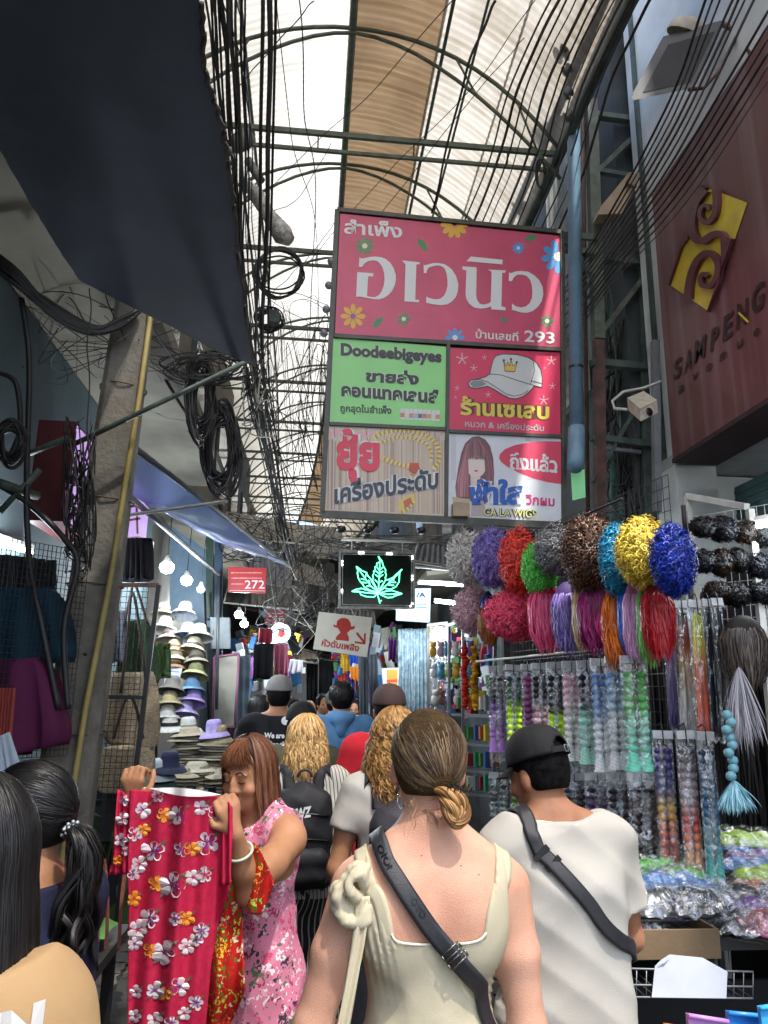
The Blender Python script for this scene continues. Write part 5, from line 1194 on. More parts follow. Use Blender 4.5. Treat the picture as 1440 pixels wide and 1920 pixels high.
# --- woman holding up the red dress
c = Person(-.15, 2.64, 'short-haired woman in pink floral top holding up a red flowered dress', H=1.55, skin=skin_tan, res=.0058, face=R(-130), headturn=.32, headtilt=-.20, girth=1.05, arms={'L': False, 'R': False})
c.hc = c.hc+np.array((0, .03, -.005)); c.head = [(h_[0], h_[1]+A3(0, .03, -.005))+h_[2:] for h_ in c.head]
c.neck = [cap((0, -.012, 1.40), c.hc+np.array((0, -.015, -.06)), .058, .053, .035)]
hands = {'L': (P(436, 1540, 2.16), P(466, 1672, 2.28)), 'R': (P(240, 1495, 2.24), P(320, 1620, 2.5))}
for side, sx in (('L', -1), ('R', 1)):
    hd, el = hands[side]; shp = np.array((sx*(c.sw+.006), .0, 1.375)); el_ = c.Linv(el); wr = c.Linv(hd); dv = wr-el_; wr = wr-dv/np.linalg.norm(dv)*.05
    c.arms[side] = (tuple(shp), tuple(el_), tuple(wr)); m_ = shp*.5+el_*.5
    c.armp += [cap(shp, m_, .056, .05, .04), cap(m_, el_, .049, .04, .03), cap(el_, el_*.6+wr*.4, .041, .037, .02), cap(el_*.6+wr*.4, wr, .036, .025, .02)]
# gripping hands: fingers bent round the cloth edge
wl = np.array(c.arms['L'][2]); upv = c.Linv(P(500, 1500, 1.8))-c.Linv(P(438, 1540, 2.16)); dl = c.Linv(P(418, 1505, 2.16))-wl
def wdir(v): return rotz(np.array(v, float), c.face)
c.hand(wl, wdir((-.35, -.15, 1.0)), wdir((.35, -1, .1)), 1.15, 1, .98)
wr_ = np.array(c.arms['R'][2]); c.hand(wr_, wdir((-.1, -.25, 1.0)), wdir((-.3, -1, .2)), 1.2, -1, .98)
c.make_face(); c.body(skin_tan)
pinkf = bpy.data.materials.new('pink_floral')
def floral(key, base, cols, sc, seed=0.):
    if key in _M: return _M[key]
    m = bpy.data.materials.new(key); m.use_nodes = True; _M[key] = m; t = m.node_tree; b = t.nodes['Principled BSDF']; L = t.links.new; b.inputs['Roughness'].default_value = .75; b.inputs['Specular IOR Level'].default_value = .2
    tc = t.nodes.new('ShaderNodeTexCoord'); mp = t.nodes.new('ShaderNodeMapping'); mp.inputs['Location'].default_value = (seed, seed, seed); L(tc.outputs['Object'], mp.inputs[0])
    nz = t.nodes.new('ShaderNodeTexNoise'); nz.inputs['Scale'].default_value = sc*2; L(mp.outputs[0], nz.inputs[0])
    mx = t.nodes.new('ShaderNodeMix'); mx.data_type = 'RGBA'; mx.blend_type = 'LINEAR_LIGHT'; mx.inputs[0].default_value = .06; L(mp.outputs[0], mx.inputs[6]); L(nz.outputs['Color'], mx.inputs[7])
    v = t.nodes.new('ShaderNodeTexVoronoi'); v.inputs['Scale'].default_value = sc; L(mx.outputs[2], v.inputs['Vector'])
    sp = t.nodes.new('ShaderNodeSeparateColor'); L(v.outputs['Color'], sp.inputs[0]); r = t.nodes.new('ShaderNodeValToRGB'); r.color_ramp.interpolation = 'CONSTANT'; el = r.color_ramp.elements
    n = len(cols); el[0].position = 0; el[0].color = (*srgb(cols[0]), 1); el[1].position = 1/n; el[1].color = (*srgb(cols[1]), 1)
    for i in range(2, n): e = el.new(i/n); e.color = (*srgb(cols[i]), 1)
    L(sp.outputs[0], r.inputs[0]); d = t.nodes.new('ShaderNodeMath'); d.operation = 'LESS_THAN'; d.inputs[1].default_value = .42; L(v.outputs['Distance'], d.inputs[0])
    m2 = t.nodes.new('ShaderNodeMix'); m2.data_type = 'RGBA'; m2.inputs[6].default_value = (*srgb(base), 1); L(d.outputs[0], m2.inputs[0]); L(r.outputs[0], m2.inputs[7]); L(m2.outputs[2], b.inputs['Base Color'])
    n3 = t.nodes.new('ShaderNodeTexNoise'); n3.inputs['Scale'].default_value = 60; L(tc.outputs['Object'], n3.inputs[0]); bp = t.nodes.new('ShaderNodeBump'); bp.inputs['Strength'].default_value = .2; bp.inputs['Distance'].default_value = .004; L(n3.outputs[0], bp.inputs['Height']); L(bp.outputs[0], b.inputs['Normal'])
    return m
pinkf = floral('pink_floral_cloth', '#d37f98', ['#e7cdd2', '#c84a6e', '#dfa3b4', '#5e7353', '#e9dcdc', '#a8365a', '#3c3a44'], 26)
def arm2(q): return np.abs(q[:, 0])-(.145+np.maximum(0, 1.27-q[:, 2])*.5+np.maximum(0, 1.18-q[:, 2])*3)
def nk(q): return .085-np.sqrt(q[:, 0]**2+(q[:, 1]-.04)**2+(q[:, 2]-1.47)**2)
blouse = c.cloth('blouse', c.torso+[cap((0, 0, 1.1), (0, 0, .82), .13, .17, .06, sc=(1.15, .85, 1))], .012, pinkf, cuts=[arm2, nk, hem(.80)], fold=Fold(6, .006, 26, 5, [(1, .4, .1), (.3, 1, .2)]))
trousers(c, fabric('black_trousers', '#1b1b1d'))
skullcap(c, auburn_base, 1.06, lower=-.10, front=.045)
hair_fall(c, h_auburn, 4800, .15, az=(-2.2, 2.2), scale=(.085, .101, .101), w=.0030, amp=.005, flare=.02, seed=8, res=14, lenvar=.08)
# fringe swept to the side
n = 230; rs = np.random.RandomState(9); t = np.linspace(0, 1, 10); x0 = rs.uniform(-.02, .02, n); x1 = rs.uniform(-.085, .085, n)
pts = np.stack([x0[:, None]*(1-t)+x1[:, None]*t**1.2, .02+.075*np.sin(t*1.5)[None]*(1-.35*(np.abs(x1)/.08)[:, None]**2*t), .13-.09*t[None]**1.6+0*x0[:, None]], -1)+wave(10, n, .003, 1, rs, t)
pts = pts@c.Rh.T+c.hc; ribbons('hair_fringe', c.W(pts.reshape(-1, 3)).reshape(pts.shape), .0034, rotz(np.tile((0, 1, .3), (n, 10, 1)).reshape(-1, 3), -c.face).reshape(n, 10, 3), h_auburn, c.root, rnd=.3+.7*rs.rand(n))
# brows, lash lines and lips
mb = MB()
for sx in (-1, 1):
    for pts, r_ in (([(sx*.012, .12, .026), (sx*.028, .12, .031), (sx*.046, .12, .024)], .0022), ([(sx*.016, .12, -.001), (sx*.03, .12, -.006), (sx*.045, .12, -.001)], .0016)):
        q = c.project(np.array([c.Hp(p_) for p_ in spline(pts, 8)]), np.tile(-(c.Rh@np.array((0, 1, 0))), (8, 1)), c.bodyf, .0005); mb.tube([tuple(v) for v in c.W(q)], r_, 5)
mb.build('eyebrows_and_lashes', M('brow_dark', srgb('#2a1a14'), .7, var=0), c.root, kind='stuff')
q = c.project(np.array([c.Hp((x, .12, -.0625+.003*abs(x)/.02)) for x in np.linspace(-.02, .02, 9)]), np.tile(-(c.Rh@np.array((0, 1, 0))), (9, 1)), c.bodyf, .0003); MB().tube([tuple(v) for v in c.W(q)], [.001, .003, .0042, .0046, .004, .0046, .0042, .003, .001], 6).build('lips', M('lips', srgb('#8d4f44'), .5, var=0), c.root)
# jade bangle
e_, w_ = np.array(c.arms['L'][1]), np.array(c.arms['L'][2]); m_ = e_*.28+w_*.72; dd = (w_-e_)/np.linalg.norm(w_-e_); x_ = np.cross(dd, (0, 0, 1.)); x_ /= np.linalg.norm(x_); y_ = np.cross(dd, x_)
MB().tube([tuple(c.W([m_+(x_*math.cos(t_)+y_*math.sin(t_))*.039])[0]) for t_ in np.linspace(0, 2*PI, 25)], .0042, 7).build('bangle', M('jade', srgb('#b8cbb0'), .25, var=.1), c.root)

# the red dress she holds
def shy(x, y): return 2.175+.018*math.sin(x*.05+y*.004)+.012*math.sin(x*.13+1+y*.01)+.01*math.sin(y*.012+x*.02)+.0002*(330-x)
def sheet_px(mb, L_, R_, y0, y1, nu, nv, yf, mat=None):
    return mb.grid(lambda u, v: P(L_(y0+(y1-y0)*v)*(1-u)+R_(y0+(y1-y0)*v)*u, y0+(y1-y0)*v+(14*u if True else 0)*(1-v), yf(L_(y0+(y1-y0)*v)*(1-u)+R_(y0+(y1-y0)*v)*u, y0+(y1-y0)*v)), nu, nv, mat)
def lerpf(tab):
    xs = [t[0] for t in tab]; ys = [t[1] for t in tab]; return lambda y: float(np.interp(y, xs, ys))
gar = thing('dress_garment', tuple(P(335, 1900, 2.0)-Vector((0, 0, .3))), 'red short-sleeved dress printed with white and orange hibiscus, held up by its shoulders', 'dress')
redm = M('red_print_cloth', (.66, .028, .085), .72, var=.0, bump=.15, bs=90, col2=(.5, .016, .06), vs=55, spec=.2, transl=.18)
Lr, Rr = lerpf([(1478, 243), (1600, 240), (1640, 240), (1700, 243), (1920, 240), (2150, 232)]), lerpf([(1478, 418), (1500, 436), (1600, 433), (1660, 428), (1720, 408), (1800, 396), (1920, 386), (2150, 380)])
mb = sheet_px(MB(), Lr, Rr, 1480, 2150, 90, 200, shy); o = mb.build('bodice', redm, gar); md = o.modifiers.new('s', 'SOLIDIFY'); md.thickness = .003; md.offset = 1
s1 = sheet_px(MB(), lerpf([(1478, 222), (1560, 216), (1640, 205)]), lerpf([(1478, 246), (1560, 246), (1640, 246)]), 1480, 1640, 10, 20, lambda x, y: shy(x, y)+.012+.01*math.sin(x*.4)); o = s1.build('sleeve', redm, gar); md = o.modifiers.new('s', 'SOLIDIFY'); md.thickness = .003; md.offset = 1
s2 = sheet_px(MB(), lerpf([(1490, 425), (1560, 420), (1660, 410)]), lerpf([(1490, 436), (1560, 437), (1655, 431)]), 1500, 1660, 8, 20, lambda x, y: shy(x, y)-.02-.01*math.sin(x*.5)); o = s2.build('sleeve', redm, gar); md = o.modifiers.new('s', 'SOLIDIFY'); md.thickness = .003; md.offset = 1
wh = fabric('white_lining', '#dcd6d2'); mb = MB(); mb.grid(lambda u, v: P(280+135*u, 1478+12*u+9*math.sin(PI*u)*v-6*math.sin(PI*u)*(1-v), shy(280+135*u, 1480)-.006-.004*v), 16, 3); mb.build('neck_lining', wh, gar)
pet = [flatm((.66, .58, .60)), flatm((.7, .5, .56)), flatm((.80, .30, .03)), flatm((.17, .05, .28)), flatm((.2, .2, .12)), flatm((.75, .3, .4))]
fl = MB(); r3 = random.Random(12)
def hib(x, y, r_, kind, lay, yf=shy, dz=.0008):
    r_ *= 1.2
    a0 = r3.uniform(0, 6.28); pm = pet[2] if kind == 1 else pet[0]
    for i in range(5):
        t_ = a0+i*2*PI/5+r3.uniform(-.15, .15); d = Vector((math.cos(t_), math.sin(t_))); q_ = Vector((-d.y, d.x)); C = Vector((x, y)); rr = r_*r3.uniform(.85, 1.1)
        pp = [C+d*rr*.1, C+d*rr*.45+q_*rr*.33, C+d*rr*.85+q_*rr*.36, C+d*rr+q_*rr*.1, C+d*rr*.9-q_*rr*.2, C+d*rr*.75-q_*rr*.36, C+d*rr*.4-q_*rr*.28]
        fl.poly([P(p_.x, p_.y, yf(p_.x, p_.y)-dz-lay*.0005-i*.00018) for p_ in pp], None, pm)
        cm = pet[3] if kind == 0 else (flatm((.65, .2, .02)) if kind == 1 else flatm((.6, .04, .12)))
        pp = [C, C+d*rr*.35+q_*rr*.1, C+d*rr*.72, C+d*rr*.35-q_*rr*.1]; fl.poly([P(p_.x, p_.y, yf(p_.x, p_.y)-dz-.0003-lay*.0005-i*.00018) for p_ in pp], None, cm)
def lf_(x, y, a_, r_):
    d = Vector((math.cos(a_), math.sin(a_))); q_ = Vector((-d.y, d.x)); C = Vector((x, y)); fl.poly([P(p_.x, p_.y, shy(p_.x, p_.y)-.003) for p_ in (C, C+d*r_*.5+q_*r_*.16, C+d*r_, C+d*r_*.5-q_*r_*.16)], None, flatm((.12, .13, .07)))
flw = [(334, 1527, 17, 0), (307, 1528, 12, 1), (268, 1518, 14, 0), (295, 1493, 11, 2), (377, 1515, 13, 2), (405, 1525, 13, 0), (270, 1556, 12, 1), (252, 1565, 12, 2), (287, 1596, 19, 0), (262, 1620, 14, 2), (388, 1580, 19, 0), (360, 1592, 13, 1), (340, 1592, 12, 0), (322, 1659, 21, 0), (293, 1656, 13, 1), (362, 1645, 14, 2), (384, 1640, 13, 2), (280, 1722, 17, 0), (258, 1743, 17, 2), (329, 1723, 12, 0), (350, 1722, 13, 1), (378, 1745, 14, 0), (252, 1685, 12, 1),
       (308, 1785, 20, 0), (283, 1782, 13, 1), (350, 1775, 14, 2), (368, 1762, 11, 0), (337, 1850, 18, 0), (309, 1862, 12, 1), (290, 1857, 15, 0), (255, 1860, 11, 2), (252, 1770, 12, 0), (368, 1880, 13, 0), (290, 1912, 14, 2), (322, 1918, 12, 0), (345, 1900, 12, 2), (250, 1640, 10, 0), (253, 1905, 11, 2)]
for i, (x, y, r_, k) in enumerate(flw): hib(x, y, r_, k, i % 3); lf_(x+r_*.6, y-r_*.5, -.7, r_*1.0); lf_(x-r_*.5, y+r_*.6, 2.4, r_*.8)
yfs = lambda x, y: shy(x, y)+.012+.01*math.sin(x*.4)-.002
for x, y, r_, k in ((230, 1535, 11, 2), (233, 1500, 9, 0), (226, 1575, 11, 0), (222, 1612, 9, 1), (236, 1595, 9, 2)): hib(x, y, r_, k, 1, yfs, .006)
fl.build('flower_print', None, gar)
# the second dress and the one over her arm
g2 = thing('dress_garment', tuple(P(420, 1900, 2.1)-Vector((0, 0, .3))), 'red, green and yellow flowered dress hanging behind the held red dress', 'dress')
rgy = floral('red_green_floral', '#b3201c', ['#c22a1c', '#2f6a22', '#d8b92a', '#b9d04a', '#c94a30', '#d9d2b4', '#7a1a18', '#3f8a2c'], 30, 3.)
yf2 = lambda x, y: 2.25+.02*math.sin(x*.12+y*.01)+.012*math.sin(y*.03)
mb = sheet_px(MB(), lerpf([(1600, 405), (1700, 400), (1920, 380), (2100, 380)]), lerpf([(1600, 437), (1700, 452), (1840, 458), (1860, 455), (1930, 425), (2100, 395)]), 1610, 2100, 20, 50, yf2); o = mb.build('skirt', rgy, g2); md = o.modifiers.new('s', 'SOLIDIFY'); md.thickness = .003; md.offset = 1
g3 = thing('dress_garment', tuple(P(485, 1715, 2.1)), 'bright red and green flowered sleeve of cloth draped over the woman\'s forearm', 'dress')
yf3 = lambda x, y: 2.24+.02*math.sin(x*.15+y*.02)
mb = sheet_px(MB(), lerpf([(1575, 476), (1640, 462), (1690, 458), (1715, 470)]), lerpf([(1575, 486), (1620, 505), (1650, 512), (1690, 500), (1715, 492)]), 1580, 1715, 16, 24, yf3); o = mb.build('draped_cloth', rgy, g3); md = o.modifiers.new('s', 'SOLIDIFY'); md.thickness = .004; md.offset = 1
# ------------------------------------------------------------------ the other people of the crowd
def backpack(p, mat, c=(0, -.19, 1.19), s=(.15, .085, .235), fn=None, name='backpack', logo=None, seed=3):
    """soft rucksack on the back; it is worn, so a thing of its own"""
    w = thing('backpack', tuple(p.W([c])[0]), name, 'backpack')
    pr = [ell(c, s, .02), cap((c[0]-s[0]*.55, c[1], c[2]-s[2]*.75), (c[0]+s[0]*.55, c[1], c[2]-s[2]*.75), s[1]*.9, k=.05), cap((c[0]-s[0]*.5, c[1], c[2]+s[2]*.5), (c[0]+s[0]*.5, c[1], c[2]+s[2]*.5), s[1]*.75, k=.05)]
    f = Fold(seed, .005, 28, 5, [(0, .3, 1), (1, 0, .6), (-1, 0, .5)]); base = make_sdf(pr); box = lambda q: np.maximum(np.abs(q[:, 0]-c[0])-s[0]*.98, np.abs(q[:, 2]-c[2])-s[2]*1.12)
    fn2 = lambda q: np.maximum(base(q)+f(q), box(q))
    v, q = surfnet(fn2, np.array(c)-np.array(s)*1.4-.03, np.array(c)+np.array(s)*1.4+.03, .008); v = relax(v, q, 1); mesh_np('bag_body', p.W(v), q, mat, w)
    pr2 = [cap((c[0]-s[0]*.5, c[1]-s[1]*.75, c[2]-s[2]*.45), (c[0]+s[0]*.5, c[1]-s[1]*.75, c[2]-s[2]*.45), s[1]*.62, k=.02), cap((c[0]-s[0]*.45, c[1]-s[1]*.7, c[2]-s[2]*.75), (c[0]+s[0]*.45, c[1]-s[1]*.7, c[2]-s[2]*.75), s[1]*.6, k=.03)]
    b2 = make_sdf(pr2); v, q = surfnet(lambda z: b2(z)+f(z)*.6, np.array(c)-np.array(s)*1.5, np.array(c)+np.array(s)*1.2, .008); mesh_np('front_pocket', p.W(relax(v, q, 1)), q, mat, w)
    both = lambda z: np.minimum(fn2(z), b2(z))
    for zz in (c[2]-s[2]*.12, c[2]+s[2]*.35):
        Q = p.project([(c[0]+x*s[0], -.6, zz+.012*math.cos(x*2)) for x in np.linspace(-.85, .85, 20)], np.tile((0, 1, 0), (20, 1)), both, .001); MB().tube([tuple(x) for x in p.W(Q)], .0035, 5).build('zip', M('zip_dark', (.01, .01, .011), .35, var=0), w)
    Q = [(c[0]+.035*math.cos(t), c[1]+.03, c[2]+s[2]*1.05+.035*math.sin(t)) for t in np.linspace(0, PI, 10)]; MB().tube([tuple(x) for x in p.W(Q)], .006, 6).build('carry_loop', strap_m, w)
    g = fn or p.bodyf
    for sx in (-1, 1):
        p.band([(sx*.075, -.20, 1.36), (sx*.085, -.13, 1.46), (sx*.098, -.03, 1.50), (sx*.105, .07, 1.46), (sx*.12, .15, 1.3), (sx*.15, .12, 1.12), (sx*.17, .0, 1.03)], .055, mat, g, 'shoulder_strap', .004, w, .012, n=40)
    if logo:
        vv, ff = text_mesh(logo, .05); q = np.stack([c[0]+.0+(vv[:, 0]-.5)*.075, np.full(len(vv), -.6), c[2]+s[2]*.42+(vv[:, 1]-.5)*.05+.012*(vv[:, 0]-.5)], 1); q = p.project(q, np.tile((0, 1, 0), (len(q), 1)), both, .003); MB().add([tuple(x) for x in p.W(q)], ff).build('logo', flatm((.7, .7, .7)), w)
    return w

# woman with the blond hair, striped shirt and black rucksack
d = Person(-.005, 3.85, 'woman with wavy blond hair wearing a black backpack, striped shirt and striped wide trousers', H=1.58, skin=skin_fair, res=.011)
d.relaxed_hands(); d.body(skin_fair)
strw = stripes('striped_white_cotton', '#b7b2a8', '#4a4a4c', 55, (1, .2, .15), width=.7)
t_ = tshirt(d, strw, .02, .86, .8, 4, .085, .006); dfn = d.lastf
trousers(d, stripes('striped_black_trousers', '#232428', '#a9a59b', 42, (1, .35, 0), width=.72), wide=.05, off=.03, zt=.98)
backpack(d, blk_cloth, (0, -.205, 1.17), (.15, .085, .24), dfn, 'black backpack with a small white logo worn by the blond woman', 'WZ')
skullcap(d, blond_base, 1.05, lower=-.10); hair_fall(d, h_blond, 3200, .16, az=(-2.2, 2.2), w=.0055, amp=.012, freq=1.6, flare=.22, seed=3, curl=.006, curlf=2)

# curly-haired woman in white with a rucksack
e = Person(P(742, 1400, 3.15).x, 3.15, 'woman with long golden curls and white T-shirt carrying a dark grey backpack', H=1.63, skin=skin_tan, res=.010, girth=.98, arms={'L': ((-.235, -.03, 1.09), (-.20, .12, .88))})
e.relaxed_hands(); e.body(skin_tan); tshirt(e, wtee, .012, .82, .5, 7, .085, .004); ef = e.lastf
trousers(e, fabric('grey_shorts', '#4b4d52'), zb=.1)
backpack(e, fabric('grey_nylon', '#35333a', .6, .12, .2, 160), (.02, -.20, 1.15), (.145, .085, .235), ef, 'dark grey backpack worn by the curly-haired woman')
skullcap(e, M('hair_base_gold', srgb('#7a5227'), .6, var=.2), 1.08, lower=-.10); hair_fall(e, h_curl, 2600, .22, az=(-2.3, 2.3), w=.0055, amp=.016, freq=1.4, flare=.35, seed=6, curl=.010, curlf=5, res=40, lenvar=.25)

# man in red with the brown cap
f_ = Person(P(735, 1330, 4.2).x-.01, 4.25, 'man in red T-shirt and brown cap behind the curly-haired woman', H=1.73, skin=skin_brown, res=.012, female=False); f_.relaxed_hands(); f_.body(skin_brown); tshirt(f_, fabric('red_cotton', '#b3202c'), .016, .84, .6, 8); trousers(f_, fabric('dark_jeans', '#2a3140'))
skullcap(f_, black_base, 1.03, lower=-.06); cap_hat(f_, fabric('brown_cap_cloth', '#4b3b38', .8, .1, .3, 300), tilt=.05)
# person in the black cap in front of the black T-shirt man
g_ = Person(-.04, 4.7, 'person in a black cap and olive top just in front of the blond woman', H=1.62, skin=skin_tan, res=.012, female=False); g_.relaxed_hands(); g_.body(skin_tan); tshirt(g_, fabric('olive_cotton', '#4a4b3c'), .016, .84, .6, 9); trousers(g_, fabric('black_trousers', '#1b1b1d'))
skullcap(g_, black_base, 1.04, lower=-.07); cap_hat(g_, fabric('black_cap_cloth', '#1d1d20'), tilt=0, s=1.06)
# man in the black T-shirt with the grey cap
h_ = Person(P(522, 1330, 5.7).x, 5.7, 'man in black T-shirt with white lettering and a light grey backwards cap', H=1.80, skin=skin_tan, res=.013, female=False); h_.relaxed_hands(); h_.body(skin_tan); ts_ = tshirt(h_, blk_tee, .018, .84, .7, 10); hf = h_.lastf; trousers(h_, fabric('black_trousers', '#1b1b1d'))
for i, s_ in enumerate(('We are lov', 'For the', 'For the cu')): h_.text(s_, (.02, 0, 1.33-.055*i), (.20, .13, .19)[i], .036, wht, hf, ts_, .04)
mb = MB(); q = h_.project([(.055+.028*math.cos(t)*r_, -.3, 1.425+.028*math.sin(t)*r_) for r_ in (1,) for t in np.linspace(0, 2*PI, 16, endpoint=False)], np.tile((0, 1, 0), (16, 1)), hf, .003); mb.poly([tuple(x) for x in h_.W(q)]); mb.build('logo', wht, ts_)
skullcap(h_, black_base, 1.04, lower=-.07); cap_hat(h_, fabric('grey_cap_cloth', '#8b8986'), brim_dir=.2, tilt=0)
# person in the blue hooded top
i_ = Person(P(640, 1330, 6.2).x, 6.2, 'person in a light blue hooded top and dark trousers walking away', H=1.78, skin=skin_tan, res=.013, female=False, arms={'L': ((-.25, -.02, 1.1), (-.2, .14, .93)), 'R': ((.25, -.02, 1.1), (.2, .14, .93))}); i_.relaxed_hands(); i_.body(skin_tan)
blu = fabric('blue_fleece', '#6391bb', .85, .08, .2, 120); bs_ = tshirt(i_, blu, .018, .86, .6, 11, .08, .008, 'hooded_top', long=True)
hd_ = [cap((-.05, -.10, 1.45), (.05, -.10, 1.45), .045, k=.03), cap((0, -.12, 1.42), (0, -.13, 1.34), .055, .03, .04), cap((-.075, -.05, 1.46), (.0, -.11, 1.45), .035, k=.03), cap((.075, -.05, 1.46), (.0, -.11, 1.45), .035, k=.03)]
i_.cloth('hood', hd_, .004, blu, fold=Fold(4, .004, 40, 4), parent=bs_); trousers(i_, fabric('charcoal_trousers', '#2f3038'))
skullcap(i_, black_base, 1.08, lower=-.08); hair_fall(i_, h_black, 900, .02, az=(-2.4, 2.4), w=.006, amp=.004, flare=0, seed=7, res=8)
# dark-haired woman in brown
j_ = Person(P(486, 1330, 6.8).x, 6.8, 'woman with dark tied hair and brown top beside the black T-shirt man', H=1.66, skin=skin_brown, res=.014, face=.6); j_.relaxed_hands(); j_.body(skin_brown); tshirt(j_, fabric('brown_cotton', '#5a4a40'), .016, .84, .6, 12); trousers(j_, fabric('black_trousers', '#1b1b1d')); skullcap(j_, black_base, 1.1, lower=-.09); hair_fall(j_, h_black, 900, .09, w=.007, seed=11, res=8)
# people coming the other way
def comer(px, Y, lab, H, shirt, hairm, mask=False, bald=False, skin=skin_tan, face=PI, fem=True):
    k = Person(P(px, 1310, Y).x, Y, lab, H=H, skin=skin, res=.012, face=face, female=fem); k.make_face(); k.relaxed_hands(); k.body(skin); tshirt(k, shirt, .016, .84, .6, int(px)); trousers(k, fabric('charcoal_trousers', '#2f3038'))
    if not bald: skullcap(k, black_base, 1.07, lower=-.08, front=.055); hair_fall(k, hairm, 700, .08 if fem else .01, az=(-2., 2.), w=.008, seed=int(px), res=8)
    if mask: k.cloth('face_mask', [ell(k.Hp((0, .062, -.045)), (.058, .05, .042), .01), ell(k.Hp((0, .095, -.04)), (.03, .025, .03), .02)], .002, fabric('mask_white', '#d8dcdc'), res=.008)
    mb = MB()
    for sx in (-1, 1):
        q = k.project([k.Hp((sx*.031, .14, .002))], [(0, -1, 0)], k.bodyf, .001)[0]; mb.ell(tuple(k.W([q])[0]), (.012, .004, .005), 8, 5)
    mb.build('eyes', M('eye_dark', (.02, .012, .01), .2, var=0), k.root, kind='stuff')
    return k
comer(553, 8.3, 'woman in white with a white face mask coming towards the camera', 1.62, fabric('white_cotton', '#dcd8d0'), h_black, mask=True)
comer(580, 8.6, 'bald man in a grey shirt coming towards the camera', 1.62, fabric('grey_green_shirt', '#6b7066'), None, bald=True, skin=skin_tan, fem=False)
comer(606, 9.6, 'dark-clad man with black hair behind the bald man', 1.68, blk_tee, h_black, fem=False, face=PI-.3)
comer(628, 7.8, 'person in a blue-grey top and dark hair just beyond the blue hooded top', 1.72, fabric('slate_shirt', '#4a5f78'), h_grey, face=.2, fem=False)
comer(470, 9.4, 'woman in a dark top by the hanging clothes on the left', 1.6, fabric('plum_shirt', '#3f3038'), h_black, face=-.5)
comer(668, 10.6, 'person in a purple top near the grey hanging clothes', 1.6, fabric('purple_shirt', '#5d3f78'), h_black, face=PI+.4)
# woman with the navy top and the ponytail, left
l_ = Person(-.585, 1.8, 'dark-haired woman in navy top with a ponytail and beaded hair tie, facing left', H=1.53, skin=skin_tan, res=.0065, face=R(-66), girth=1.06, headturn=.35, headtilt=-.25,
            arms={'L': ((-.27, .04, 1.12), (-.16, .26, 1.05)), 'R': ((.27, .05, 1.12), (.16, .26, 1.05))})
l_.he = None; l_.make_face(); l_.relaxed_hands(); l_.body(skin_tan)
navyc = fabric('navy_cotton', '#1f2238'); tshirt(l_, navyc, .012, .82, .16, 13, .085, .004); trousers(l_, fabric('dark_jeans', '#2a3140'))
skullcap(l_, black_base, 1.07, lower=-.075, front=.055)
rs = np.random.RandomState(33)
def swept2(p, mat, endp, n, w, seed, **k): return swept(p, mat, endp, n, w, seed, **k)
swept2(l_, h_black, np.array((.0, -.115, -.02)), 3600, .0032, 3, sc=(.088, .106, .104), rough=.003)
tail = [np.array(q) for q in ((0, -.115, -.02), (0, -.155, -.035), (.005, -.175, -.09), (0, -.165, -.17), (.01, -.15, -.25), (0, -.15, -.31))]
LP = []; LN = []
for i in range(16):
    o = rs.normal(size=3)*np.array((.016, .013, .0)); cc = spline([tuple(l_.hc+q+o*(.3+.35*j)+rs.normal(size=3)*.008*j*.5) for j, q in enumerate(tail)], 30)
    th = np.linspace(0, 6.28*3.2, 30)+rs.rand()*6; cc = cc+.007*np.stack([np.cos(th), np.sin(th), 0*th], -1)*np.linspace(0, 1, 30)[:, None]
    p_, n_a = lock(cc, .012*np.sin(np.linspace(.5, PI-.1, 30))**.6, 50, .5, rs, .3); LP.append(p_); LN.append(n_a)
LP = np.concatenate(LP); LN = np.concatenate(LN); ribbons('ponytail', l_.W(LP.reshape(-1, 3)).reshape(LP.shape), .003, rotz(LN.reshape(-1, 3), -l_.face).reshape(LN.shape), h_black, l_.root)
mb = MB()
for k in range(26):
    t = k*2.4; r_ = .02+.004*math.sin(k*5); c_ = l_.hc+np.array((r_*math.cos(t), -.125-.0006*k, -.022+r_*math.sin(t))); mb.ell(tuple(l_.W([c_])[0]), .0042, 6, 4)
mb.build('beaded_hair_tie', M('rhinestone', (.7, .7, .75), .1, metal=.6, var=.3, vs=90), l_.root, kind='stuff')
# girl with long black hair and beige T-shirt at the very left
m_ = Person(-.475, 1.08, 'person with long straight black hair and beige T-shirt at the lower left edge', H=1.60, skin=skin_tan, res=.0065, face=-.25, girth=.92)
m_.hc = m_.hc+np.array((.04, .02, -.035)); m_.head = [(h_2[0], h_2[1]+A3(.04, .02, -.035))+h_2[2:] for h_2 in m_.head]
m_.relaxed_hands(); m_.body(skin_tan); bt = tshirt(m_, fabric('beige_cotton', '#b0916a', .85, .05, .15, 420, '#a08058'), .016, .80, .6, 14, .085, .006); mf = m_.lastf
trousers(m_, fabric('dark_jeans', '#2a3140'))
m_.text('CKEN', (.085, 0, 1.395), .17, .045, flatm((.5, .48, .45)), mf, bt, .06, skew=.01)
skullcap(m_, black_base, 1.06, lower=-.09); hair_fall(m_, h_black, 5200, .27, az=(-2.3, 2.3), w=.0028, amp=.004, freq=.9, flare=.16, scale=(.088, .106, .104), seed=15, res=16, lenvar=.06)
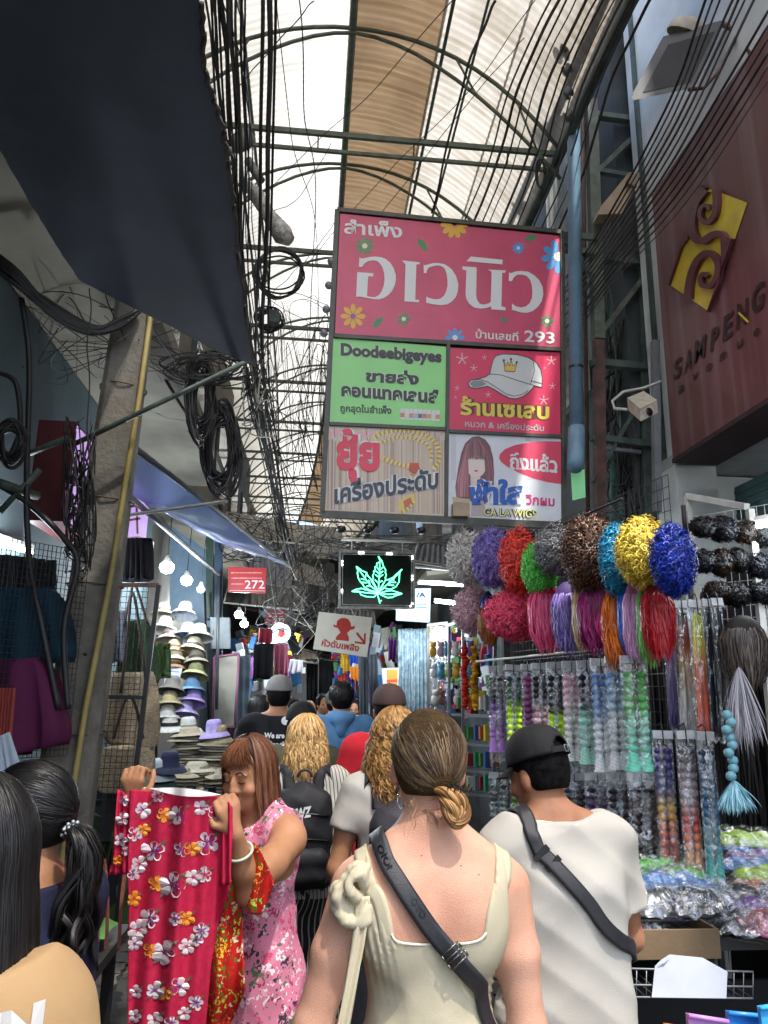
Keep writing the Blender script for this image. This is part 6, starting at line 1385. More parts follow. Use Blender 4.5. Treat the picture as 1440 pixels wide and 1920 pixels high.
# ------------------------------------------------------------------ wig stall on the right
def wigmat(c, c2, key, rough=.33):
    a_, b_ = srgb(c), srgb(c2); return hairmat('wig_'+key, tuple(.65*x+.28*y for x, y in zip(a_, b_)), b_, rough)
def stall(Y): return 1.16+(4.9-Y)/(1.7)*.30      # front line of the stall, measured on the two ends of the rack
st = thing('wire_rack', (1.35, 4.1, 1.85), 'black wire grid rack with steel rails that the wigs and braid packs hang from', 'rack')
def gridpanel(name, a, b_, z0, z1, nx, nz, mat, parent, r_=.0022):
    a, b_ = Vector(a), Vector(b_); mb = MB()
    for i in range(nx+1): p = a.lerp(b_, i/nx); mb.tube([(p.x, p.y, z0), (p.x, p.y, z1)], r_, 4, sm=False)
    for j in range(nz+1): z = z0+(z1-z0)*j/nz; mb.tube([(a.x, a.y, z), (b_.x, b_.y, z)], r_, 4, sm=False)
    o = mb.build(name, mat, parent); o['kind'] = 'stuff'; return o
gridpanel('wire_grid', (stall(5.1)+.2, 5.1, 0), (stall(3.1)+.2, 3.3, 0), 1.0, 2.75, 40, 30, black_metal, st)
MB().tube([(stall(5.1), 5.1, 1.93), (stall(3.1), 3.1, 1.93)], .007).build('rail', white_metal, st); MB().tube([(stall(5.1)+.05, 5.1, 2.3), (stall(3.1)+.05, 3.2, 2.3)], .006).build('rail', black_metal, st)
MB().tube([(stall(5.1), 5.1, 2.62), (stall(3.3), 3.3, 2.62)], .006).build('rail', black_metal, st)
for Y in (5.1, 4.1, 3.3): MB().beam((stall(Y)+.3, Y, 0), (stall(Y)+.3, Y, 2.6), .016).build('upright', black_metal, st)
def rackY(px, py): return 2.022/(P(px, py, 1).x+.176)-.07
def afro(px, py, Y, d, h, c, c2, key, lab, n=900, curl=.02, z=None, strand=1.15):
    if px < 1290: Yn = rackY(px, py); d *= Yn/Y; h *= Yn/Y; Y = Yn-.06
    """curly party wig: little spiral locks growing out of a hollow cap"""
    ce = np.array(P(px, py, Y)); t = thing('curly_wig', tuple(ce+np.array((0, 0, -h/2))), lab, 'wig', 'curly wigs on the top rail')
    rs = np.random.RandomState(int(px)); r_ = np.array((d/2, d/2*.85, h/2)); MB().ell(tuple(ce), tuple(r_*.72), 16, 10).build('wig_cap', wigmat(c, c, key+'_core', .7), t)
    D = rs.normal(size=(n, 3)); D /= np.linalg.norm(D, axis=1)[:, None]; k = 16; s = np.linspace(0, 1, k)
    x = np.cross(D, rs.normal(size=(n, 3))); x /= np.linalg.norm(x, axis=1)[:, None]; y = np.cross(D, x); g = np.array((0, 0, -1.)); dr_ = (D+.35*g+.9*rs.normal(size=(n, 3))*.5); dr_ /= np.linalg.norm(dr_, axis=1)[:, None]
    ln = .34*(.5+.7*rs.rand(n))[:, None, None]; base = ce+D*r_*.68
    th = 6.28*(1.5+1.2*rs.rand(n))[:, None]*s[None]+rs.rand(n)[:, None]*6.28; cr = curl*(.6+.7*rs.rand(n))[:, None]*np.minimum(1, s*4)[None]
    pts = base[:, None]+(dr_*np.array(r_))[:, None]*ln*s[None, :, None]*strand+cr[..., None]*(np.cos(th)[..., None]*x[:, None]+np.sin(th)[..., None]*y[:, None])
    ribbons('curls', pts, .0055, np.broadcast_to(D[:, None], pts.shape)+.6*(np.cos(th)[..., None]*x[:, None]), wigmat(c, c2, key), t, taper=.15); return t
wigs = [(880, 1045, 4.75, .26, .34, '#77706a', '#e9e3da', 'silver', 'silver white curly wig hanging at the far left end of the top rail'),
        (925, 1046, 4.55, .24, .34, '#31265c', '#9a86d6', 'purple', 'purple curly wig between the silver and the red one'),
        (974, 1050, 4.35, .22, .36, '#8c0d0d', '#ff5040', 'red', 'bright red curly wig between the purple and the green one'),
        (1012, 1066, 4.35, .19, .30, '#1f7a1c', '#7df06a', 'green', 'green curly wig squeezed in beside the red one'),
        (1042, 1030, 4.25, .22, .28, '#1c1c1e', '#8b8b8d', 'grey', 'dark grey curly wig above the green one'),
        (1158, 1050, 3.95, .18, .36, '#0b3f58', '#2a9cc8', 'teal', 'teal blue curly wig half hidden between the brown and the yellow one'),
        (1106, 1034, 3.85, .28, .36, '#140a07', '#6b4a36', 'brown', 'large dark brown afro wig in the middle of the top rail'),
        (1206, 1036, 3.65, .24, .33, '#94700c', '#ffe65e', 'yellow', 'yellow curly wig near the right end of the top rail'),
        (1262, 1050, 3.65, .20, .34, '#050c3e', '#1f3fb8', 'blue', 'royal blue curly wig at the right end of the top rail'),
        (888, 1145, 4.7, .24, .27, '#7b5560', '#e6b9c2', 'rose', 'pale rose curly wig under the silver one'),
        (966, 1153, 4.35, .32, .27, '#a30d38', '#ff5a80', 'pink', 'wide hot pink curly wig in the lower row under the red one')]
for w in wigs: afro(*w[:3], w[3]*1.16, w[4]*1.12, *w[5:], n=2400 if w[3] > .23 else 1900, curl=.0095)
afro(1090, 1085, 4.1, .14, .16, '#3d2712', '#a57a48', 'tan', 'small tan curly wig peeping out under the brown afro wig', n=300, curl=.012)
def straight(px, py, Y, w, h, c, c2, key, lab, wav=.012, tw=0., seed=0):
    if px < 1290: Yn = rackY(px, py); w *= Yn/Y; h *= Yn/Y; Y = Yn
    tp = np.array(P(px, py, Y)); t = thing('straight_wig', tuple(tp+np.array((0, 0, -h))), lab, 'wig', 'straight wigs hanging in the lower row')
    rs = np.random.RandomState(int(px)+seed); n = 900; s = np.linspace(0, 1, 16); a = rs.rand(n)*6.283; rr = .55+.45*rs.rand(n)
    prof = np.interp(s, [0, .12, .35, .75, 1], [.25, .8, 1, .92, .62]); ln = 1+.12*rs.normal(size=n)
    X = np.cos(a)[:, None]*prof*w/2*rr[:, None]; Y_ = np.sin(a)[:, None]*prof*w*.35*rr[:, None]; Z = -h*s[None]*ln[:, None]
    pts = tp+np.stack([X+tw*h*np.sin(s*2.4)[None], Y_, Z], -1)+wave(16, n, wav, 1.0, rs, s)*s[None, :, None]
    nrm = np.stack([np.cos(a)[:, None]+0*X, np.sin(a)[:, None]+0*X, .3+0*X], -1)
    ribbons('strands', pts, .006, nrm, wigmat(c, c2, key, .25), t, taper=.12); q = MB(); q.tube([tuple(tp+np.array((0, 0, .035))), tuple(tp+np.array((.012, 0, .02))), tuple(tp)], .003, 5); q.build('hook', black_metal, t)
    MB().ell(tuple(tp+np.array((0, 0, -h*.25))), (w*.42, w*.3, h*.4), 10, 8).build('net', wigmat(c, c, key+'_net', .7), t); return t
for k, a_ in enumerate([(1022, 1105, 4.25, .15, .29, '#b5174a', '#ff6f9c', 'hotpink', 'smooth hot pink straight wig right of the pink curly one', .01), (1066, 1104, 4.1, .14, .29, '#3b2a63', '#9a86cf', 'violet', 'lavender straight wig beside the hot pink straight one', .016),
        (1088, 1105, 4.15, .07, .28, '#8b6b3c', '#e2c68c', 'blonde', 'thin blond wig between the lavender and the magenta one', .01), (1112, 1104, 3.95, .13, .28, '#4a0c36', '#b0327c', 'magenta', 'magenta and plum straight wig left of the orange one', .012),
        (1156, 1108, 3.75, .11, .31, '#b3400a', '#ff8a2a', 'orange', 'orange ponytail wig hanging lowest in the row', .022), (1176, 1103, 3.8, .08, .27, '#0b2a86', '#3a78e8', 'royal', 'blue straight wig right behind the orange one', .01),
        (1190, 1103, 3.6, .09, .28, '#a86aa0', '#f0b8e4', 'lilac', 'pale pink straight wig between the blue and the light green one', .012), (1210, 1108, 3.6, .07, .29, '#3b8a2c', '#8be070', 'lime', 'light green straight wig left of the last red one', .01), (1230, 1103, 3.45, .11, .27, '#7a0d12', '#d8303a', 'crimson', 'dark red straight wig closing the lower row', .012),
        (914, 1115, 4.75, .06, .16, '#0c2450', '#2a4d9c', 'navy', 'navy blue wig showing between the rose and the pink curly wigs', .008), (916, 1140, 4.9, .10, .2, '#5d2c14', '#b06a34', 'rust', 'rust brown wig behind the pink curly wig', .01)]):
    straight(*a_[:3], a_[3]*1.5, *a_[4:9], wav=a_[9])
# plastic and braid packs
bagm = bpy.data.materials.new('clear_plastic_bag'); bagm.use_nodes = True; t_ = bagm.node_tree; L_ = t_.links.new
gl = t_.nodes.new('ShaderNodeBsdfGlossy'); gl.inputs['Roughness'].default_value = .09; gl.inputs['Color'].default_value = (.9, .93, .95, 1); tp_ = t_.nodes.new('ShaderNodeBsdfTransparent'); df = t_.nodes.new('ShaderNodeBsdfDiffuse'); df.inputs[0].default_value = (.65, .68, .7, 1)
nz = t_.nodes.new('ShaderNodeTexNoise'); nz.inputs['Scale'].default_value = 15; nz.inputs['Detail'].default_value = 4; nz.inputs['Distortion'].default_value = 1.5; tc_ = t_.nodes.new('ShaderNodeTexCoord'); L_(tc_.outputs['Object'], nz.inputs[0]); bp_ = t_.nodes.new('ShaderNodeBump'); bp_.inputs['Strength'].default_value = .8; bp_.inputs['Distance'].default_value = .03
L_(nz.outputs[0], bp_.inputs['Height']); L_(bp_.outputs[0], gl.inputs['Normal']); m1_ = t_.nodes.new('ShaderNodeMixShader'); m1_.inputs[0].default_value = .2; L_(tp_.outputs[0], m1_.inputs[1]); L_(gl.outputs[0], m1_.inputs[2]); m2_ = t_.nodes.new('ShaderNodeMixShader'); m2_.inputs[0].default_value = .035; L_(m1_.outputs[0], m2_.inputs[1]); L_(df.outputs[0], m2_.inputs[2]); L_(m2_.outputs[0], t_.nodes['Material Output'].inputs[0])
def colattr(key, rough=.35):
    if key in _M: return _M[key]
    m = bpy.data.materials.new(key); m.use_nodes = True; _M[key] = m; t = m.node_tree; a = t.nodes.new('ShaderNodeAttribute'); a.attribute_name = 'tint'; b = t.nodes['Principled BSDF']; t.links.new(a.outputs['Color'], b.inputs['Base Color']); b.inputs['Roughness'].default_value = rough; return m
fib = colattr('dyed_fibre')
def crumple(mb, c, w, h, dpt, seed, nu=8, nv=12):
    r_ = random.Random(seed); ph = [r_.uniform(0, 6) for _ in range(6)]
    for sgn in (-1, 1):
        def fn(u, v):
            b = math.sin(PI*u)**.5*math.sin(PI*min(1, v*1.02+.01))**.35; return Vector((c[0]+(u-.5)*w, c[1]+sgn*dpt*b*(.6+.25*math.sin(u*9+ph[0]+v*4)+.2*math.sin(v*17+ph[1])), c[2]-v*h+.006*math.sin(u*13+ph[2])))
        mb.grid(fn, nu, nv)
    return mb
cbag = M('clear_plastic_stub', (.5, .5, .5)); card = M('white_header_card', srgb('#bfc3c4'), .4, var=.15, vs=20); _M['clear_plastic_bag'] = bagm
def braidpack(px, py, Y, h, w, stops, lab, group='braid packs hung side by side', blobs=True, nb=2, kind='braid_pack', ru=None):
    if px < 1240: Yn = rackY(px, py)+(.05 if py > 1400 else 0); w *= Yn/Y; h *= Yn/Y; Y = Yn
    tp = np.array(P(px, py, Y)); t = thing(kind, tuple(tp-np.array((0, 0, h))), lab, 'hair extensions', group); rs = np.random.RandomState(int(px*3+py))
    xs = [(i-(nb-1)/2)*w/nb for i in range(nb)]
    cols = np.array([srgb(s_) for _, s_ in stops]); zs = [s_[0] for s_ in stops]
    for bx in xs:
        if blobs:
            V = []; F_ = []; C_ = []; nbl = int(h*.72/.034); off = 0
            k = 40+nbl*6; s = np.linspace(0, 1, k); prof = np.where(s < .82, .55+.45*np.abs(np.sin(s/.82*nbl*PI)), .8+.5*(s-.82)/.18)*w/nb*.46; prof[:4] *= np.linspace(.3, 1, 4); m = 10
            for i in range(k):
                for j in range(m):
                    a = 2*PI*j/m; rr = prof[i]*(1+.14*math.sin(a*3+i*.7)); V.append((tp[0]+bx+rr*math.cos(a), tp[1]+rr*.7*math.sin(a), tp[2]-.06-s[i]*(h-.09))); C_.append([np.interp(s[i]+.02*math.sin(j*5+i), zs, cols[:, q])*(.95+.35*math.cos(j*2.1+i*.9)**2) for q in range(3)])
            F_ = [(i*m+j, i*m+(j+1) % m, (i+1)*m+(j+1) % m, (i+1)*m+j) for i in range(k-1) for j in range(m)]
            mesh_np('braid', V, F_, fib, t, attrs={'tint': np.array(C_)})
        else:
            n = 70; s = np.linspace(0, 1, 10); X0 = rs.uniform(-1, 1, n)*w/nb*.5; pts = np.stack([tp[0]+bx+X0[:, None]*(.5+.5*s[None]), tp[1]+rs.uniform(-.012, .012, n)[:, None]+0*s[None], tp[2]-.05-s[None]*(h-.05)*(1+.03*rs.normal(size=n))[:, None]], -1)+wave(10, n, .002, 1, rs, s)
            o = ribbons('fibre', pts, .005, np.tile((0, -1, 0), (n, 10, 1))+.6*rs.normal(size=(n, 1, 3)), fib, t, taper=.05)
            tint = np.stack([np.interp(s, zs, cols[:, q]) for q in range(3)], -1); tt = (tint[None]*(.6+.6*rs.rand(n))[:, None, None]).repeat(3, axis=1).reshape(-1, 3).astype(np.float32); tt = np.clip(tt, 0, 1)
            at = o.data.attributes.new('tint', 'FLOAT_COLOR', 'POINT'); at.data.foreach_set('color', np.concatenate([tt, np.ones((len(tt), 1), np.float32)], 1).ravel())
    crumple(MB(), tp+np.array((0, 0, -.02)), w*1.08, h*1.02, w*.2+.012, int(px)).build('bag', bagm, t)
    MB().box(tuple(tp+np.array((0, -.006, -.012))), (w*1.05, .012, .034), (rs.uniform(-.2, .2), rs.uniform(-.08, .08), 0)).build('header_card', card, t)
    MB().tube([tuple(tp+np.array((0, .05, .02))), tuple(tp+np.array((0, 0, .035))), tuple(tp+np.array((0, -.012, .01))), tuple(tp+np.array((0, -.015, -.05))), tuple(tp+np.array((.012, -.015, -.06)))], .0028, 5).build('hook', black_metal, t)
    return t
K = '#0b0b0d'
row = [(930, 1250, 4.85, [(0, K), (.3, K), (.42, '#7d4aa0'), (1, '#b07ad0')], 'black to purple bubble braid pack at the left end of the row'), (962, 1248, 4.65, [(0, '#102a1a'), (.3, '#1d5a30'), (.45, '#b8e818'), (1, '#d6ff2a')], 'dark green to neon yellow braid pack, second from the left'),
       (988, 1247, 4.5, [(0, '#7a3a68'), (1, '#6a2a5a')], 'narrow plum braid pack'), (1012, 1245, 4.35, [(0, K), (.3, K), (.5, '#c49aa8'), (1, '#d6b4c0')], 'black to dusty pink braid pack'), (1040, 1243, 4.2, [(0, K), (.4, K), (.5, '#b8e81a'), (1, '#c8ff20')], 'black to lime braid pack hanging behind the black cap'),
       (1070, 1241, 4.05, [(0, '#c08a94'), (.3, '#cfa4ac'), (.5, '#dcdcd4'), (1, '#e0e2dc')], 'pink to white braid pack'), (1098, 1240, 3.9, [(0, K), (.35, K), (.5, '#7fc0ac'), (1, '#9ad8c0')], 'black to mint braid pack'), (1124, 1237, 3.78, [(0, '#3a6aa8'), (.4, '#6a98c8'), (.55, '#d6dade'), (1, '#e2e4e4')], 'blue to white braid pack'),
       (1152, 1234, 3.62, [(0, '#5a86b0'), (.35, '#9ab8cc'), (.5, '#d6d6d6'), (1, '#d8d8da')], 'pale blue to silver braid pack'), (1187, 1231, 3.45, [(0, '#3d8a3a'), (.4, '#4fa04a'), (.6, '#58b090'), (1, '#6cc4a8')], 'wide green to sea green braid pack at the right end of the row')]
for i, (px, py, Y, st_, lab) in enumerate(row): braidpack(px, py, Y, .56+.02*math.sin(i*2), .075 if i in (2,) else .10+.012*(i == 9)*2.2, st_, lab, nb=1 if i == 2 else 2)
# second row hanging below, mostly hidden by the man
for i, (px, py, Y, st_) in enumerate([(935, 1450, 4.8, [(0, K), (1, '#6f8a84')]), (975, 1450, 4.6, [(0, K), (1, '#8fd020')]), (1075, 1452, 4.0, [(0, '#1a1418'), (1, '#34303a')]), (1118, 1450, 3.85, [(0, K), (.5, '#5a2a78'), (1, '#2a1a3a')]), (1160, 1450, 3.65, [(0, K), (1, '#3a1418')]), (1200, 1448, 3.45, [(0, '#18100f'), (1, '#2b2226')])]):
    braidpack(px, py, Y, .42, .12, st_, 'dark braid pack in the lower row beneath the %s pack' % ['purple', 'neon yellow', 'pink to white', 'black to mint', 'pale blue', 'sea green'][i], 'lower row of dark braid packs')
# straight ombre packs on the right
for i, (px, py, Y, w, st_, lab) in enumerate([(1248, 1128, 3.35, .05, [(0, '#c8a8c0'), (.4, '#9a80b8'), (1, '#4a3a7a')], 'lilac to violet straight hair pack'), (1275, 1128, 3.25, .085, [(0, '#3a2418'), (.28, '#a02a20'), (.5, '#d8a83a'), (.7, '#c8c0b4'), (1, '#d4cfc8')], 'brown, red and gold ombre hair pack'),
        (1304, 1128, 3.15, .075, [(0, '#d8e84a'), (.3, '#f0d83a'), (.45, '#ff8a5a'), (1, '#ff6a5c')], 'lemon to coral ombre hair pack'), (1325, 1126, 3.1, .05, [(0, '#0c1018'), (1, '#10202c')], 'black blue straight hair pack'), (1342, 1124, 3.05, .05, [(0, '#0a0a0c'), (1, '#141418')], 'plain black straight hair pack with silver specks')]):
    braidpack(px, py, Y, .56, w, st_, lab+' on the right of the straight wigs', 'straight ombre packs', blobs=False, nb=1, kind='hair_pack')
for i, (px, py, Y, w, st_, lab) in enumerate([(1240, 1372, 3.2, .085, [(0, '#3a2a5a'), (.35, '#3a3a7a'), (.5, '#c8a03a'), (.7, '#c8583a'), (1, '#a8342a')], 'rainbow braid pack going from purple through gold to red'), (1283, 1372, 3.1, .075, [(0, '#3a3236'), (.4, '#9a8a8a'), (.6, '#b83a3a'), (1, '#e0b070')], 'grey, red and cream braid pack'),
        (1320, 1374, 3.05, .07, [(0, '#1a2a3a'), (.5, '#1a4a6a'), (1, '#4a9a8a')], 'navy to teal braid pack at the right of the lower packs')]):
    braidpack(px, py, Y, .58, w, st_, lab, 'lower packs by the table corner')
# light blue braid tail and grey tail
def tail(px, py, Y, h, stops, lab, bl=True):
    tp = np.array(P(px, py, Y)); t = thing('hair_tail', tuple(tp-np.array((0, 0, h))), lab, 'hair extensions'); rs = np.random.RandomState(int(px)); mb = MB(); cm = wigmat(stops[0], stops[1], 'tail%d' % px, .3)
    if bl:
        for k in range(9): mb.ell(tuple(tp+np.array((.012*math.sin(k*2.2), .006*math.cos(k*2), -.03-k*.027))), (.02, .017, .018), 10, 7)
        mb.build('bubble_braid', cm, t)
    n = 240; s = np.linspace(0, 1, 12); z0 = .26 if bl else .0; sp = rs.normal(size=n)*.03
    pts = tp+np.stack([sp[:, None]*s[None]**.8*1.2, rs.normal(size=n)[:, None]*.012*s[None], -z0-(h-z0)*s[None]*(1+.1*rs.normal(size=n))[:, None]], -1)+wave(12, n, .004, 1, rs, s)*s[None, :, None]; ribbons('loose_end', pts, .004, np.tile((0, -1, 0), (n, 12, 1))+.5*rs.normal(size=(n, 1, 3)), cm, t); return t
tail(1363, 1325, 2.75, .36, ('#4f8a98', '#aee4ee'), 'light blue bubble braid with a feathery end hanging alone'); tail(1385, 1250, 2.8, .26, ('#3c3c40', '#c4bfc4'), 'grey straight tail hanging under the dark bob wig', False)
# dark wigs on the white grid at the right
wg = thing('white_grid_stand', tuple(P(1360, 1400, 3.4)), 'white framed grid stand with black wigs at the right edge', 'stand')
a0, a1 = P(1289, 930, 3.75), P(1402, 952, 3.3); b0 = Vector((a0.x, a0.y, .0))
MB().beam((a0.x, a0.y, .05), a0, .03).build('upright', white_metal, wg); MB().beam(a0, P(1400, 950, 3.3), .03).build('top_bar', white_metal, wg); MB().beam((P(1406, 955, 3.25)), (P(1406, 955, 3.25).x, 3.25, .05), .03).build('upright', white_metal, wg)
gridpanel('wire_grid', (a0.x, a0.y, 0), (a1.x+.5, 3.0, 0), 1.3, a0.z-.12, 24, 22, white_metal, wg, .0018)
for i, (px, py, d, h) in enumerate([(1318, 988, .15, .12), (1356, 992, .17, .15), (1398, 998, .15, .13), (1432, 1000, .16, .16), (1320, 1052, .13, .13), (1352, 1055, .13, .16), (1384, 1050, .12, .14), (1424, 1062, .14, .16), (1345, 1110, .16, .12), (1378, 1115, .18, .14), (1428, 1112, .16, .13)]):
    afro(px, py, 3.25, d, h, ['#030303', '#06060a', '#0d0806'][i % 3], ['#141416', '#10141f', '#2a1c14'][i % 3], 'black%d' % (i % 3), ['black short wig, first of the top row on the white grid', 'black curly wig, second of the top row on the white grid', 'blue black wig, third of the top row on the white grid', 'black wig at the right end of the top row on the white grid', 'blue black wig at the left of the middle row', 'brown black frizzy wig in the middle row', 'black wig right of the frizzy one in the middle row',
        'black wig at the picture edge in the middle row', 'dark brown wig at the left of the bottom row', 'frizzy dark brown wig in the bottom row above the bob wig', 'black wig at the edge of the bottom row'][i], n=260, curl=.008, strand=.8)
straight(1392, 1168, 2.9, .20, .22, '#1c1714', '#6b6058', 'bobdark', 'dark brown bob wig with grey streaks above the grey tail', wav=.006)
# dark drapes of hair behind everything, right side
bk = thing('hair_curtain', (1.9, 3.6, .4), 'mass of long black hair pieces hanging at the back of the stall', 'hair extensions')
rs = np.random.RandomState(77); n = 2400; s = np.linspace(0, 1, 8); X0 = rs.uniform(0, 1, n); x_ = 1.55+X0*.95; y_ = 4.3-X0*1.5+rs.normal(size=n)*.05; pts = np.stack([x_[:, None]+0*s, y_[:, None]+0*s, 2.0-.1*rs.rand(n)[:, None]-s[None]*(1.0+.4*rs.rand(n))[:, None]], -1)+wave(8, n, .01, 1, rs, s); ribbons('strands', pts, .012, np.tile((-.4, -1, 0), (n, 8, 1))+.5*rs.normal(size=(n, 1, 3)), h_black, bk)
MB().box((2.25, 5.05, 1.3), (1.9, .05, 2.6)).box((2.62, 4.1, 1.0), (.05, 1.8, 2.0)).build('back_board', M('stall_black_back', (.012, .012, .014), .8, var=.2), bk)
# table with packages
tb = thing('stall_table', (1.75, 3.6, 0), 'low stall table piled with plastic packs of hair, wire basket front', 'table')
TX0, TX1, TY0, TY1, TZ = 1.02, 2.3, 2.9, 5.0, .83
MB().box(((TX0+TX1)/2, (TY0+TY1)/2, TZ), (TX1-TX0, TY1-TY0, .04)).build('table_top', M('dark_table', (.03, .028, .027), .6, var=.2), tb)
for x, y in ((TX0+.05, TY0+.05), (TX1-.05, TY0+.05), (TX0+.05, TY1-.05), (TX1-.05, TY1-.05)): MB().box((x, y, TZ/2-.01), (.04, .04, TZ-.02)).build('leg', black_metal, tb)
MB().box(((TX0+TX1)/2, TY0+.25, .33), (TX1-TX0-.12, .02, .6)).build('dark_cloth', M('black_drape', (.006, .006, .007), .9), tb)
bx = thing('cardboard_box', (1.45, 2.85, .70), 'long brown cardboard tray holding the packs at the table front', 'box')
kr = M('cardboard', srgb('#6d5a42'), .85, var=.15, vs=3, bump=.1, bs=60); q0, q1, q2, q3 = P(1120, 1748, 2.72), P(1352, 1742, 2.72), P(1352, 1800, 2.72), P(1120, 1812, 2.72)
MB().box(((q0.x+q1.x)/2, 2.74, (q0.z+q2.z)/2), (q1.x-q0.x, .012, q0.z-q2.z)).build('front_flap', kr, bx); MB().box(((q0.x+q1.x)/2, 2.85, q2.z), (q1.x-q0.x-.01, .2, .01)).build('bottom', kr, bx); MB().box((q1.x, 2.85, (q0.z+q2.z)/2), (.01, .2, (q0.z-q2.z)*.96)).build('side_flap', kr, bx)
wb = thing('wire_basket', (1.6, 2.6, .5), 'white wire shelf basket hanging below the cardboard tray', 'basket'); mb = MB()
w0, w1, w2, w3 = P(1138, 1815, 2.6), P(1412, 1822, 2.6), P(1138, 1869, 2.6), P(1412, 1872, 2.6)
for a_, b_ in ((w0, w1), (P(1138, 1846, 2.6), P(1412, 1850, 2.6)), (w2, w3)): mb.tube([a_, b_], .0032, 5)
for i in range(16): a_ = w0.lerp(w1, i/15); b_ = w2.lerp(w3, i/15); mb.tube([a_, b_, b_+Vector((0, .3, 0))], .002, 4)
mb.build('wires', grey_metal, wb)
pp_ = thing('paper_sheet', tuple(P(1285, 1870, 2.56)), 'white sheet of paper with a curled corner stuck in the wire basket', 'paper'); mb = MB(); mb.poly([P(x, y, 2.585) for x, y in ((1222, 1870), (1228, 1812), (1240, 1800), (1256, 1790), (1318, 1796), (1352, 1815), (1364, 1822), (1362, 1872))], (0, .0015, 0)); mb.poly([P(x, y, 2.58) for x, y in ((1232, 1808), (1258, 1791), (1246, 1806))]); mb.build('sheet', M('blue_white_paper', srgb('#b4b9c4'), .7, var=.05), pp_)
# packs lying on the table
def flatpack(c, ln, w, rz, col, lab, tilt=0., seed=0, group='plastic packs lying on the table', cols=None):
    t = thing('hair_pack', c, lab, 'hair extensions', group); Rm = Euler((rng.uniform(-.1, .1), tilt, rz)).to_matrix(); cv = Vector(c); r_ = random.Random(seed); ph = r_.uniform(0, 6)
    mb = MB(); mb.grid(lambda u, v: cv+Rm@Vector(((u-.5)*ln, (v-.5)*w*.8, .012+.05*math.sin(PI*v)**.6*math.sin(PI*min(1, u*1.05))**.4+.010*math.sin(u*26+v*7+ph)*math.sin(PI*v))), 40, 8); mb.build('hair_bundle', col, t)
    mb = MB(); mb.grid(lambda u, v: cv+Rm@Vector(((u-.5)*ln*1.12, (v-.5)*w*1.15, .022+.058*math.sin(PI*v)**.5*math.sin(PI*u)**.3+.010*math.sin(u*22+ph)*math.sin(v*11+ph)+.006*math.sin(u*51+v*19))), 46, 14); mb.grid(lambda u, v: cv+Rm@Vector(((u-.5)*ln*1.12, (v-.5)*w*1.15, .004)), 4, 3); mb.build('bag', bagm, t)
    return t
def fm_(h1, h2, k): return hairmat('fibre_'+k, srgb(h1), srgb(h2), .35) if False else M('fibre_'+k, srgb(h2), .45, var=.3, vs=40, bump=.7, bs=130, col2=srgb(h1), cs=(.25, 1, 1))
fcol = dict(green=('#2c8a18', '#7cf048'), blue=('#1a5aa8', '#5aa8f0'), black=('#050505', '#1c1c20'), red=('#7a1020', '#c8303c'), lime=('#8ac010', '#d8f83a'), purple=('#4a2a78', '#9a5ac8'), orange=('#c85a10', '#f8a040'), pink=('#b83a6a', '#f08ab0'), brown=('#241710', '#4a3222'))
def at(px, py, z): return tuple(onplane(px, py, (0, 0, z), (0, 0, 1)))
packs = [(1240, 1720, .86, .42, .12, -.05, 'black', 'black hair pack lying lowest at the front of the pile'), (1270, 1700, .885, .44, .12, .08, 'black', 'black hair pack with silver glints on the pile'), (1250, 1668, .92, .42, .11, .1, 'blue', 'blue hair pack lying on the front pile'), (1290, 1660, .93, .26, .07, .15, 'green', 'short green hair pack over the blue one'),
         (1235, 1642, .94, .34, .09, .05, 'green', 'bright green hair pack at the back of the front pile'), (1260, 1610, .90, .36, .1, -.3, 'black', 'black pack lying slanted behind the green ones'), (1215, 1590, .88, .34, .1, .3, 'red', 'dark red pack far back on the table'), (1180, 1560, .88, .34, .1, .2, 'red', 'red hair pack lying farthest back'), (1165, 1585, .86, .4, .1, -.2, 'black', 'black pack beside the red ones'),
         (1335, 1690, .86, .3, .12, 1.2, 'black', 'black pack drooping over the right corner'), (1360, 1740, .80, .3, .14, 1.35, 'black', 'black pack hanging off the front right corner of the table'), (1310, 1600, .90, .3, .1, .5, 'brown', 'brown pack behind the clear bags'), (1200, 1640, .88, .3, .1, -.4, 'pink', 'pink pack half under the green one')]
ex = [(.2, 'the brown tray'), (.5, 'the rainbow braids'), (.8, 'the wire basket'), (1.1, 'the white grid')]
for i in range(26):
    x = TX0+.12+(i % 6)*.17+rng.uniform(-.03, .03); y = 2.98+(i//6)*.34+rng.uniform(-.05, .05); k = rng.choice(['black', 'black', 'brown', 'black', 'purple', 'blue', 'green', 'red', 'pink'])
    flatpack((x, y, TZ+.03+.03*(i % 3)), rng.uniform(.3, .42), rng.uniform(.1, .14), rng.uniform(-.6, .6), fm_(*fcol[k], k), '%s hair pack in the bottom layer, %s across and %s row from the tray' % (k, ['first', 'second', 'third', 'fourth', 'fifth', 'sixth'][i % 6], ['first', 'second', 'third', 'fourth', 'fifth'][i//6]), seed=100+i, group='packs of the bottom layer on the table')
for i, (px, py, z, ln, w, rz, k, lab) in enumerate(packs): flatpack(at(px, py, z+.06), ln, w, rz, fm_(*fcol[k], k), lab, seed=i)
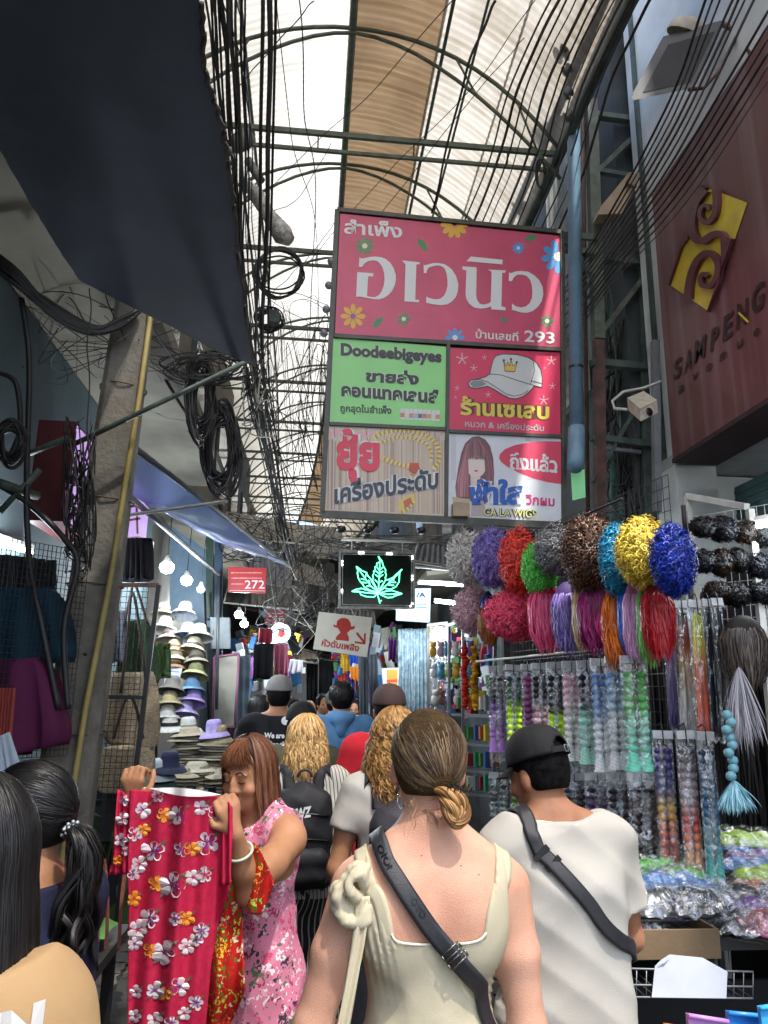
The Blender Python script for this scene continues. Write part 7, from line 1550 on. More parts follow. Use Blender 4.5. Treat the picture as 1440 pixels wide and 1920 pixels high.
rp = [(1385, 1590, 1.02, 'lime', 'lime yellow pack fanned out on top at the right edge', -.25), (1410, 1605, .99, 'blue', 'blue pack under the lime one at the right edge', -.15), (1420, 1622, .96, 'purple', 'purple pack under the blue one at the right edge', -.1), (1405, 1640, .93, 'blue', 'second blue pack lower in the right edge pile', -.05), (1430, 1655, .91, 'lime', 'lime pack near the bottom of the right edge pile', .1), (1425, 1672, .88, 'orange', 'orange pack at the bottom of the right edge pile', .2), (1400, 1690, .86, 'black', 'dark pack supporting the right edge pile', .1), (1410, 1730, .84, 'purple', 'purple and green pack sliding off toward the camera', -.9), (1425, 1770, .80, 'pink', 'pink pack hanging down at the right edge', -1.0)]
for i, (px, py, z, k, lab, rz) in enumerate(rp):
    c = at(px, py, z+.06); flatpack((c[0]+.1, c[1], c[2]), .46, .13, rz, fm_(*fcol[k], k), lab, seed=40+i, group='packs piled at the right edge', tilt=.06)
# bright plastic bins at the bottom right corner
for i, (pts, c, lab) in enumerate([([(1365, 1888), (1440, 1896), (1480, 1990), (1370, 1990)], '#2a78c8', 'blue plastic sheet folder at the bottom right corner'), ([(1290, 1893), (1365, 1905), (1400, 2000), (1300, 2000)], '#a878b8', 'lilac plastic folder beside the blue one'), ([(1248, 1912), (1290, 1920), (1320, 2000), (1250, 2000)], '#e8682a', 'orange plastic folder beside the lilac one'), ([(1425, 1880), (1500, 1870), (1500, 1990), (1440, 1990)], '#3a9ad8', 'sky blue folder at the very corner')]):
    Yb = 1.75-.02*i; q = [P(x, y, Yb+(.25 if k > 1 else 0)*0) for k, (x, y) in enumerate([(x_, y_+10) for x_, y_ in pts])]; t = thing('plastic_folder', tuple((q[2]+q[3])/2), lab, 'folder')
    MB().poly([p+Vector((0, .004*math.sin(k), 0)) for k, p in enumerate(q)], (0, .012, .0)).build('shell', M('folder_%d' % i, srgb(c), .35, var=.06), t); MB().tube([q[0]+Vector((0, -.002, 0)), q[1]+Vector((0, -.002, 0))], .005, 6).build('rim', M('folder_rim_%d' % i, tuple(min(1, x*1.3) for x in srgb(c)), .3, var=0), t)
sb = thing('folder_shelf', (1.45, 1.8, 0), 'low dark shelf holding the plastic folders', 'shelf'); MB().box((1.5, 1.9, .5), (1.1, .5, .04)).build('shelf_board', M('dark_table', (.03, .028, .027)), sb); MB().box((1.5, 2.1, .25), (1.1, .04, .5)).build('shelf_back', M('dark_table', (.03, .028, .027)), sb)
# ------------------------------------------------------------------ green steel tower, pipes, lamp, camera on the right
tw = thing('steel_tower', tuple(P(1165, 980, 5.2)), 'green painted steel lattice tower that carries the big shop sign', 'tower')
YT = 5.2
tp0, tb0 = P(1108, 190, YT), P(1126, 985, YT); tp1, tb1 = P(1196, 180, YT+.1), P(1218, 985, YT+.1)
MB().beam((tb0.x, YT, 0), tb0, .075, .075).build('leg', rust, tw)
MB().beam(tb0, P(1122, 640, YT), .075, .075).build('leg', rust, tw); MB().beam(P(1122, 638, YT), tp0, .085, .085).build('leg', steel_g, tw); MB().beam((tb1.x, YT+.1, 0), tb1, .08).build('leg', steel_d, tw); MB().beam(tb1, P(1193, 0, YT+.1), .09, .09).build('leg', steel_d, tw)
MB().tube([P(1092, 0, YT+.05), P(1095, 450, YT+.05), P(1102, 985, YT+.05)], .018, 6).build('conduit', rust, tw)
for (a_, b_, w_, m_) in (((1100, 214), (1205, 228), .06, steel_g), ((1112, 330), (1205, 240), .05, steel_g), ((1105, 318), (1205, 335), .05, steel_d), ((1105, 482), (1215, 495), .06, steel_d), ((1115, 640), (1222, 500), .045, steel_g), ((1110, 680), (1225, 690), .07, steel_d), ((1108, 820), (1225, 835), .06, steel_d), ((1115, 838), (1200, 848), .03, grey_metal), ((1112, 905), (1230, 700), .03, steel_d)):
    MB().beam(P(*a_, YT), P(*b_, YT+.06), w_, w_*.8).build('brace', m_, tw)
bp = thing('drain_pipe', tuple(P(1080, 870, 5.0)), 'light blue PVC downpipe ending in an elbow beside the big sign', 'pipe')
MB().tube([P(1072, -30, 5.0), P(1075, 200, 5.0), P(1081, 800, 5.0)], .052, 14).build('pipe', blue_pvc, bp); MB().tube([P(1081, 800, 5.0), P(1081, 822, 5.0), P(1080, 858, 4.97), P(1078, 876, 4.9)], [.058, .064, .062, .055], 14).build('elbow', blue_pvc, bp)
MB().lathe(P(1080, 690, 5.0), [(.056, -.01), (.056, .01)], 14).build('clamp', black_metal, bp)
gp = thing('drain_pipe', tuple(P(1162, 980, 5.6)), 'dark green round pipe standing inside the steel tower', 'pipe'); a_ = P(1156, 300, 5.6); b_ = P(1162, 985, 5.6); MB().tube([a_, b_, (b_.x, b_.y, 0)], .075, 14).build('pipe', M('green_pvc', srgb('#2f5a50'), .45, var=.2, vs=3), gp)
p2 = thing('drain_pipe', tuple(P(1140, 200, 5.5)), 'short blue pipe elbow high above the steel tower', 'pipe'); MB().tube([P(1118, -40, 5.5), P(1128, 60, 5.5), P(1138, 105, 5.5)], .06, 12).build('pipe', blue_pvc, p2)
p3 = thing('wall_duct', tuple(P(1240, 980, 4.85)), 'grey cable duct running up beside the white column', 'duct'); MB().beam(P(1232, 960, 4.85), P(1228, 640, 4.85), .05).build('duct', grey_metal, p3)
# translucent side screen between the roof edge and the right building
ss = thing('side_screen', tuple(P(1150, 300, 6.1)), 'pale grey translucent screen closing the gap above the steel tower', 'screen'); MB().grid(lambda u, v: Vector((2.02+.55*u, 5.9+.02*math.sin(u*60), 4.6+3.0*v)), 40, 2).build('sheet', roofmat('screen_sheet', (.42, .45, .44), (.32, .35, .34), (.8, .8, .78), .55), ss)
# street lamp on the wall
la = thing('flood_lamp', tuple(P(1290, 150, 3.9)), 'big grey floodlight on an arm above the maroon sign', 'lamp')
q = [P(1247, 75, 3.9), P(1356, 45, 3.75), P(1300, 165, 3.62), P(1187, 188, 3.72)]
MB().poly(q, (0, .02, .05)).build('housing', M('lamp_grey', srgb('#4b4d4f'), .7, var=.1, spec=.2), la); MB().poly([(q[0]*.9+q[2]*.1)+Vector((0, -.004, -.004)), (q[1]*.9+q[3]*.1)+Vector((0, -.004, -.004)), (q[2]*.9+q[0]*.1)+Vector((0, -.004, -.004)), (q[3]*.9+q[1]*.1)+Vector((0, -.004, -.004))]).build('glass', M('lamp_glass', srgb('#2c2d2f'), .7, var=.1, spec=.1), la)
MB().lathe(P(1292, 62, 3.9), [(0, .09), (.07, .08), (.11, .03), (.115, -.03)], 14, rot=(.3, .4, 0), sc=(1.3, .7)).build('driver_cover', M('cream_cast', srgb('#a7a08b'), .6, var=.15), la)
MB().tube([P(1385, 60, 3.7), P(1350, 130, 3.6), P(1320, 165, 3.6), P(1290, 168, 3.62)], .012, 6).tube([P(1355, 45, 3.75), P(1385, 60, 3.7), P(1420, 120, 3.5)], .018, 6).build('bracket', rust, la)
# meter box and CCTV camera
mbx = thing('meter_box', tuple(P(1160, 410, 5.0)), 'cream junction box strapped into the steel tower', 'box'); q = [P(1178, 325, 5.0), P(1200, 335, 5.0), P(1165, 400, 5.0), P(1122, 402, 5.0), P(1128, 385, 5.0)]; MB().poly(q, (0, .12, 0)).build('box', M('cream_box', srgb('#a8957a')), mbx); MB().box(P(1186, 338, 4.98), (.09, .03, .11), (0, .3, 0)).build('cover', M('cream_box2', srgb('#8b7c68'), .6), mbx)
cc = thing('security_camera', tuple(P(1200, 790, 4.4)), 'weathered white box camera on a bent conduit left of the maroon sign', 'camera')
q = [P(1176, 748, 4.45), P(1207, 735, 4.5), P(1232, 752, 4.3), P(1200, 768, 4.25)]
MB().poly(q, (0, 0, .008)).build('sun_shield', M('cctv_cream', srgb('#b9b2a0'), .55, var=.15, vs=20), cc); MB().poly([p_-Vector((0, 0, .004)) for p_ in (q[0], q[1], q[2], q[3])], (0, 0, -.075)).build('housing', M('cctv_cream'), cc)
fc_ = (q[2]+q[3])/2-Vector((0, .004, .045)); MB().lathe(fc_, [(0, .004), (.026, .004), (.028, 0)], 14, rot=(q[2]-q[3]).to_track_quat('X', 'Z').to_matrix()@Euler((PI/2, 0, 0)).to_matrix()).build('lens', M('lens_dark', (.01, .01, .012), .1), cc)
MB().tube([P(1240, 715, 4.6), P(1222, 722, 4.6), P(1205, 728, 4.55), P(1168, 735, 4.5), P(1148, 752, 4.5), P(1152, 766, 4.5), P(1175, 768, 4.4)], .010, 7).build('conduit', white_metal, cc)
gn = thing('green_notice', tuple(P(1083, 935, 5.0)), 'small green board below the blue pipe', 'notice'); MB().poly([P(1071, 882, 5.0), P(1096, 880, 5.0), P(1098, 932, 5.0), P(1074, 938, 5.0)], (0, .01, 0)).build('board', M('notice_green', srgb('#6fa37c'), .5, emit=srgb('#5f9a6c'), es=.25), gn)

# ------------------------------------------------------------------ concrete pole, conduits on the left
cp = thing('utility_pole', (-.99, 3.6, 0), 'leaning square concrete utility pole with a yellow conduit strapped to it', 'pole')
t0_, b0_ = P(256, 560, 3.62), P(128, 1460, 3.5); dr_ = (b0_-t0_).normalized(); t1_ = t0_-dr_*2.5; b1_ = b0_+dr_*(b0_.z/(-dr_.z))
def taper(a, b, w0, w1, mat, name, par):
    mb = MB(); x = Vector((1, .15, 0)).normalized(); y = Vector((-.15, 1, 0)).normalized(); v = []
    for p_, w in ((a, w0), (b, w1)):
        for sx, sy in ((-1, -.8), (-.75, -1), (.75, -1), (1, -.8), (1, 1), (-1, 1)): v.append(p_+x*sx*w/2+y*sy*w/2)
    mb.add(v, [tuple(range(5, -1, -1)), tuple(range(6, 12))]+[(i, (i+1) % 6, 6+(i+1) % 6, 6+i) for i in range(6)]); return mb.build(name, mat, par)
taper(t1_, b1_, .13, .25, concrete, 'shaft', cp)
for py in (700, 850, 905, 1260, 1292, 1385): 
    t_ = (py-560)/900; c_ = t0_.lerp(b0_, t_); MB().lathe(c_+Vector((rng.uniform(-.03, .03), -.075-.03*t_, 0)), [(.0, -.001), (.008, -.001), (.008, .01), (0, .01)], 8, rot=(PI/2, 0, 0)).build('bolt_hole', black_metal, cp)
yp = [P(281, 600, 3.5), P(262, 740, 3.46), P(236, 900, 3.42), P(206, 1090, 3.4), P(160, 1330, 3.38), P(140, 1460, 3.36)]; d_ = (yp[-1]-yp[-2]).normalized(); MB().tube([yp[0]+Vector((0, 0, 1.2))]+yp+[yp[-1]+d_*1.2], .013, 8).build('yellow_conduit', yellow_pipe, cp)
for py in (760, 985, 1140, 1388):
    t_ = (py-560)/900; c_ = t0_.lerp(b0_, t_); w = .17+.05*t_; mb = MB(); mb.tube([c_+Vector((w/2*math.cos(a_)*1.25, w/2*math.sin(a_)*1.2, .004*math.sin(a_*2))) for a_ in np.linspace(0, 2*PI, 13)], .004, 5); mb.build('wire_band', rust, cp)
for pts, r_, lab in (([(40, 560), (52, 640), (55, 720), (50, 900), (55, 1050), (80, 1180), (110, 1330)], .013, 'fat black conduit bending down left of the pole'), ([(0, 700), (30, 720), (38, 800), (22, 850)], .012, 'black cable looping at the left edge'), ([(0, 910), (60, 950), (120, 1010), (145, 1060), (120, 1180), (128, 1330)], .013, 'twisted black cable trunk running down beside the pole')):
    Y = 3.2; p_ = [P(x, y, Y) for x, y in pts]; t = thing('conduit', tuple(p_[-1]), lab, 'cable'); q = spline([tuple(x) for x in p_], 40); MB().tube([tuple(x) for x in q], r_, 8).build('conduit', cable_m, t)
rods = [((128, 838, 3.3), (462, 678, 3.5), .012, 'dark steel rod slanting up to the awning in front of the pole'), ((226, 968, 3.9), (425, 940, 4.2), .010, 'grey pole pointing at the blue awning'), ((30, 860, 3.4), (130, 820, 3.3), .014, 'short dark angle bar by the sign box'), ((0, 960, 3.2), (75, 880, 3.2), .014, 'dark diagonal brace at the left edge'), ((0, 905, 3.1), (70, 930, 3.3), .02, 'black flat bar at the left edge')]
for a_, b_, r_, lab in rods: t = thing('rod', tuple(P(*b_)), lab, 'rod'); MB().tube([P(*a_), P(*b_)], r_, 6).build('bar', steel_d if r_ > .011 else grey_metal, t)

# ------------------------------------------------------------------ cables
def cable(pts, r_, mat, lab, group=None, sag=0, jit=.0, n=36, seed=None):
    r4 = random.Random(seed if seed is not None else len(bpy.data.objects)); q = spline([tuple(P(*p_)) for p_ in pts], n); ph = r4.uniform(0, 6); f = r4.uniform(1, 3)
    q2 = [Vector((x[0]+jit*math.sin(i*f*.35+ph), x[1], x[2]+jit*math.cos(i*f*.3+ph)-sag*math.sin(PI*i/(n-1)))) for i, x in enumerate(q)]
    return tag(MB().tube(q2, r_, 5).build('cable', mat), lab, 'cable', group)
r5 = random.Random(21)
G1 = 'black cables running along the edge of the navy awning'
for i in range(15):
    x0 = 385+i*5+r5.uniform(-3, 3); xk = 470+r5.uniform(-12, 22); xe = 540+r5.uniform(-14, 14); Y0 = 2.5+r5.uniform(-.15, .15)
    cable([(x0, -30, Y0), (x0+(xk-x0)*.45+r5.uniform(-6, 6), 330, 3.6), (xk, 700, 5.5), ((xk+xe)/2+r5.uniform(-4, 4), 880, 8), (xe, 1050, 12)], r5.choice([.005, .006, .008, .010]), r5.choice([cable_m, cable_m, cable_g]), 'black cable of the bundle following the navy awning edge down the lane', G1, jit=.006, seed=i)
for x0, xm, xe, r_, m_, lab in ((492, 482, 545, .011, cable_g, 'thick grey cable of the pair hanging straight down right of the navy awning'), (507, 494, 548, .015, cable_g, 'thickest dusty cable hanging straight down right of the navy awning'), (516, 503, 556, .008, cable_m, 'black cable tight against the thickest dusty one')):
    cable([(x0, -20, 2.9), ((x0+xm)/2+2, 350, 4.0), (xm, 700, 6), ((xm+xe)/2, 880, 8.5), (xe, 1060, 12)], r_, m_, lab, jit=.004)
for a_, lab in ((((415, -20, 3), (470, 240, 3.8), (462, 480, 5), (520, 800, 8)), 'violet cable weaving through the left bundle'), (((560, -20, 3.2), (572, 200, 4), (590, 390, 5.2), (578, 700, 8), (560, 1000, 12)), 'blue violet cable hanging down the middle of the white roof'), (((445, -20, 3), (465, 180, 3.6), (480, 500, 5), (500, 760, 7)), 'second violet cable left of the thick grey pair')):
    cable(a_, .004, cable_b, lab, jit=.01)
# thin single wires and loops under the roof
thin = [(((855, -10, 3.2), (700, 170, 4.2), (600, 260, 5), (470, 390, 6)), 'thin wire crossing the roof from top right toward the white bag'), (((1008, -10, 3.4), (880, 170, 4.4), (720, 330, 5.2), (570, 500, 6)), 'long wire from the top of the brown roof strip to the cable loop'), (((590, 0, 3), (440, 170, 3.6)), 'short thin wire at the upper left of the roof'), (((930, 0, 3), (870, 150, 3.7), (810, 400, 5)), 'straight black cable dropping to the top of the big sign'),
        (((985, 70, 4), (880, 190, 4.4), (700, 420, 5.2)), 'thin wire sagging behind the sign top'), (((520, 0, 3.2), (545, 250, 4.2), (590, 420, 5.2), (600, 640, 7)), 'thin black wire beside the blue violet cable'), (((620, 270, 5), (560, 370, 5.6), (515, 395, 6)), 'curved wire joining the bundle at the white bag'),
        (((640, 400, 5.2), (580, 480, 5.5), (500, 560, 6.2)), 'wire leaving the top corner of the big sign'), (((500, 560, 6), (570, 600, 6.5), (620, 630, 7)), 'wire running under the cable loop to the sign'), (((480, 740, 6), (560, 800, 7), (610, 860, 8)), 'wire slanting down from the knot to the sign foot'), (((490, 830, 8), (560, 760, 8), (640, 690, 7)), 'wire slanting up from the bundle to the sign'),
        (((130, 560, 3.2), (200, 640, 3.3), (250, 620, 3.5)), 'thin slack wire in front of the beige wall'), (((170, 540, 3.2), (165, 700, 3.2), (170, 960, 3.2)), 'thin wire hanging vertically in front of the pole'), (((270, 770, 4.2), (380, 790, 4.6), (475, 745, 5.5)), 'white wire strung from the pole to the knot')]
for i, (pts, lab) in enumerate(thin): cable(pts, .003 if i != 3 else .008, cable_w if i == 13 else cable_m, lab, jit=.006)
# right hand cable fans
G2 = 'black service cables fanning from the lane roof past the insulators'
for i in range(12):
    x0 = 1020+i*17+r5.uniform(-4, 4); xe = 845+i*17+r5.uniform(-5, 5); cable([(x0+25, -30, 3.5), ((x0*.6+xe*.4)+10, 150, 4.2), (x0*.35+xe*.65, 330, 5.2), (xe-20, 520, 6.5)], r5.choice([.005, .007, .009, .011]), r5.choice([cable_m, cable_g]), 'black service cable of the fan that passes behind the big sign', G2, jit=.004, seed=50+i)
G3 = 'black cables slanting across the white wall above the maroon sign'
for i in range(13):
    x0 = 1330+i*16+r5.uniform(-6, 6) if i < 7 else 1440; y0 = -20 if i < 7 else 20+(i-7)*26; off = i*5
    cable([(x0, y0, 3.0), (1250+off*.6, 200+off*3.0, 3.7), (1120+off*.5, 440+off*1.5, 4.8), (1060+r5.uniform(-8, 8), 520+off*2.2, 5.6)], r5.choice([.004, .006, .008]), r5.choice([cable_m, cable_m, cable_g]), 'black cable of the run crossing the white wall above the maroon sign', G3, jit=.002, seed=80+i)
for i in range(5):
    c_ = P(1060+i*1.5, 45+i*43, 4.6); t = thing('insulator', tuple(c_), ['topmost', 'second', 'middle', 'fourth', 'lowest'][i]+' grey spool insulator of the row left of the steel tower', 'insulator', 'spool insulators'); MB().lathe(c_, [(0, .035), (.03, .035), (.045, .02), (.025, .0), (.045, -.02), (.03, -.035), (0, -.035)], 12, rot=(.4, .9, 0)).build('spool', M('insulator_grey', srgb('#57585a'), .4, var=.2), t)
ol = MB()
for i in range(3): ol.tube([P(1012+8*math.cos(a_)+i*2, 325+26*math.sin(a_)+i*2, 5.0) for a_ in np.linspace(0, 2*PI, 20)], .006, 5)
tag(ol.build('cable_loop', cable_m), 'small drooping cable loop below the fan of cables', 'cable')
# big loop coil and hanging coils
def coil(cx, cy, rx, ry, Y, n, lab, jit=.08, r_=.005, m=cable_m, dep=.12):
    mb = MB(); r6 = random.Random(int(cx)); mats = [m, cable_m, cable_g]
    for i in range(n):
        sx, sy, ox, oy, oz = r6.uniform(.8, 1.12), r6.uniform(.75, 1.1), r6.uniform(-jit, jit)*rx*2, r6.uniform(-jit, jit)*ry*1.4, r6.uniform(-dep, dep); ph = r6.uniform(0, 6)
        mb.tube([P(cx+ox+rx*sx*math.cos(a_)*(1+.08*math.sin(3*a_+ph)), cy+oy+ry*sy*math.sin(a_)*(1+.06*math.sin(2*a_+ph)), Y+oz*math.sin(a_+ph)) for a_ in np.linspace(0, 2*PI, 26)], r_*r6.uniform(.7, 1.4), 5, mats[r6.randrange(3)])
    o = mb.build('cable_coil'); tag(o, lab, 'cable coil'); o['kind'] = 'thing'; return o
coil(524, 512, 46, 44, 5.5, 6, 'round loop of coiled cable hanging in front of the white roof', .03, .009, cable_m, .02)
coil(375, 750, 20, 70, 4.3, 24, 'dense long bundle of looped cables left of the knot', .25, .006); coil(415, 845, 27, 78, 4.6, 26, 'big tangle of looped cables right of the beige wall', .22, .006); coil(20, 830, 22, 40, 3.0, 9, 'loops of black cable at the left edge above the sign box', .15, .006); coil(505, 600, 22, 20, 5.8, 10, 'small knot of cable below the round loop', .2, .006)
mb = MB(); r6 = random.Random(5)
for i in range(20): o1, o2 = r6.uniform(-16, 16), r6.uniform(-14, 14); mb.tube([tuple(x) for x in spline([tuple(P(*p_)) for p_ in ((-40, 470+o1, 3.1), (30, 520+o1, 3.1), (90, 575+o2, 3.2), (170, 618+o2*.7, 3.3), (225, 606+o1*.5, 3.4), (262, 580+o2*.4, 3.5))], 24)], r6.uniform(.005, .012), 5)
tag(mb.build('cable_bundle', cable_m), 'heavy black cable bundle drooping in front of the beige wall at the left', 'cable')
coil(395, 690, 60, 25, 4.2, 18, 'loose wires gathered under the navy awning corner', .3, .004)
# bundles tied to the knot and tangles down the lane
def tangle(x0, y0, x1, y1, Y0, Y1, n, lab, r_=.004, mats=None):
    mb = MB(); r6 = random.Random(int(x0+y0)); mats = mats or [cable_m, cable_g, cable_m, cable_w]
    for i in range(n):
        k = r6.randint(3, 6); pts = [P(r6.uniform(x0, x1), r6.uniform(y0, y1), r6.uniform(Y0, Y1)) for _ in range(k)]; q = spline([tuple(p_) for p_ in pts], 7*k); mb.tube([tuple(x) for x in q], r_*r6.uniform(.6, 1.6), 4, r6.choice(mats))
    o = mb.build('cable_tangle'); tag(o, lab, 'cables', kind='stuff'); return o
tangle(450, 640, 520, 820, 5.0, 6.5, 20, 'knot of cables at the tip of the navy awning'); tangle(480, 950, 640, 1180, 9, 12, 34, 'tangle of cables over the middle of the lane'); tangle(560, 1000, 860, 1060, 8, 10, 22, 'wires strung behind the leaf sign'); tangle(520, 1080, 700, 1240, 10, 13, 20, 'wires hanging low around the hydrant sign')
tangle(20, 500, 400, 720, 3.4, 4.6, 26, 'loose thin wires over the beige wall', .0025, [cable_m, cable_g]); tangle(120, 780, 180, 1080, 3.2, 3.4, 26, 'thin wires clinging to the left side of the pole', .003, [cable_m]); tangle(1110, 540, 1220, 980, 5.3, 5.8, 40, 'cables stuffed inside the steel tower', .007, [cable_m, cable_g]); tangle(400, 960, 540, 1060, 8, 9, 22, 'wires draped at the end of the blue awning', .004)
tangle(600, 640, 640, 960, 6.5, 9, 10, 'wires crossing just left of the big sign', .0035, [cable_m]); tangle(490, 560, 620, 960, 7, 12, 18, 'thin wires criss-crossing in front of the far roof', .004, [cable_m, cable_g])
# plastic wrapped transformer and lamp by the awning
wbg = thing('wrapped_lamp', tuple(P(540, 440, 4.6)), 'lamp wrapped in dirty clear plastic hanging beside the awning edge', 'lamp'); mb = MB(); mb.tube([P(455, 335, 4.6), P(480, 365, 4.6), P(505, 405, 4.6), P(530, 440, 4.6), P(545, 452, 4.6)], [.02, .055, .05, .075, .04], 10); mb.build('plastic_wrap', M('dirty_plastic', srgb('#b9b6ae'), .4, var=.3, vs=30, bump=.8, bs=60), wbg)
tr_ = thing('street_box', tuple(P(455, 280, 4.4)), 'grey cast metal cable box above the wrapped lamp', 'box'); mb = MB(); mb.lathe(P(452, 265, 4.4), [(0, .09), (.05, .085), (.07, .03), (.06, -.05), (.03, -.1), (0, -.1)], 12, rot=(.3, .8, .4)); mb.tube([P(465, 300, 4.4), P(480, 325, 4.4), P(490, 340, 4.4)], .03, 8); mb.build('casting', M('cast_metal', srgb('#6b7068'), .6, var=.3, vs=12, bump=.4, bs=40), tr_)
spk = thing('metal_box', tuple(P(512, 610, 5.6)), 'small grey metal box in the cables below the round loop', 'box'); MB().box(P(513, 596, 5.6), (.09, .08, .1)).build('box', steel_d, spk)
# ------------------------------------------------------------------ left stalls, far goods, lit lamps
def blob(mb, c, r_, m=None, rot=None): return mb.ell(c, r_, 12, 8, m, rot)
def lampl(p_, e, col=(.85, .93, 1), r_=.05):
    l = bpy.data.lights.new('point_light', 'POINT'); l.energy = e; l.color = col; l.shadow_soft_size = r_; o = bpy.data.objects.new('point_light', l); COL.objects.link(o); o.location = p_; return o
bulbm = M('lit_bulb', (1, 1, 1), emit=(.82, .92, 1), es=9, var=0)
for px, py, Y, r_, e, lab in ((313, 1062, 6, .058, 16, 'large lit white bulb nearest the pole'), (350, 1087, 7, .055, 14, 'lit white bulb hanging second from the pole'), (377, 1104, 7.4, .045, 0, 'unlit frosted bulb right of the two lit ones'), (448, 1151, 10, .06, 16, 'left one of the two far lit bulbs'), (458, 1169, 10.3, .055, 12, 'right one of the two far lit bulbs'), (352, 1134, 9, .03, 6, 'tiny lit bulb above the sun hats')):
    c = P(px, py, Y); t = thing('light_bulb', tuple(c+Vector((0, 0, -r_))), lab, 'bulb', 'bulbs hanging over the left stalls'); MB().lathe(c, [(0, -r_), (r_*.7, -r_*.8), (r_, -r_*.2), (r_*.95, r_*.2), (r_*.6, r_*.55)], 16).build('glass_globe', bulbm if e else M('frosted_bulb', (.6, .65, .7), .3, var=0), t)
    MB().lathe(c, [(r_*.6, r_*.5), (r_*.45, r_*1.1), (r_*.3, r_*1.5), (0, r_*1.5)], 12).build('socket', white_metal, t); MB().tube([c+Vector((0, 0, r_*1.5)), c+Vector((.01, 0, .5))], .004, 4).build('cord', cable_m, t)
    if e: lampl(c+Vector((0, 0, -r_-.04)), e)
tubem = M('tube_emit2', (1, 1, 1), emit=(.8, .93, 1), es=7, var=0)
for a_, b_, e, lab in (((-60, 1000, 3.6), (58, 1036, 4.2), 14, 'fluorescent tube over the hanging bags at the left edge'), ((283, 1024, 5.5), (279, 1052, 5.5), 5, 'short upright lit tube right of the pole'), ((197, 1118, 4.4), (194, 1150, 4.4), 4, 'short lit tube behind the wire grid'), ((505, 1182, 12), (540, 1190, 13), 14, 'lit tube deep in the left shops'), ((1420, 985, 3.2), (1500, 975, 3.0), 3, 'lit tube inside the right hand shop'), ((815, 1128, 9.4), (868, 1134, 9.2), 14, 'white tube over the glass cases'), ((785, 1093, 9.6), (868, 1098, 9.2), 8, 'upper white tube over the glass cases')):
    A, B_ = P(*a_), P(*b_); t = thing('tube_lamp', tuple((A+B_)/2), lab, 'lamp'); MB().tube([A, B_], .014, 8).build('tube', tubem, t); MB().beam(A+Vector((0, 0, .03)), B_+Vector((0, 0, .03)), .04, .02).build('fitting', white_metal, t); lampl((A+B_)/2+Vector((0, -.06, -.06)), e, r_=.12)
def cl(h, k=None): return fabric('cloth_'+h.strip('#'), h, .8, .12, .2, 60)
def hanging(name, q, Y, m, lab, cat, grp=None, fold=.02, fr=30, nx=20, nz=16, th=.012, round_=.0):
    """soft goods hanging from their top edge; q = photo corners TL, TR, BR, BL"""
    c = [P(x, y, Y) for x, y in q]; t = thing(name, tuple((c[2]+c[3])/2), lab, cat, grp); ph = rng.uniform(0, 6)
    def fn(u, v):
        uu = .5+(u-.5)*(1-round_*((2*v-1)**4)); p_ = (c[0]*(1-uu)+c[1]*uu)*(1-v)+(c[3]*(1-uu)+c[2]*uu)*v; return p_+Vector((0, fold*math.sin(uu*fr+ph+v)*(.3+.7*v), -.012*math.sin(uu*fr*.5+ph)*v))
    o = MB().grid(fn, nx, nz).build('cloth', m, t); md = o.modifiers.new('s', 'SOLIDIFY'); md.thickness = th; md.offset = 1; return t
def handles(t, pts, Y, m, r_=.008): MB().tube([tuple(x) for x in spline([tuple(P(x, y, Y)) for x, y in pts], 20)], r_, 6).build('handle', m, t)
knit = lambda h, k: M('knit_'+k, srgb(h), .9, var=.25, vs=60, bump=1., bs=150, cs=(1, 1, 2.2))
brn = M('brown_leather', srgb('#3a2a22'), .6, var=.2)
t = hanging('knit_bag', [(202, 1262), (296, 1258), (304, 1400), (196, 1402)], 4.05, knit('#a3937a', 'tan'), 'tan knitted shoulder bag with dark straps behind the wire grid', 'bag', fold=.03, fr=7, th=.06, round_=.25); handles(t, [(226, 1300), (240, 1180), (248, 1110), (262, 1180), (276, 1300)], 3.98, brn)
t = hanging('knit_bag', [(188, 1400), (286, 1402), (290, 1492), (180, 1494)], 4.0, knit('#b3a283', 'straw'), 'pale straw bag hanging lowest behind the wire grid', 'bag', fold=.03, fr=6, th=.07, round_=.2); handles(t, [(213, 1385), (232, 1320), (244, 1305), (256, 1330), (268, 1385)], 3.94, brn)
t = hanging('knit_bag', [(225, 1165), (282, 1160), (306, 1275), (222, 1290)], 4.3, knit('#2c4a2c', 'green'), 'dark green net bag above the tan one', 'bag', fold=.03, fr=8, th=.05, round_=.2); handles(t, [(232, 1175), (246, 1110), (252, 1095), (262, 1120), (276, 1170)], 4.2, brn)
hanging('knit_bag', [(294, 1206), (307, 1206), (308, 1268), (292, 1270)], 4.9, knit('#4d6a3a', 'leaf'), 'leaf green crochet bag peeking out right of the grid', 'bag', th=.05, round_=.3); hanging('tote_bag', [(195, 1145), (226, 1145), (226, 1240), (193, 1238)], 4.25, cl('#5d6470'), 'grey tote bag in the upper left of the grid', 'bag', th=.03)
hanging('tote_bag', [(168, 1350), (190, 1350), (188, 1430), (164, 1430)], 4.2, cl('#9aa0a4'), 'pale grey bag between the pole and the grid', 'bag', th=.03); hanging('tote_bag', [(176, 1240), (196, 1240), (190, 1340), (170, 1340)], 4.4, cl('#2f4a5a'), 'teal grey bag left of the tan bag', 'bag', th=.03)
gs = thing('grid_stand', (-.95, 3.9, 1.1), 'dark wire grid panel on a stand hung with straw bags right of the pole', 'stand')
g0, g1 = P(192, 1097, 3.9), P(298, 1097, 3.9); MB().beam(g0, g1, .02).build('top_bar', rust, gs); MB().beam(g1, (g1.x-.08, 3.9, .05), .022).build('upright', black_metal, gs); MB().beam(P(196, 1307, 3.88), P(268, 1308, 3.88), .018).build('cross_bar', black_metal, gs)
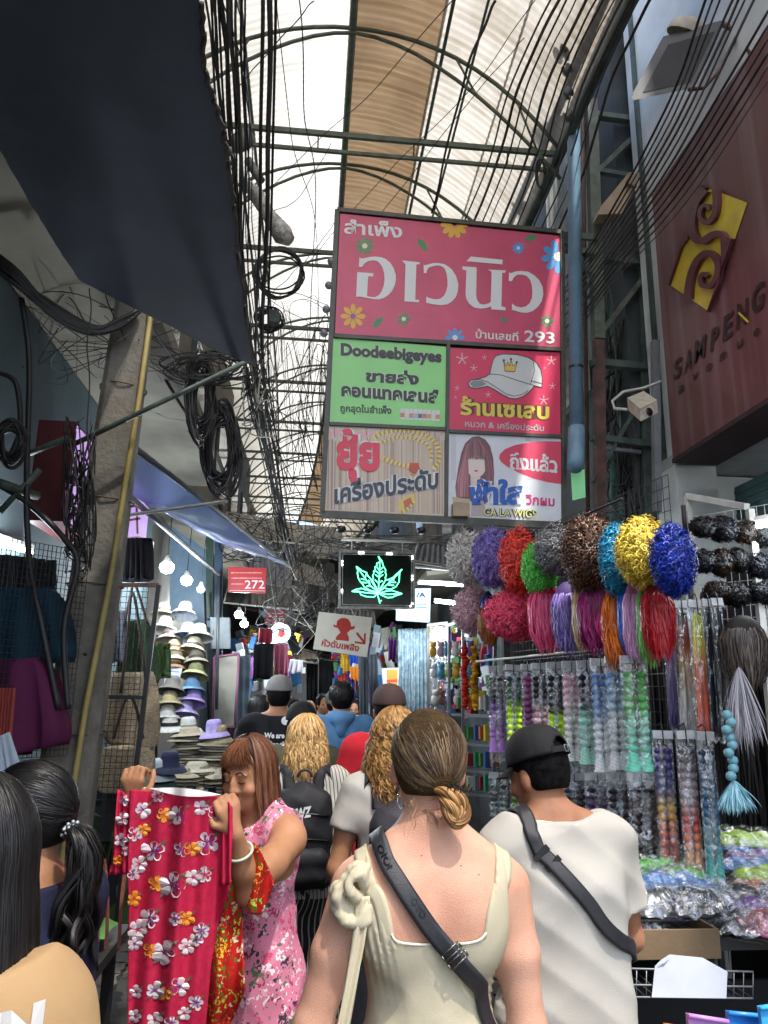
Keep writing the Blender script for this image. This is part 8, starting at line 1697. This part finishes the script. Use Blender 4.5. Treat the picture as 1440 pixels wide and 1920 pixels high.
gridpanel('wire_grid', (g0.x-.06, 3.9, 0), (g1.x-.05, 3.9, 0), P(190, 1500, 3.9).z, g0.z, 11, 36, black_metal, gs, .0018)
ls = thing('grid_stand', (-1.25, 3.0, 1.2), 'black wire grid at the far left holding the blue and magenta bags', 'stand'); l0, l1 = P(-30, 1000, 3.0), P(172, 1000, 3.35); gridpanel('wire_grid', (l0.x, 3.0, 0), (l1.x, 3.35, 0), P(0, 1430, 3.0).z, l0.z, 24, 34, black_metal, ls, .0018)
hanging('backpack', [(-20, 1100), (92, 1102), (96, 1245), (-20, 1250)], 3.25, cl('#173f52'), 'dark teal blue nylon bag behind the left wire grid', 'bag', fold=.03, fr=9, th=.12, round_=.15); hanging('backpack', [(-20, 1240), (68, 1232), (84, 1410), (-20, 1412)], 3.15, cl('#561b40'), 'magenta backpack hanging under the blue bag', 'bag', fold=.03, fr=8, th=.12, round_=.2)
hanging('scarf', [(-5, 1290), (24, 1290), (18, 1390), (-5, 1388)], 2.9, cl('#8a3a34'), 'rust red scarf at the left edge', 'scarf'); hanging('paper_bag', [(-30, 1392), (18, 1372), (38, 1446), (-30, 1462)], 2.2, cl('#9aa4ae'), 'pale grey paper bag poking in at the left edge', 'bag', fold=.003, th=.004)
for i, (x, c) in enumerate(((8, '#2a2c30'), (24, '#3b4046'), (40, '#22262a'), (56, '#4a4c4c'), (75, '#2b3036'), (95, '#3a3e40'))): hanging('dark_garment', [(x-9, 1040+i*2), (x+9, 1040+i*2), (x+10, 1104), (x-10, 1104)], 3.7, cl(c), 'dark garment %s on the rail above the blue bag' % ['at the very left', 'second', 'third', 'fourth', 'fifth', 'sixth and last'][i], 'clothes', 'dark garments on the left rail', th=.01)
hanging('dark_cap_stack', [(226, 1010), (268, 1008), (272, 1085), (222, 1086)], 4.6, cl('#1d1d22'), 'stack of dark caps under the lilac sign behind the pole', 'caps', fold=.04, th=.08)
# hats
def hat(px, py, Y, r_, h, col, band, lab, tilt=0., floppy=0., group='sun hats on the left stall'):
    c = P(px, py, Y); t = thing('sun_hat', tuple(c), lab, 'hat', group); q = Euler((tilt, rng.uniform(-.12, .12), 0)); m = M('hat_'+col.strip('#'), srgb(col), .85, var=.12, vs=25, bump=.4, bs=140)
    MB().lathe(c, [(r_, -.02-floppy), (r_*.8, -.004), (r_*.56, 0), (r_*.52, h*.6), (r_*.42, h*.95), (r_*.25, h), (0, h*.97)], 20, rot=q).build('crown_and_brim', m, t)
    if band: MB().lathe(c, [(r_*.57, .004), (r_*.555, h*.35)], 20, rot=q).build('band', M('band_'+band.strip('#'), srgb(band), .6, var=.1), t)
hl = [(305, 1150, '#cbbfa8', '#8a6a5a', 'cream hat with a brown band, top left of the rack'), (346, 1148, '#c5cad2', '#8a93a8', 'pale grey lace hat, top right of the rack'), (308, 1176, '#c8c6bc', None, 'white hat under the cream one'), (318, 1196, '#bfb3a6', '#8c5a5a', 'flowered beige hat on the left of the rack'), (352, 1188, '#8fa6c6', None, 'light blue hat on the rack'), (374, 1190, '#b8b6b4', None, 'grey white hat at the right of the rack'), (326, 1220, '#b39a78', '#6a4a34', 'tan hat with a brown band mid rack'), (362, 1215, '#cfc6a8', '#4a4a3a', 'cream hat with a dark band mid rack'),
      (328, 1236, '#c2b49a', None, 'oat coloured bucket hat mid rack'), (368, 1240, '#8a8272', '#4a4638', 'olive grey hat under the cream one'), (326, 1252, '#8a6a4a', '#3a2c20', 'brown hat above the price card'), (366, 1262, '#9a9a72', None, 'olive camouflage hat beside the price card'), (360, 1292, '#6f96bc', None, 'sky blue visor hat'), (362, 1312, '#9a88c0', None, 'lavender hat under the blue visor'), (348, 1335, '#b0a4d4', None, 'pale lilac hat tilted toward the lane'), (322, 1290, '#6a6660', None, 'grey hat left of the blue visor'), (318, 1318, '#c0b490', '#b8a468', 'straw hat with a yellow band'), (314, 1345, '#c6c4bc', None, 'white hat on the lowest hook'),
      (353, 1366, '#c2c4bc', '#8a8a84', 'white straw hat topping the tall stack'), (318, 1362, '#c8c6bc', '#1c1c1e', 'white straw hat with a black band'), (410, 1382, '#9c8e70', '#7a6a8a', 'tan hat topping the second stack'), (402, 1372, '#a898d0', None, 'lilac hat on the second stack'), (318, 1436, '#1e2442', None, 'navy blue hat at the front of the stall'), (298, 1450, '#a9b6bc', '#8c989c', 'grey white hat at the front of the stall'), (300, 1466, '#2c3838', None, 'dark green hat under the grey white one')]
for i, (x, y, c, b_, lab) in enumerate(hl): Yh = 7.4-.03*i if i < 20 else (6.6 if i < 22 else 5.6); hat(x, y, Yh, .13 if i < 22 else .125, .10, c, b_, lab, tilt=-.35 if i < 18 else .05, floppy=.02)
for k, (x, y0, y1, n, lab) in enumerate(((354, 1374, 1436, 13, 'pale straw hat in the tall stack in the middle of the stall'), (408, 1392, 1448, 11, 'straw hat in the second stack beside the mirror'), (372, 1440, 1478, 8, 'flattened straw hat in the low front pile'), (425, 1450, 1478, 6, 'straw hat in the low pile near the lady\'s head'), (338, 1450, 1500, 8, 'straw hat in the pile behind the navy hat'))):
    for i in range(n): hat(x+rng.uniform(-5, 5), y0+(y1-y0)*i/n, 6.8-.2*k, .15+rng.uniform(-.01, .02), .05, ['#a89c84', '#8f8672', '#b5ad98', '#7d766a'][(i+k) % 4], None, lab, group=['hats of the tall stack', 'hats of the second stack', 'hats of the low front pile', 'hats of the pile near the lady', 'hats of the pile behind the navy hat'][k])
sh_ = thing('hat_shelf', (-1.05, 6.6, 0), 'dark table and wire rack holding the hats', 'shelf'); a_, b_ = P(290, 1482, 7.1), P(470, 1482, 6.2); MB().box((a_.x/2+b_.x/2-.1, 6.6, P(380, 1490, 6.4).z-.03), (1.2, 1.5, .04)).build('table_top', M('dark_table', (.03, .028, .027)), sh_); MB().box((-1.1, 6.0, .35), (1.0, .03, .7)).build('front_cloth', M('black_drape', (.006, .006, .007)), sh_)
MB().tube([P(292, 1500, 7.3), P(296, 1120, 7.6)], .012).build('rack_post', black_metal, sh_); MB().tube([P(392, 1370, 7.6), P(384, 1110, 7.9)], .012).build('rack_post', black_metal, sh_)
pc = thing('price_card', tuple(P(324, 1284, 7)), 'small white handwritten price card among the hats', 'card'); Bc = Board(P(324, 1268, 7), (0, 1, 0)); mb = MB(); Bc.poly(mb, [(309, 1250), (342, 1253), (334, 1285), (308, 1282)], 0, flatm((.75, .77, .8))); [Bc.stroke(mb, [(313+i, 1258+i*8), (336-i, 1260+i*8)], 1.6, 1, flatm((.25, .3, .5))) for i in range(3)]; mb.build('card', None, pc)
bxs = [('electric_box', [(394, 1157), (430, 1158), (430, 1216), (394, 1216)], 8.0, '#8f9ba0', 'pale grey electric box on the wall beyond the hats', 'box', .12), ('shop_door', [(318, 985), (402, 1040), (402, 1180), (318, 1150)], 8.3, '#6f8aa0', 'pale blue shop front panel behind the bulbs', 'panel', .05), ('wall_post', [(402, 1015), (416, 1018), (416, 1335), (402, 1335)], 8.1, '#24445c', 'dark blue post beside the electric box', 'post', .08), ('wall_post', [(386, 985), (400, 990), (398, 1160), (386, 1160)], 8.2, '#2c4a3c', 'dark green post behind the blue awning pole', 'post', .06)]
for nm, q, Y, c, lab, cat, th in bxs:
    t = thing(nm, tuple(P(*q[2], Y)), lab, cat); MB().poly([P(x, y, Y) for x, y in q], (0, th, 0)).build('panel', M('paint_'+c.strip('#'), srgb(c), .5, var=.15, vs=4), t)
    if nm == 'electric_box': MB().box(P(400, 1186, 7.99), (.01, .01, .05)).build('latch', black_metal, t)
mi = thing('framed_board', tuple(P(424, 1365, 8)), 'tall cream board in a pink metal frame beyond the hats', 'board'); q = [P(x, y, 8) for x, y in ((402, 1232), (448, 1226), (440, 1362), (398, 1366))]; MB().poly(q, (0, .02, 0)).build('board', M('cream_board', srgb('#b3b0a0'), .4, var=.1), mi); mb = MB(); [mb.tube([q[i], q[(i+1) % 4]], .014, 6) for i in range(4)]; mb.build('frame', M('pink_frame', srgb('#b07090'), .4, var=.1), mi)
# hanging clothes further down on both sides
for i, (q, Y, c, lab, cat) in enumerate([([(476, 1208), (514, 1206), (512, 1272), (474, 1274)], 9.6, '#15161a', 'black jacket hanging behind the dark-haired woman', 'jacket'), ([(514, 1206), (540, 1208), (538, 1268), (516, 1266)], 9.9, '#a0566c', 'dusty pink dress beside the black jacket', 'dress'), ([(486, 1178), (512, 1180), (510, 1206), (484, 1206)], 9.8, '#8a2a3a', 'dark red cloth above the black jacket', 'cloth'),
        ([(672, 1232), (690, 1228), (692, 1366), (674, 1368)], 8.8, '#5c646c', 'grey trousers, left pair on the middle rack', 'trousers'), ([(690, 1228), (708, 1226), (712, 1370), (694, 1370)], 8.7, '#444b54', 'dark grey trousers, right pair on the middle rack', 'trousers'), ([(640, 1226), (656, 1226), (656, 1262), (640, 1262)], 11.5, '#c8a02a', 'yellow shirt hanging in the middle of the lane end', 'shirt'),
        ([(654, 1226), (670, 1226), (672, 1252), (656, 1252)], 11.4, '#2a50b0', 'blue shirt beside the yellow one', 'shirt'), ([(634, 1262), (650, 1262), (650, 1320), (636, 1320)], 11.2, '#b03428', 'red shirt under the yellow one', 'shirt'), ([(650, 1258), (664, 1258), (668, 1330), (652, 1330)], 11.1, '#3a2a6a', 'violet shirt low beside the grey trousers', 'shirt'), ([(656, 1250), (674, 1250), (674, 1275), (658, 1275)], 11, '#d07a20', 'orange cloth between the blue shirt and grey trousers', 'shirt'),
        ([(728, 1196), (744, 1198), (742, 1240), (728, 1238)], 9.4, '#5a2a6a', 'purple cloth left of the lace curtains', 'cloth'), ([(545, 1236), (568, 1238), (566, 1262), (542, 1262)], 10.4, '#b8b4bc', 'black and white striped top above the masked woman', 'shirt'), ([(438, 1230), (470, 1228), (468, 1365), (440, 1366)], 8.9, '#7f93a0', 'pale blue glittery hangings right of the framed board', 'hangings'),
        ([(575, 1235), (596, 1236), (594, 1330), (576, 1330)], 13, '#16171a', 'black sheet standing in for shade in the passage opening, left', 'clothes'), ([(598, 1238), (626, 1240), (626, 1332), (598, 1330)], 12.6, '#1d2024', 'black sheet standing in for shade in the passage opening, right', 'clothes')]):  # last two: black sheets put in for the shade of the openings
    hanging('hanging_'+cat.replace('hangings', 'glitter'), q, Y, cl(c), lab, cat, fold=.025, fr=16, nx=14, nz=8)
lc = M('lit_lace', srgb('#cfe2ea'), .6, var=.45, vs=14, bump=.8, bs=40, col2=srgb('#5a7f90'), transl=.3)
for x0, x1, lab in ((746, 772, 'white lace curtain, left one in the bright shop'), (772, 800, 'white lace curtain, right one in the bright shop')): hanging('lace_curtain', [(x0, 1180), (x1, 1178), (x1+2, 1335), (x0, 1340)], 8.6, lc, lab, 'curtain', fold=.04, fr=26, nx=24)
lampl(P(772, 1200, 8.1), 10, r_=.2); lampl(P(640, 1215, 10), 10, r_=.2)  # bare point lights added with no fixture, near the lace and far goods
# glass show cases with toys and boxes
gc = thing('show_case', tuple(P(860, 1340, 7.4)), 'metal framed glass show case with shelves beside the lace curtains', 'cabinet')
fr_ = [(803, 1172, 8.2), (803, 1345, 8.2), (842, 1168, 7.6), (842, 1350, 7.6), (868, 1180, 6.6), (868, 1520, 6.6), (928, 1190, 5.6), (926, 1500, 5.6)]
for i in range(0, 8, 2): MB().beam(P(*fr_[i]), P(*fr_[i+1]), .025).build('upright', grey_metal, gc)
MB().beam(P(803, 1172, 8.2), P(842, 1168, 7.6), .03).build('rail', grey_metal, gc); MB().beam(P(842, 1172, 7.6), P(928, 1150, 5.6), .03).build('rail', grey_metal, gc)
for y in (1338, 1392, 1442, 1486): MB().poly([P(846, y, 7.5), P(930, y+4, 5.6), P(952, y+4, 5.7), P(880, y, 7.6)], (0, 0, -.02)).build('shelf', grey_metal, gc)
MB().poly([P(805, 1176, 8.15), P(841, 1172, 7.62), P(841, 1345, 7.62), P(805, 1342, 8.15)]).build('glass_pane', bagm, gc)
tc = ['#b8923a', '#3a6f8a', '#6a4a3a', '#c8c6c0', '#8a9a3a', '#c0a0a8', '#d8d4cc', '#7a5a9a', '#4a8aa8']; tn = ['mustard', 'teal', 'brown', 'white', 'olive', 'pinkish', 'cream', 'purple', 'blue']
for i in range(18):
    r_, cc_ = divmod(i, 6); px, py = 812+cc_*14+r_*2, [1222, 1262, 1312][r_]; Y = 7.9-.12*cc_; c = P(px, py, Y); k = (i*5) % 9; t = thing('plush_toy', tuple(c-Vector((0, 0, .1))), '%s plush keyring hanging %s from the left in the %s row of the show case' % (tn[k], ['first', 'second', 'third', 'fourth', 'fifth', 'last'][cc_], ['top', 'middle', 'bottom'][r_]), 'toy', 'plush toys in the glass case')
    m = cl(tc[k]); blob(MB(), c, (.045, .035, .055)).build('body', m, t); mb = MB(); blob(mb, c+Vector((0, -.01, .07)), (.035, .03, .032)); blob(mb, c+Vector((-.025, 0, .1)), .012); blob(mb, c+Vector((.025, 0, .1)), .012); mb.build('head', m, t)
for k, (px, c, lab) in enumerate(((872, '#c0261c', 'red garland of paper flowers on the show case'), (889, '#e0a020', 'golden yellow garland beside the red one'))):
    t = thing('garland', tuple(P(px, 1325, 6.2)), lab, 'garland'); mb = MB(); [blob(mb, P(px+rng.uniform(-3, 3), 1215+i*6, 6.2+rng.uniform(-.03, .03)), (.03, .03, .018)) for i in range(19)]; mb.build('flowers', cl(c), t)
bc_ = ['#4f7a34', '#c8b83a', '#8a2a34', '#3a5a9a', '#d8d4c8', '#2f8a6a', '#c8682a', '#7a8a92']; bn = ['green', 'yellow', 'dark red', 'blue', 'white', 'sea green', 'orange', 'grey']
for r_ in range(4):
    for i in range(7):
        py = [1330, 1386, 1436, 1480][r_]-12; px = 862+i*11; Y = 7.0-.22*i; k = (i*3+r_*2) % 8; t = tag(MB().box(P(px, py, Y), (.05+.012*(i % 3), .06, .10+.02*(i % 2))).build('packet', cl(bc_[k])), '%s packet, number %s from the left on the %s shelf of the show case' % (bn[k], ['one', 'two', 'three', 'four', 'five', 'six', 'seven'][i], ['top', 'second', 'third', 'lowest'][r_]), 'packet', 'packets on the show case shelves')
# mass of small goods far down both sides
def mass(x0, y0, x1, y1, Y0, Y1, n, cols, lab, s=.05):
    mb = MB(); ms = [cl(c) for c in cols]; r6 = random.Random(int(x0*7+y0))
    for i in range(n):
        c = P(r6.uniform(x0, x1), r6.uniform(y0, y1), r6.uniform(Y0, Y1)); w = s*r6.uniform(.5, 1.5); mb.box(c, (w, w*.5, w*r6.uniform(1, 3)), (r6.uniform(-.3, .3), r6.uniform(-.3, .3), r6.uniform(-1, 1)), r6.choice(ms))
    return tag(mb.build('shop_goods'), lab, 'goods', kind='stuff')
bright = ['#c8ccd0', '#9ab0bc', '#b8404a', '#3a6a9a', '#c8a83a', '#e0dcd0', '#5a8a5a', '#8a5a9a', '#2a2c30', '#d8dfe4']
mass(440, 1190, 570, 1290, 11, 16, 200, bright, 'small goods hanging in the far left shops', .09); mass(625, 1180, 745, 1330, 11, 15, 240, bright, 'small goods hanging in the far right shops', .09); mass(806, 1180, 925, 1330, 8.6, 10, 160, bright, 'small goods behind the glass show case', .07); mass(180, 1505, 245, 1700, 4.2, 4.8, 70, ['#3a4a2c', '#6a5a44', '#2c2c30', '#5a4a3a'], 'folded goods on the left stall behind the red dress', .09)
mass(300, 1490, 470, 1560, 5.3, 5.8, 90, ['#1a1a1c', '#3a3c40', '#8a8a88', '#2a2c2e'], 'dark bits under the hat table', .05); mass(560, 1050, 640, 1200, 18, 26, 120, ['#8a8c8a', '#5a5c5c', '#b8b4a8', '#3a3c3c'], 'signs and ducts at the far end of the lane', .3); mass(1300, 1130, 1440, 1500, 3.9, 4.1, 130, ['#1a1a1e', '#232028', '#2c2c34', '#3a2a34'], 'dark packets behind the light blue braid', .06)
lt_ = thing('stall_table', (-1.0, 2.4, 0), 'left stall table with folded clothes behind the red dress', 'table'); MB().box((-1.15, 2.75, .74), (.9, 1.5, .04)).build('table_top', M('dark_table', (.03, .028, .027)), lt_); [MB().box((x, y, .36), (.04, .04, .72)).build('leg', black_metal, lt_) for x in (-.75, -1.55) for y in (2.1, 3.4)]
fc = ['#b8bcc4', '#8f9fb4', '#c8b0a8', '#b84a3c', '#5a8a4a', '#c87a4a', '#9a9aa0', '#a83a4a']
for i in range(14):
    z = .78+.035*(i//4); c = Vector((-.85-.14*(i % 4)+rng.uniform(-.03, .03), 2.35+.22*(i % 5), z)); t = tag(MB().grid(lambda u, v: c+Vector(((u-.5)*.24, (v-.5)*.2, .03*math.sin(PI*u)**.4*math.sin(PI*v)**.4+.006*math.sin(u*14+v*6+i))), 14, 10).build('folded_cloth', cl(fc[i % 8])), '%s folded garment lying %s in the %s layer of the left table' % (['pale grey', 'grey blue', 'dusty pink', 'brick red', 'green', 'orange tan', 'grey', 'wine red'][i % 8], ['nearest the lane', 'second', 'third', 'farthest'][i % 4], ['lowest', 'second', 'third', 'top'][i//4]), 'clothes', 'folded garments on the left table')
for i, x in enumerate((192, 234)): t = thing('tape_measure', tuple(P(x, 1770, 2.3)), ['left', 'right'][i]+' pink ribbon strap dangling left of the red dress', 'strap'); MB().grid(lambda u, v: P(x+(5 if i == 0 else -3)*math.sin(v*3)+u*7-v*(14 if i else -2), 1610+v*170, 2.32), 2, 16).build('ribbon', cl('#a86a5a'), t)
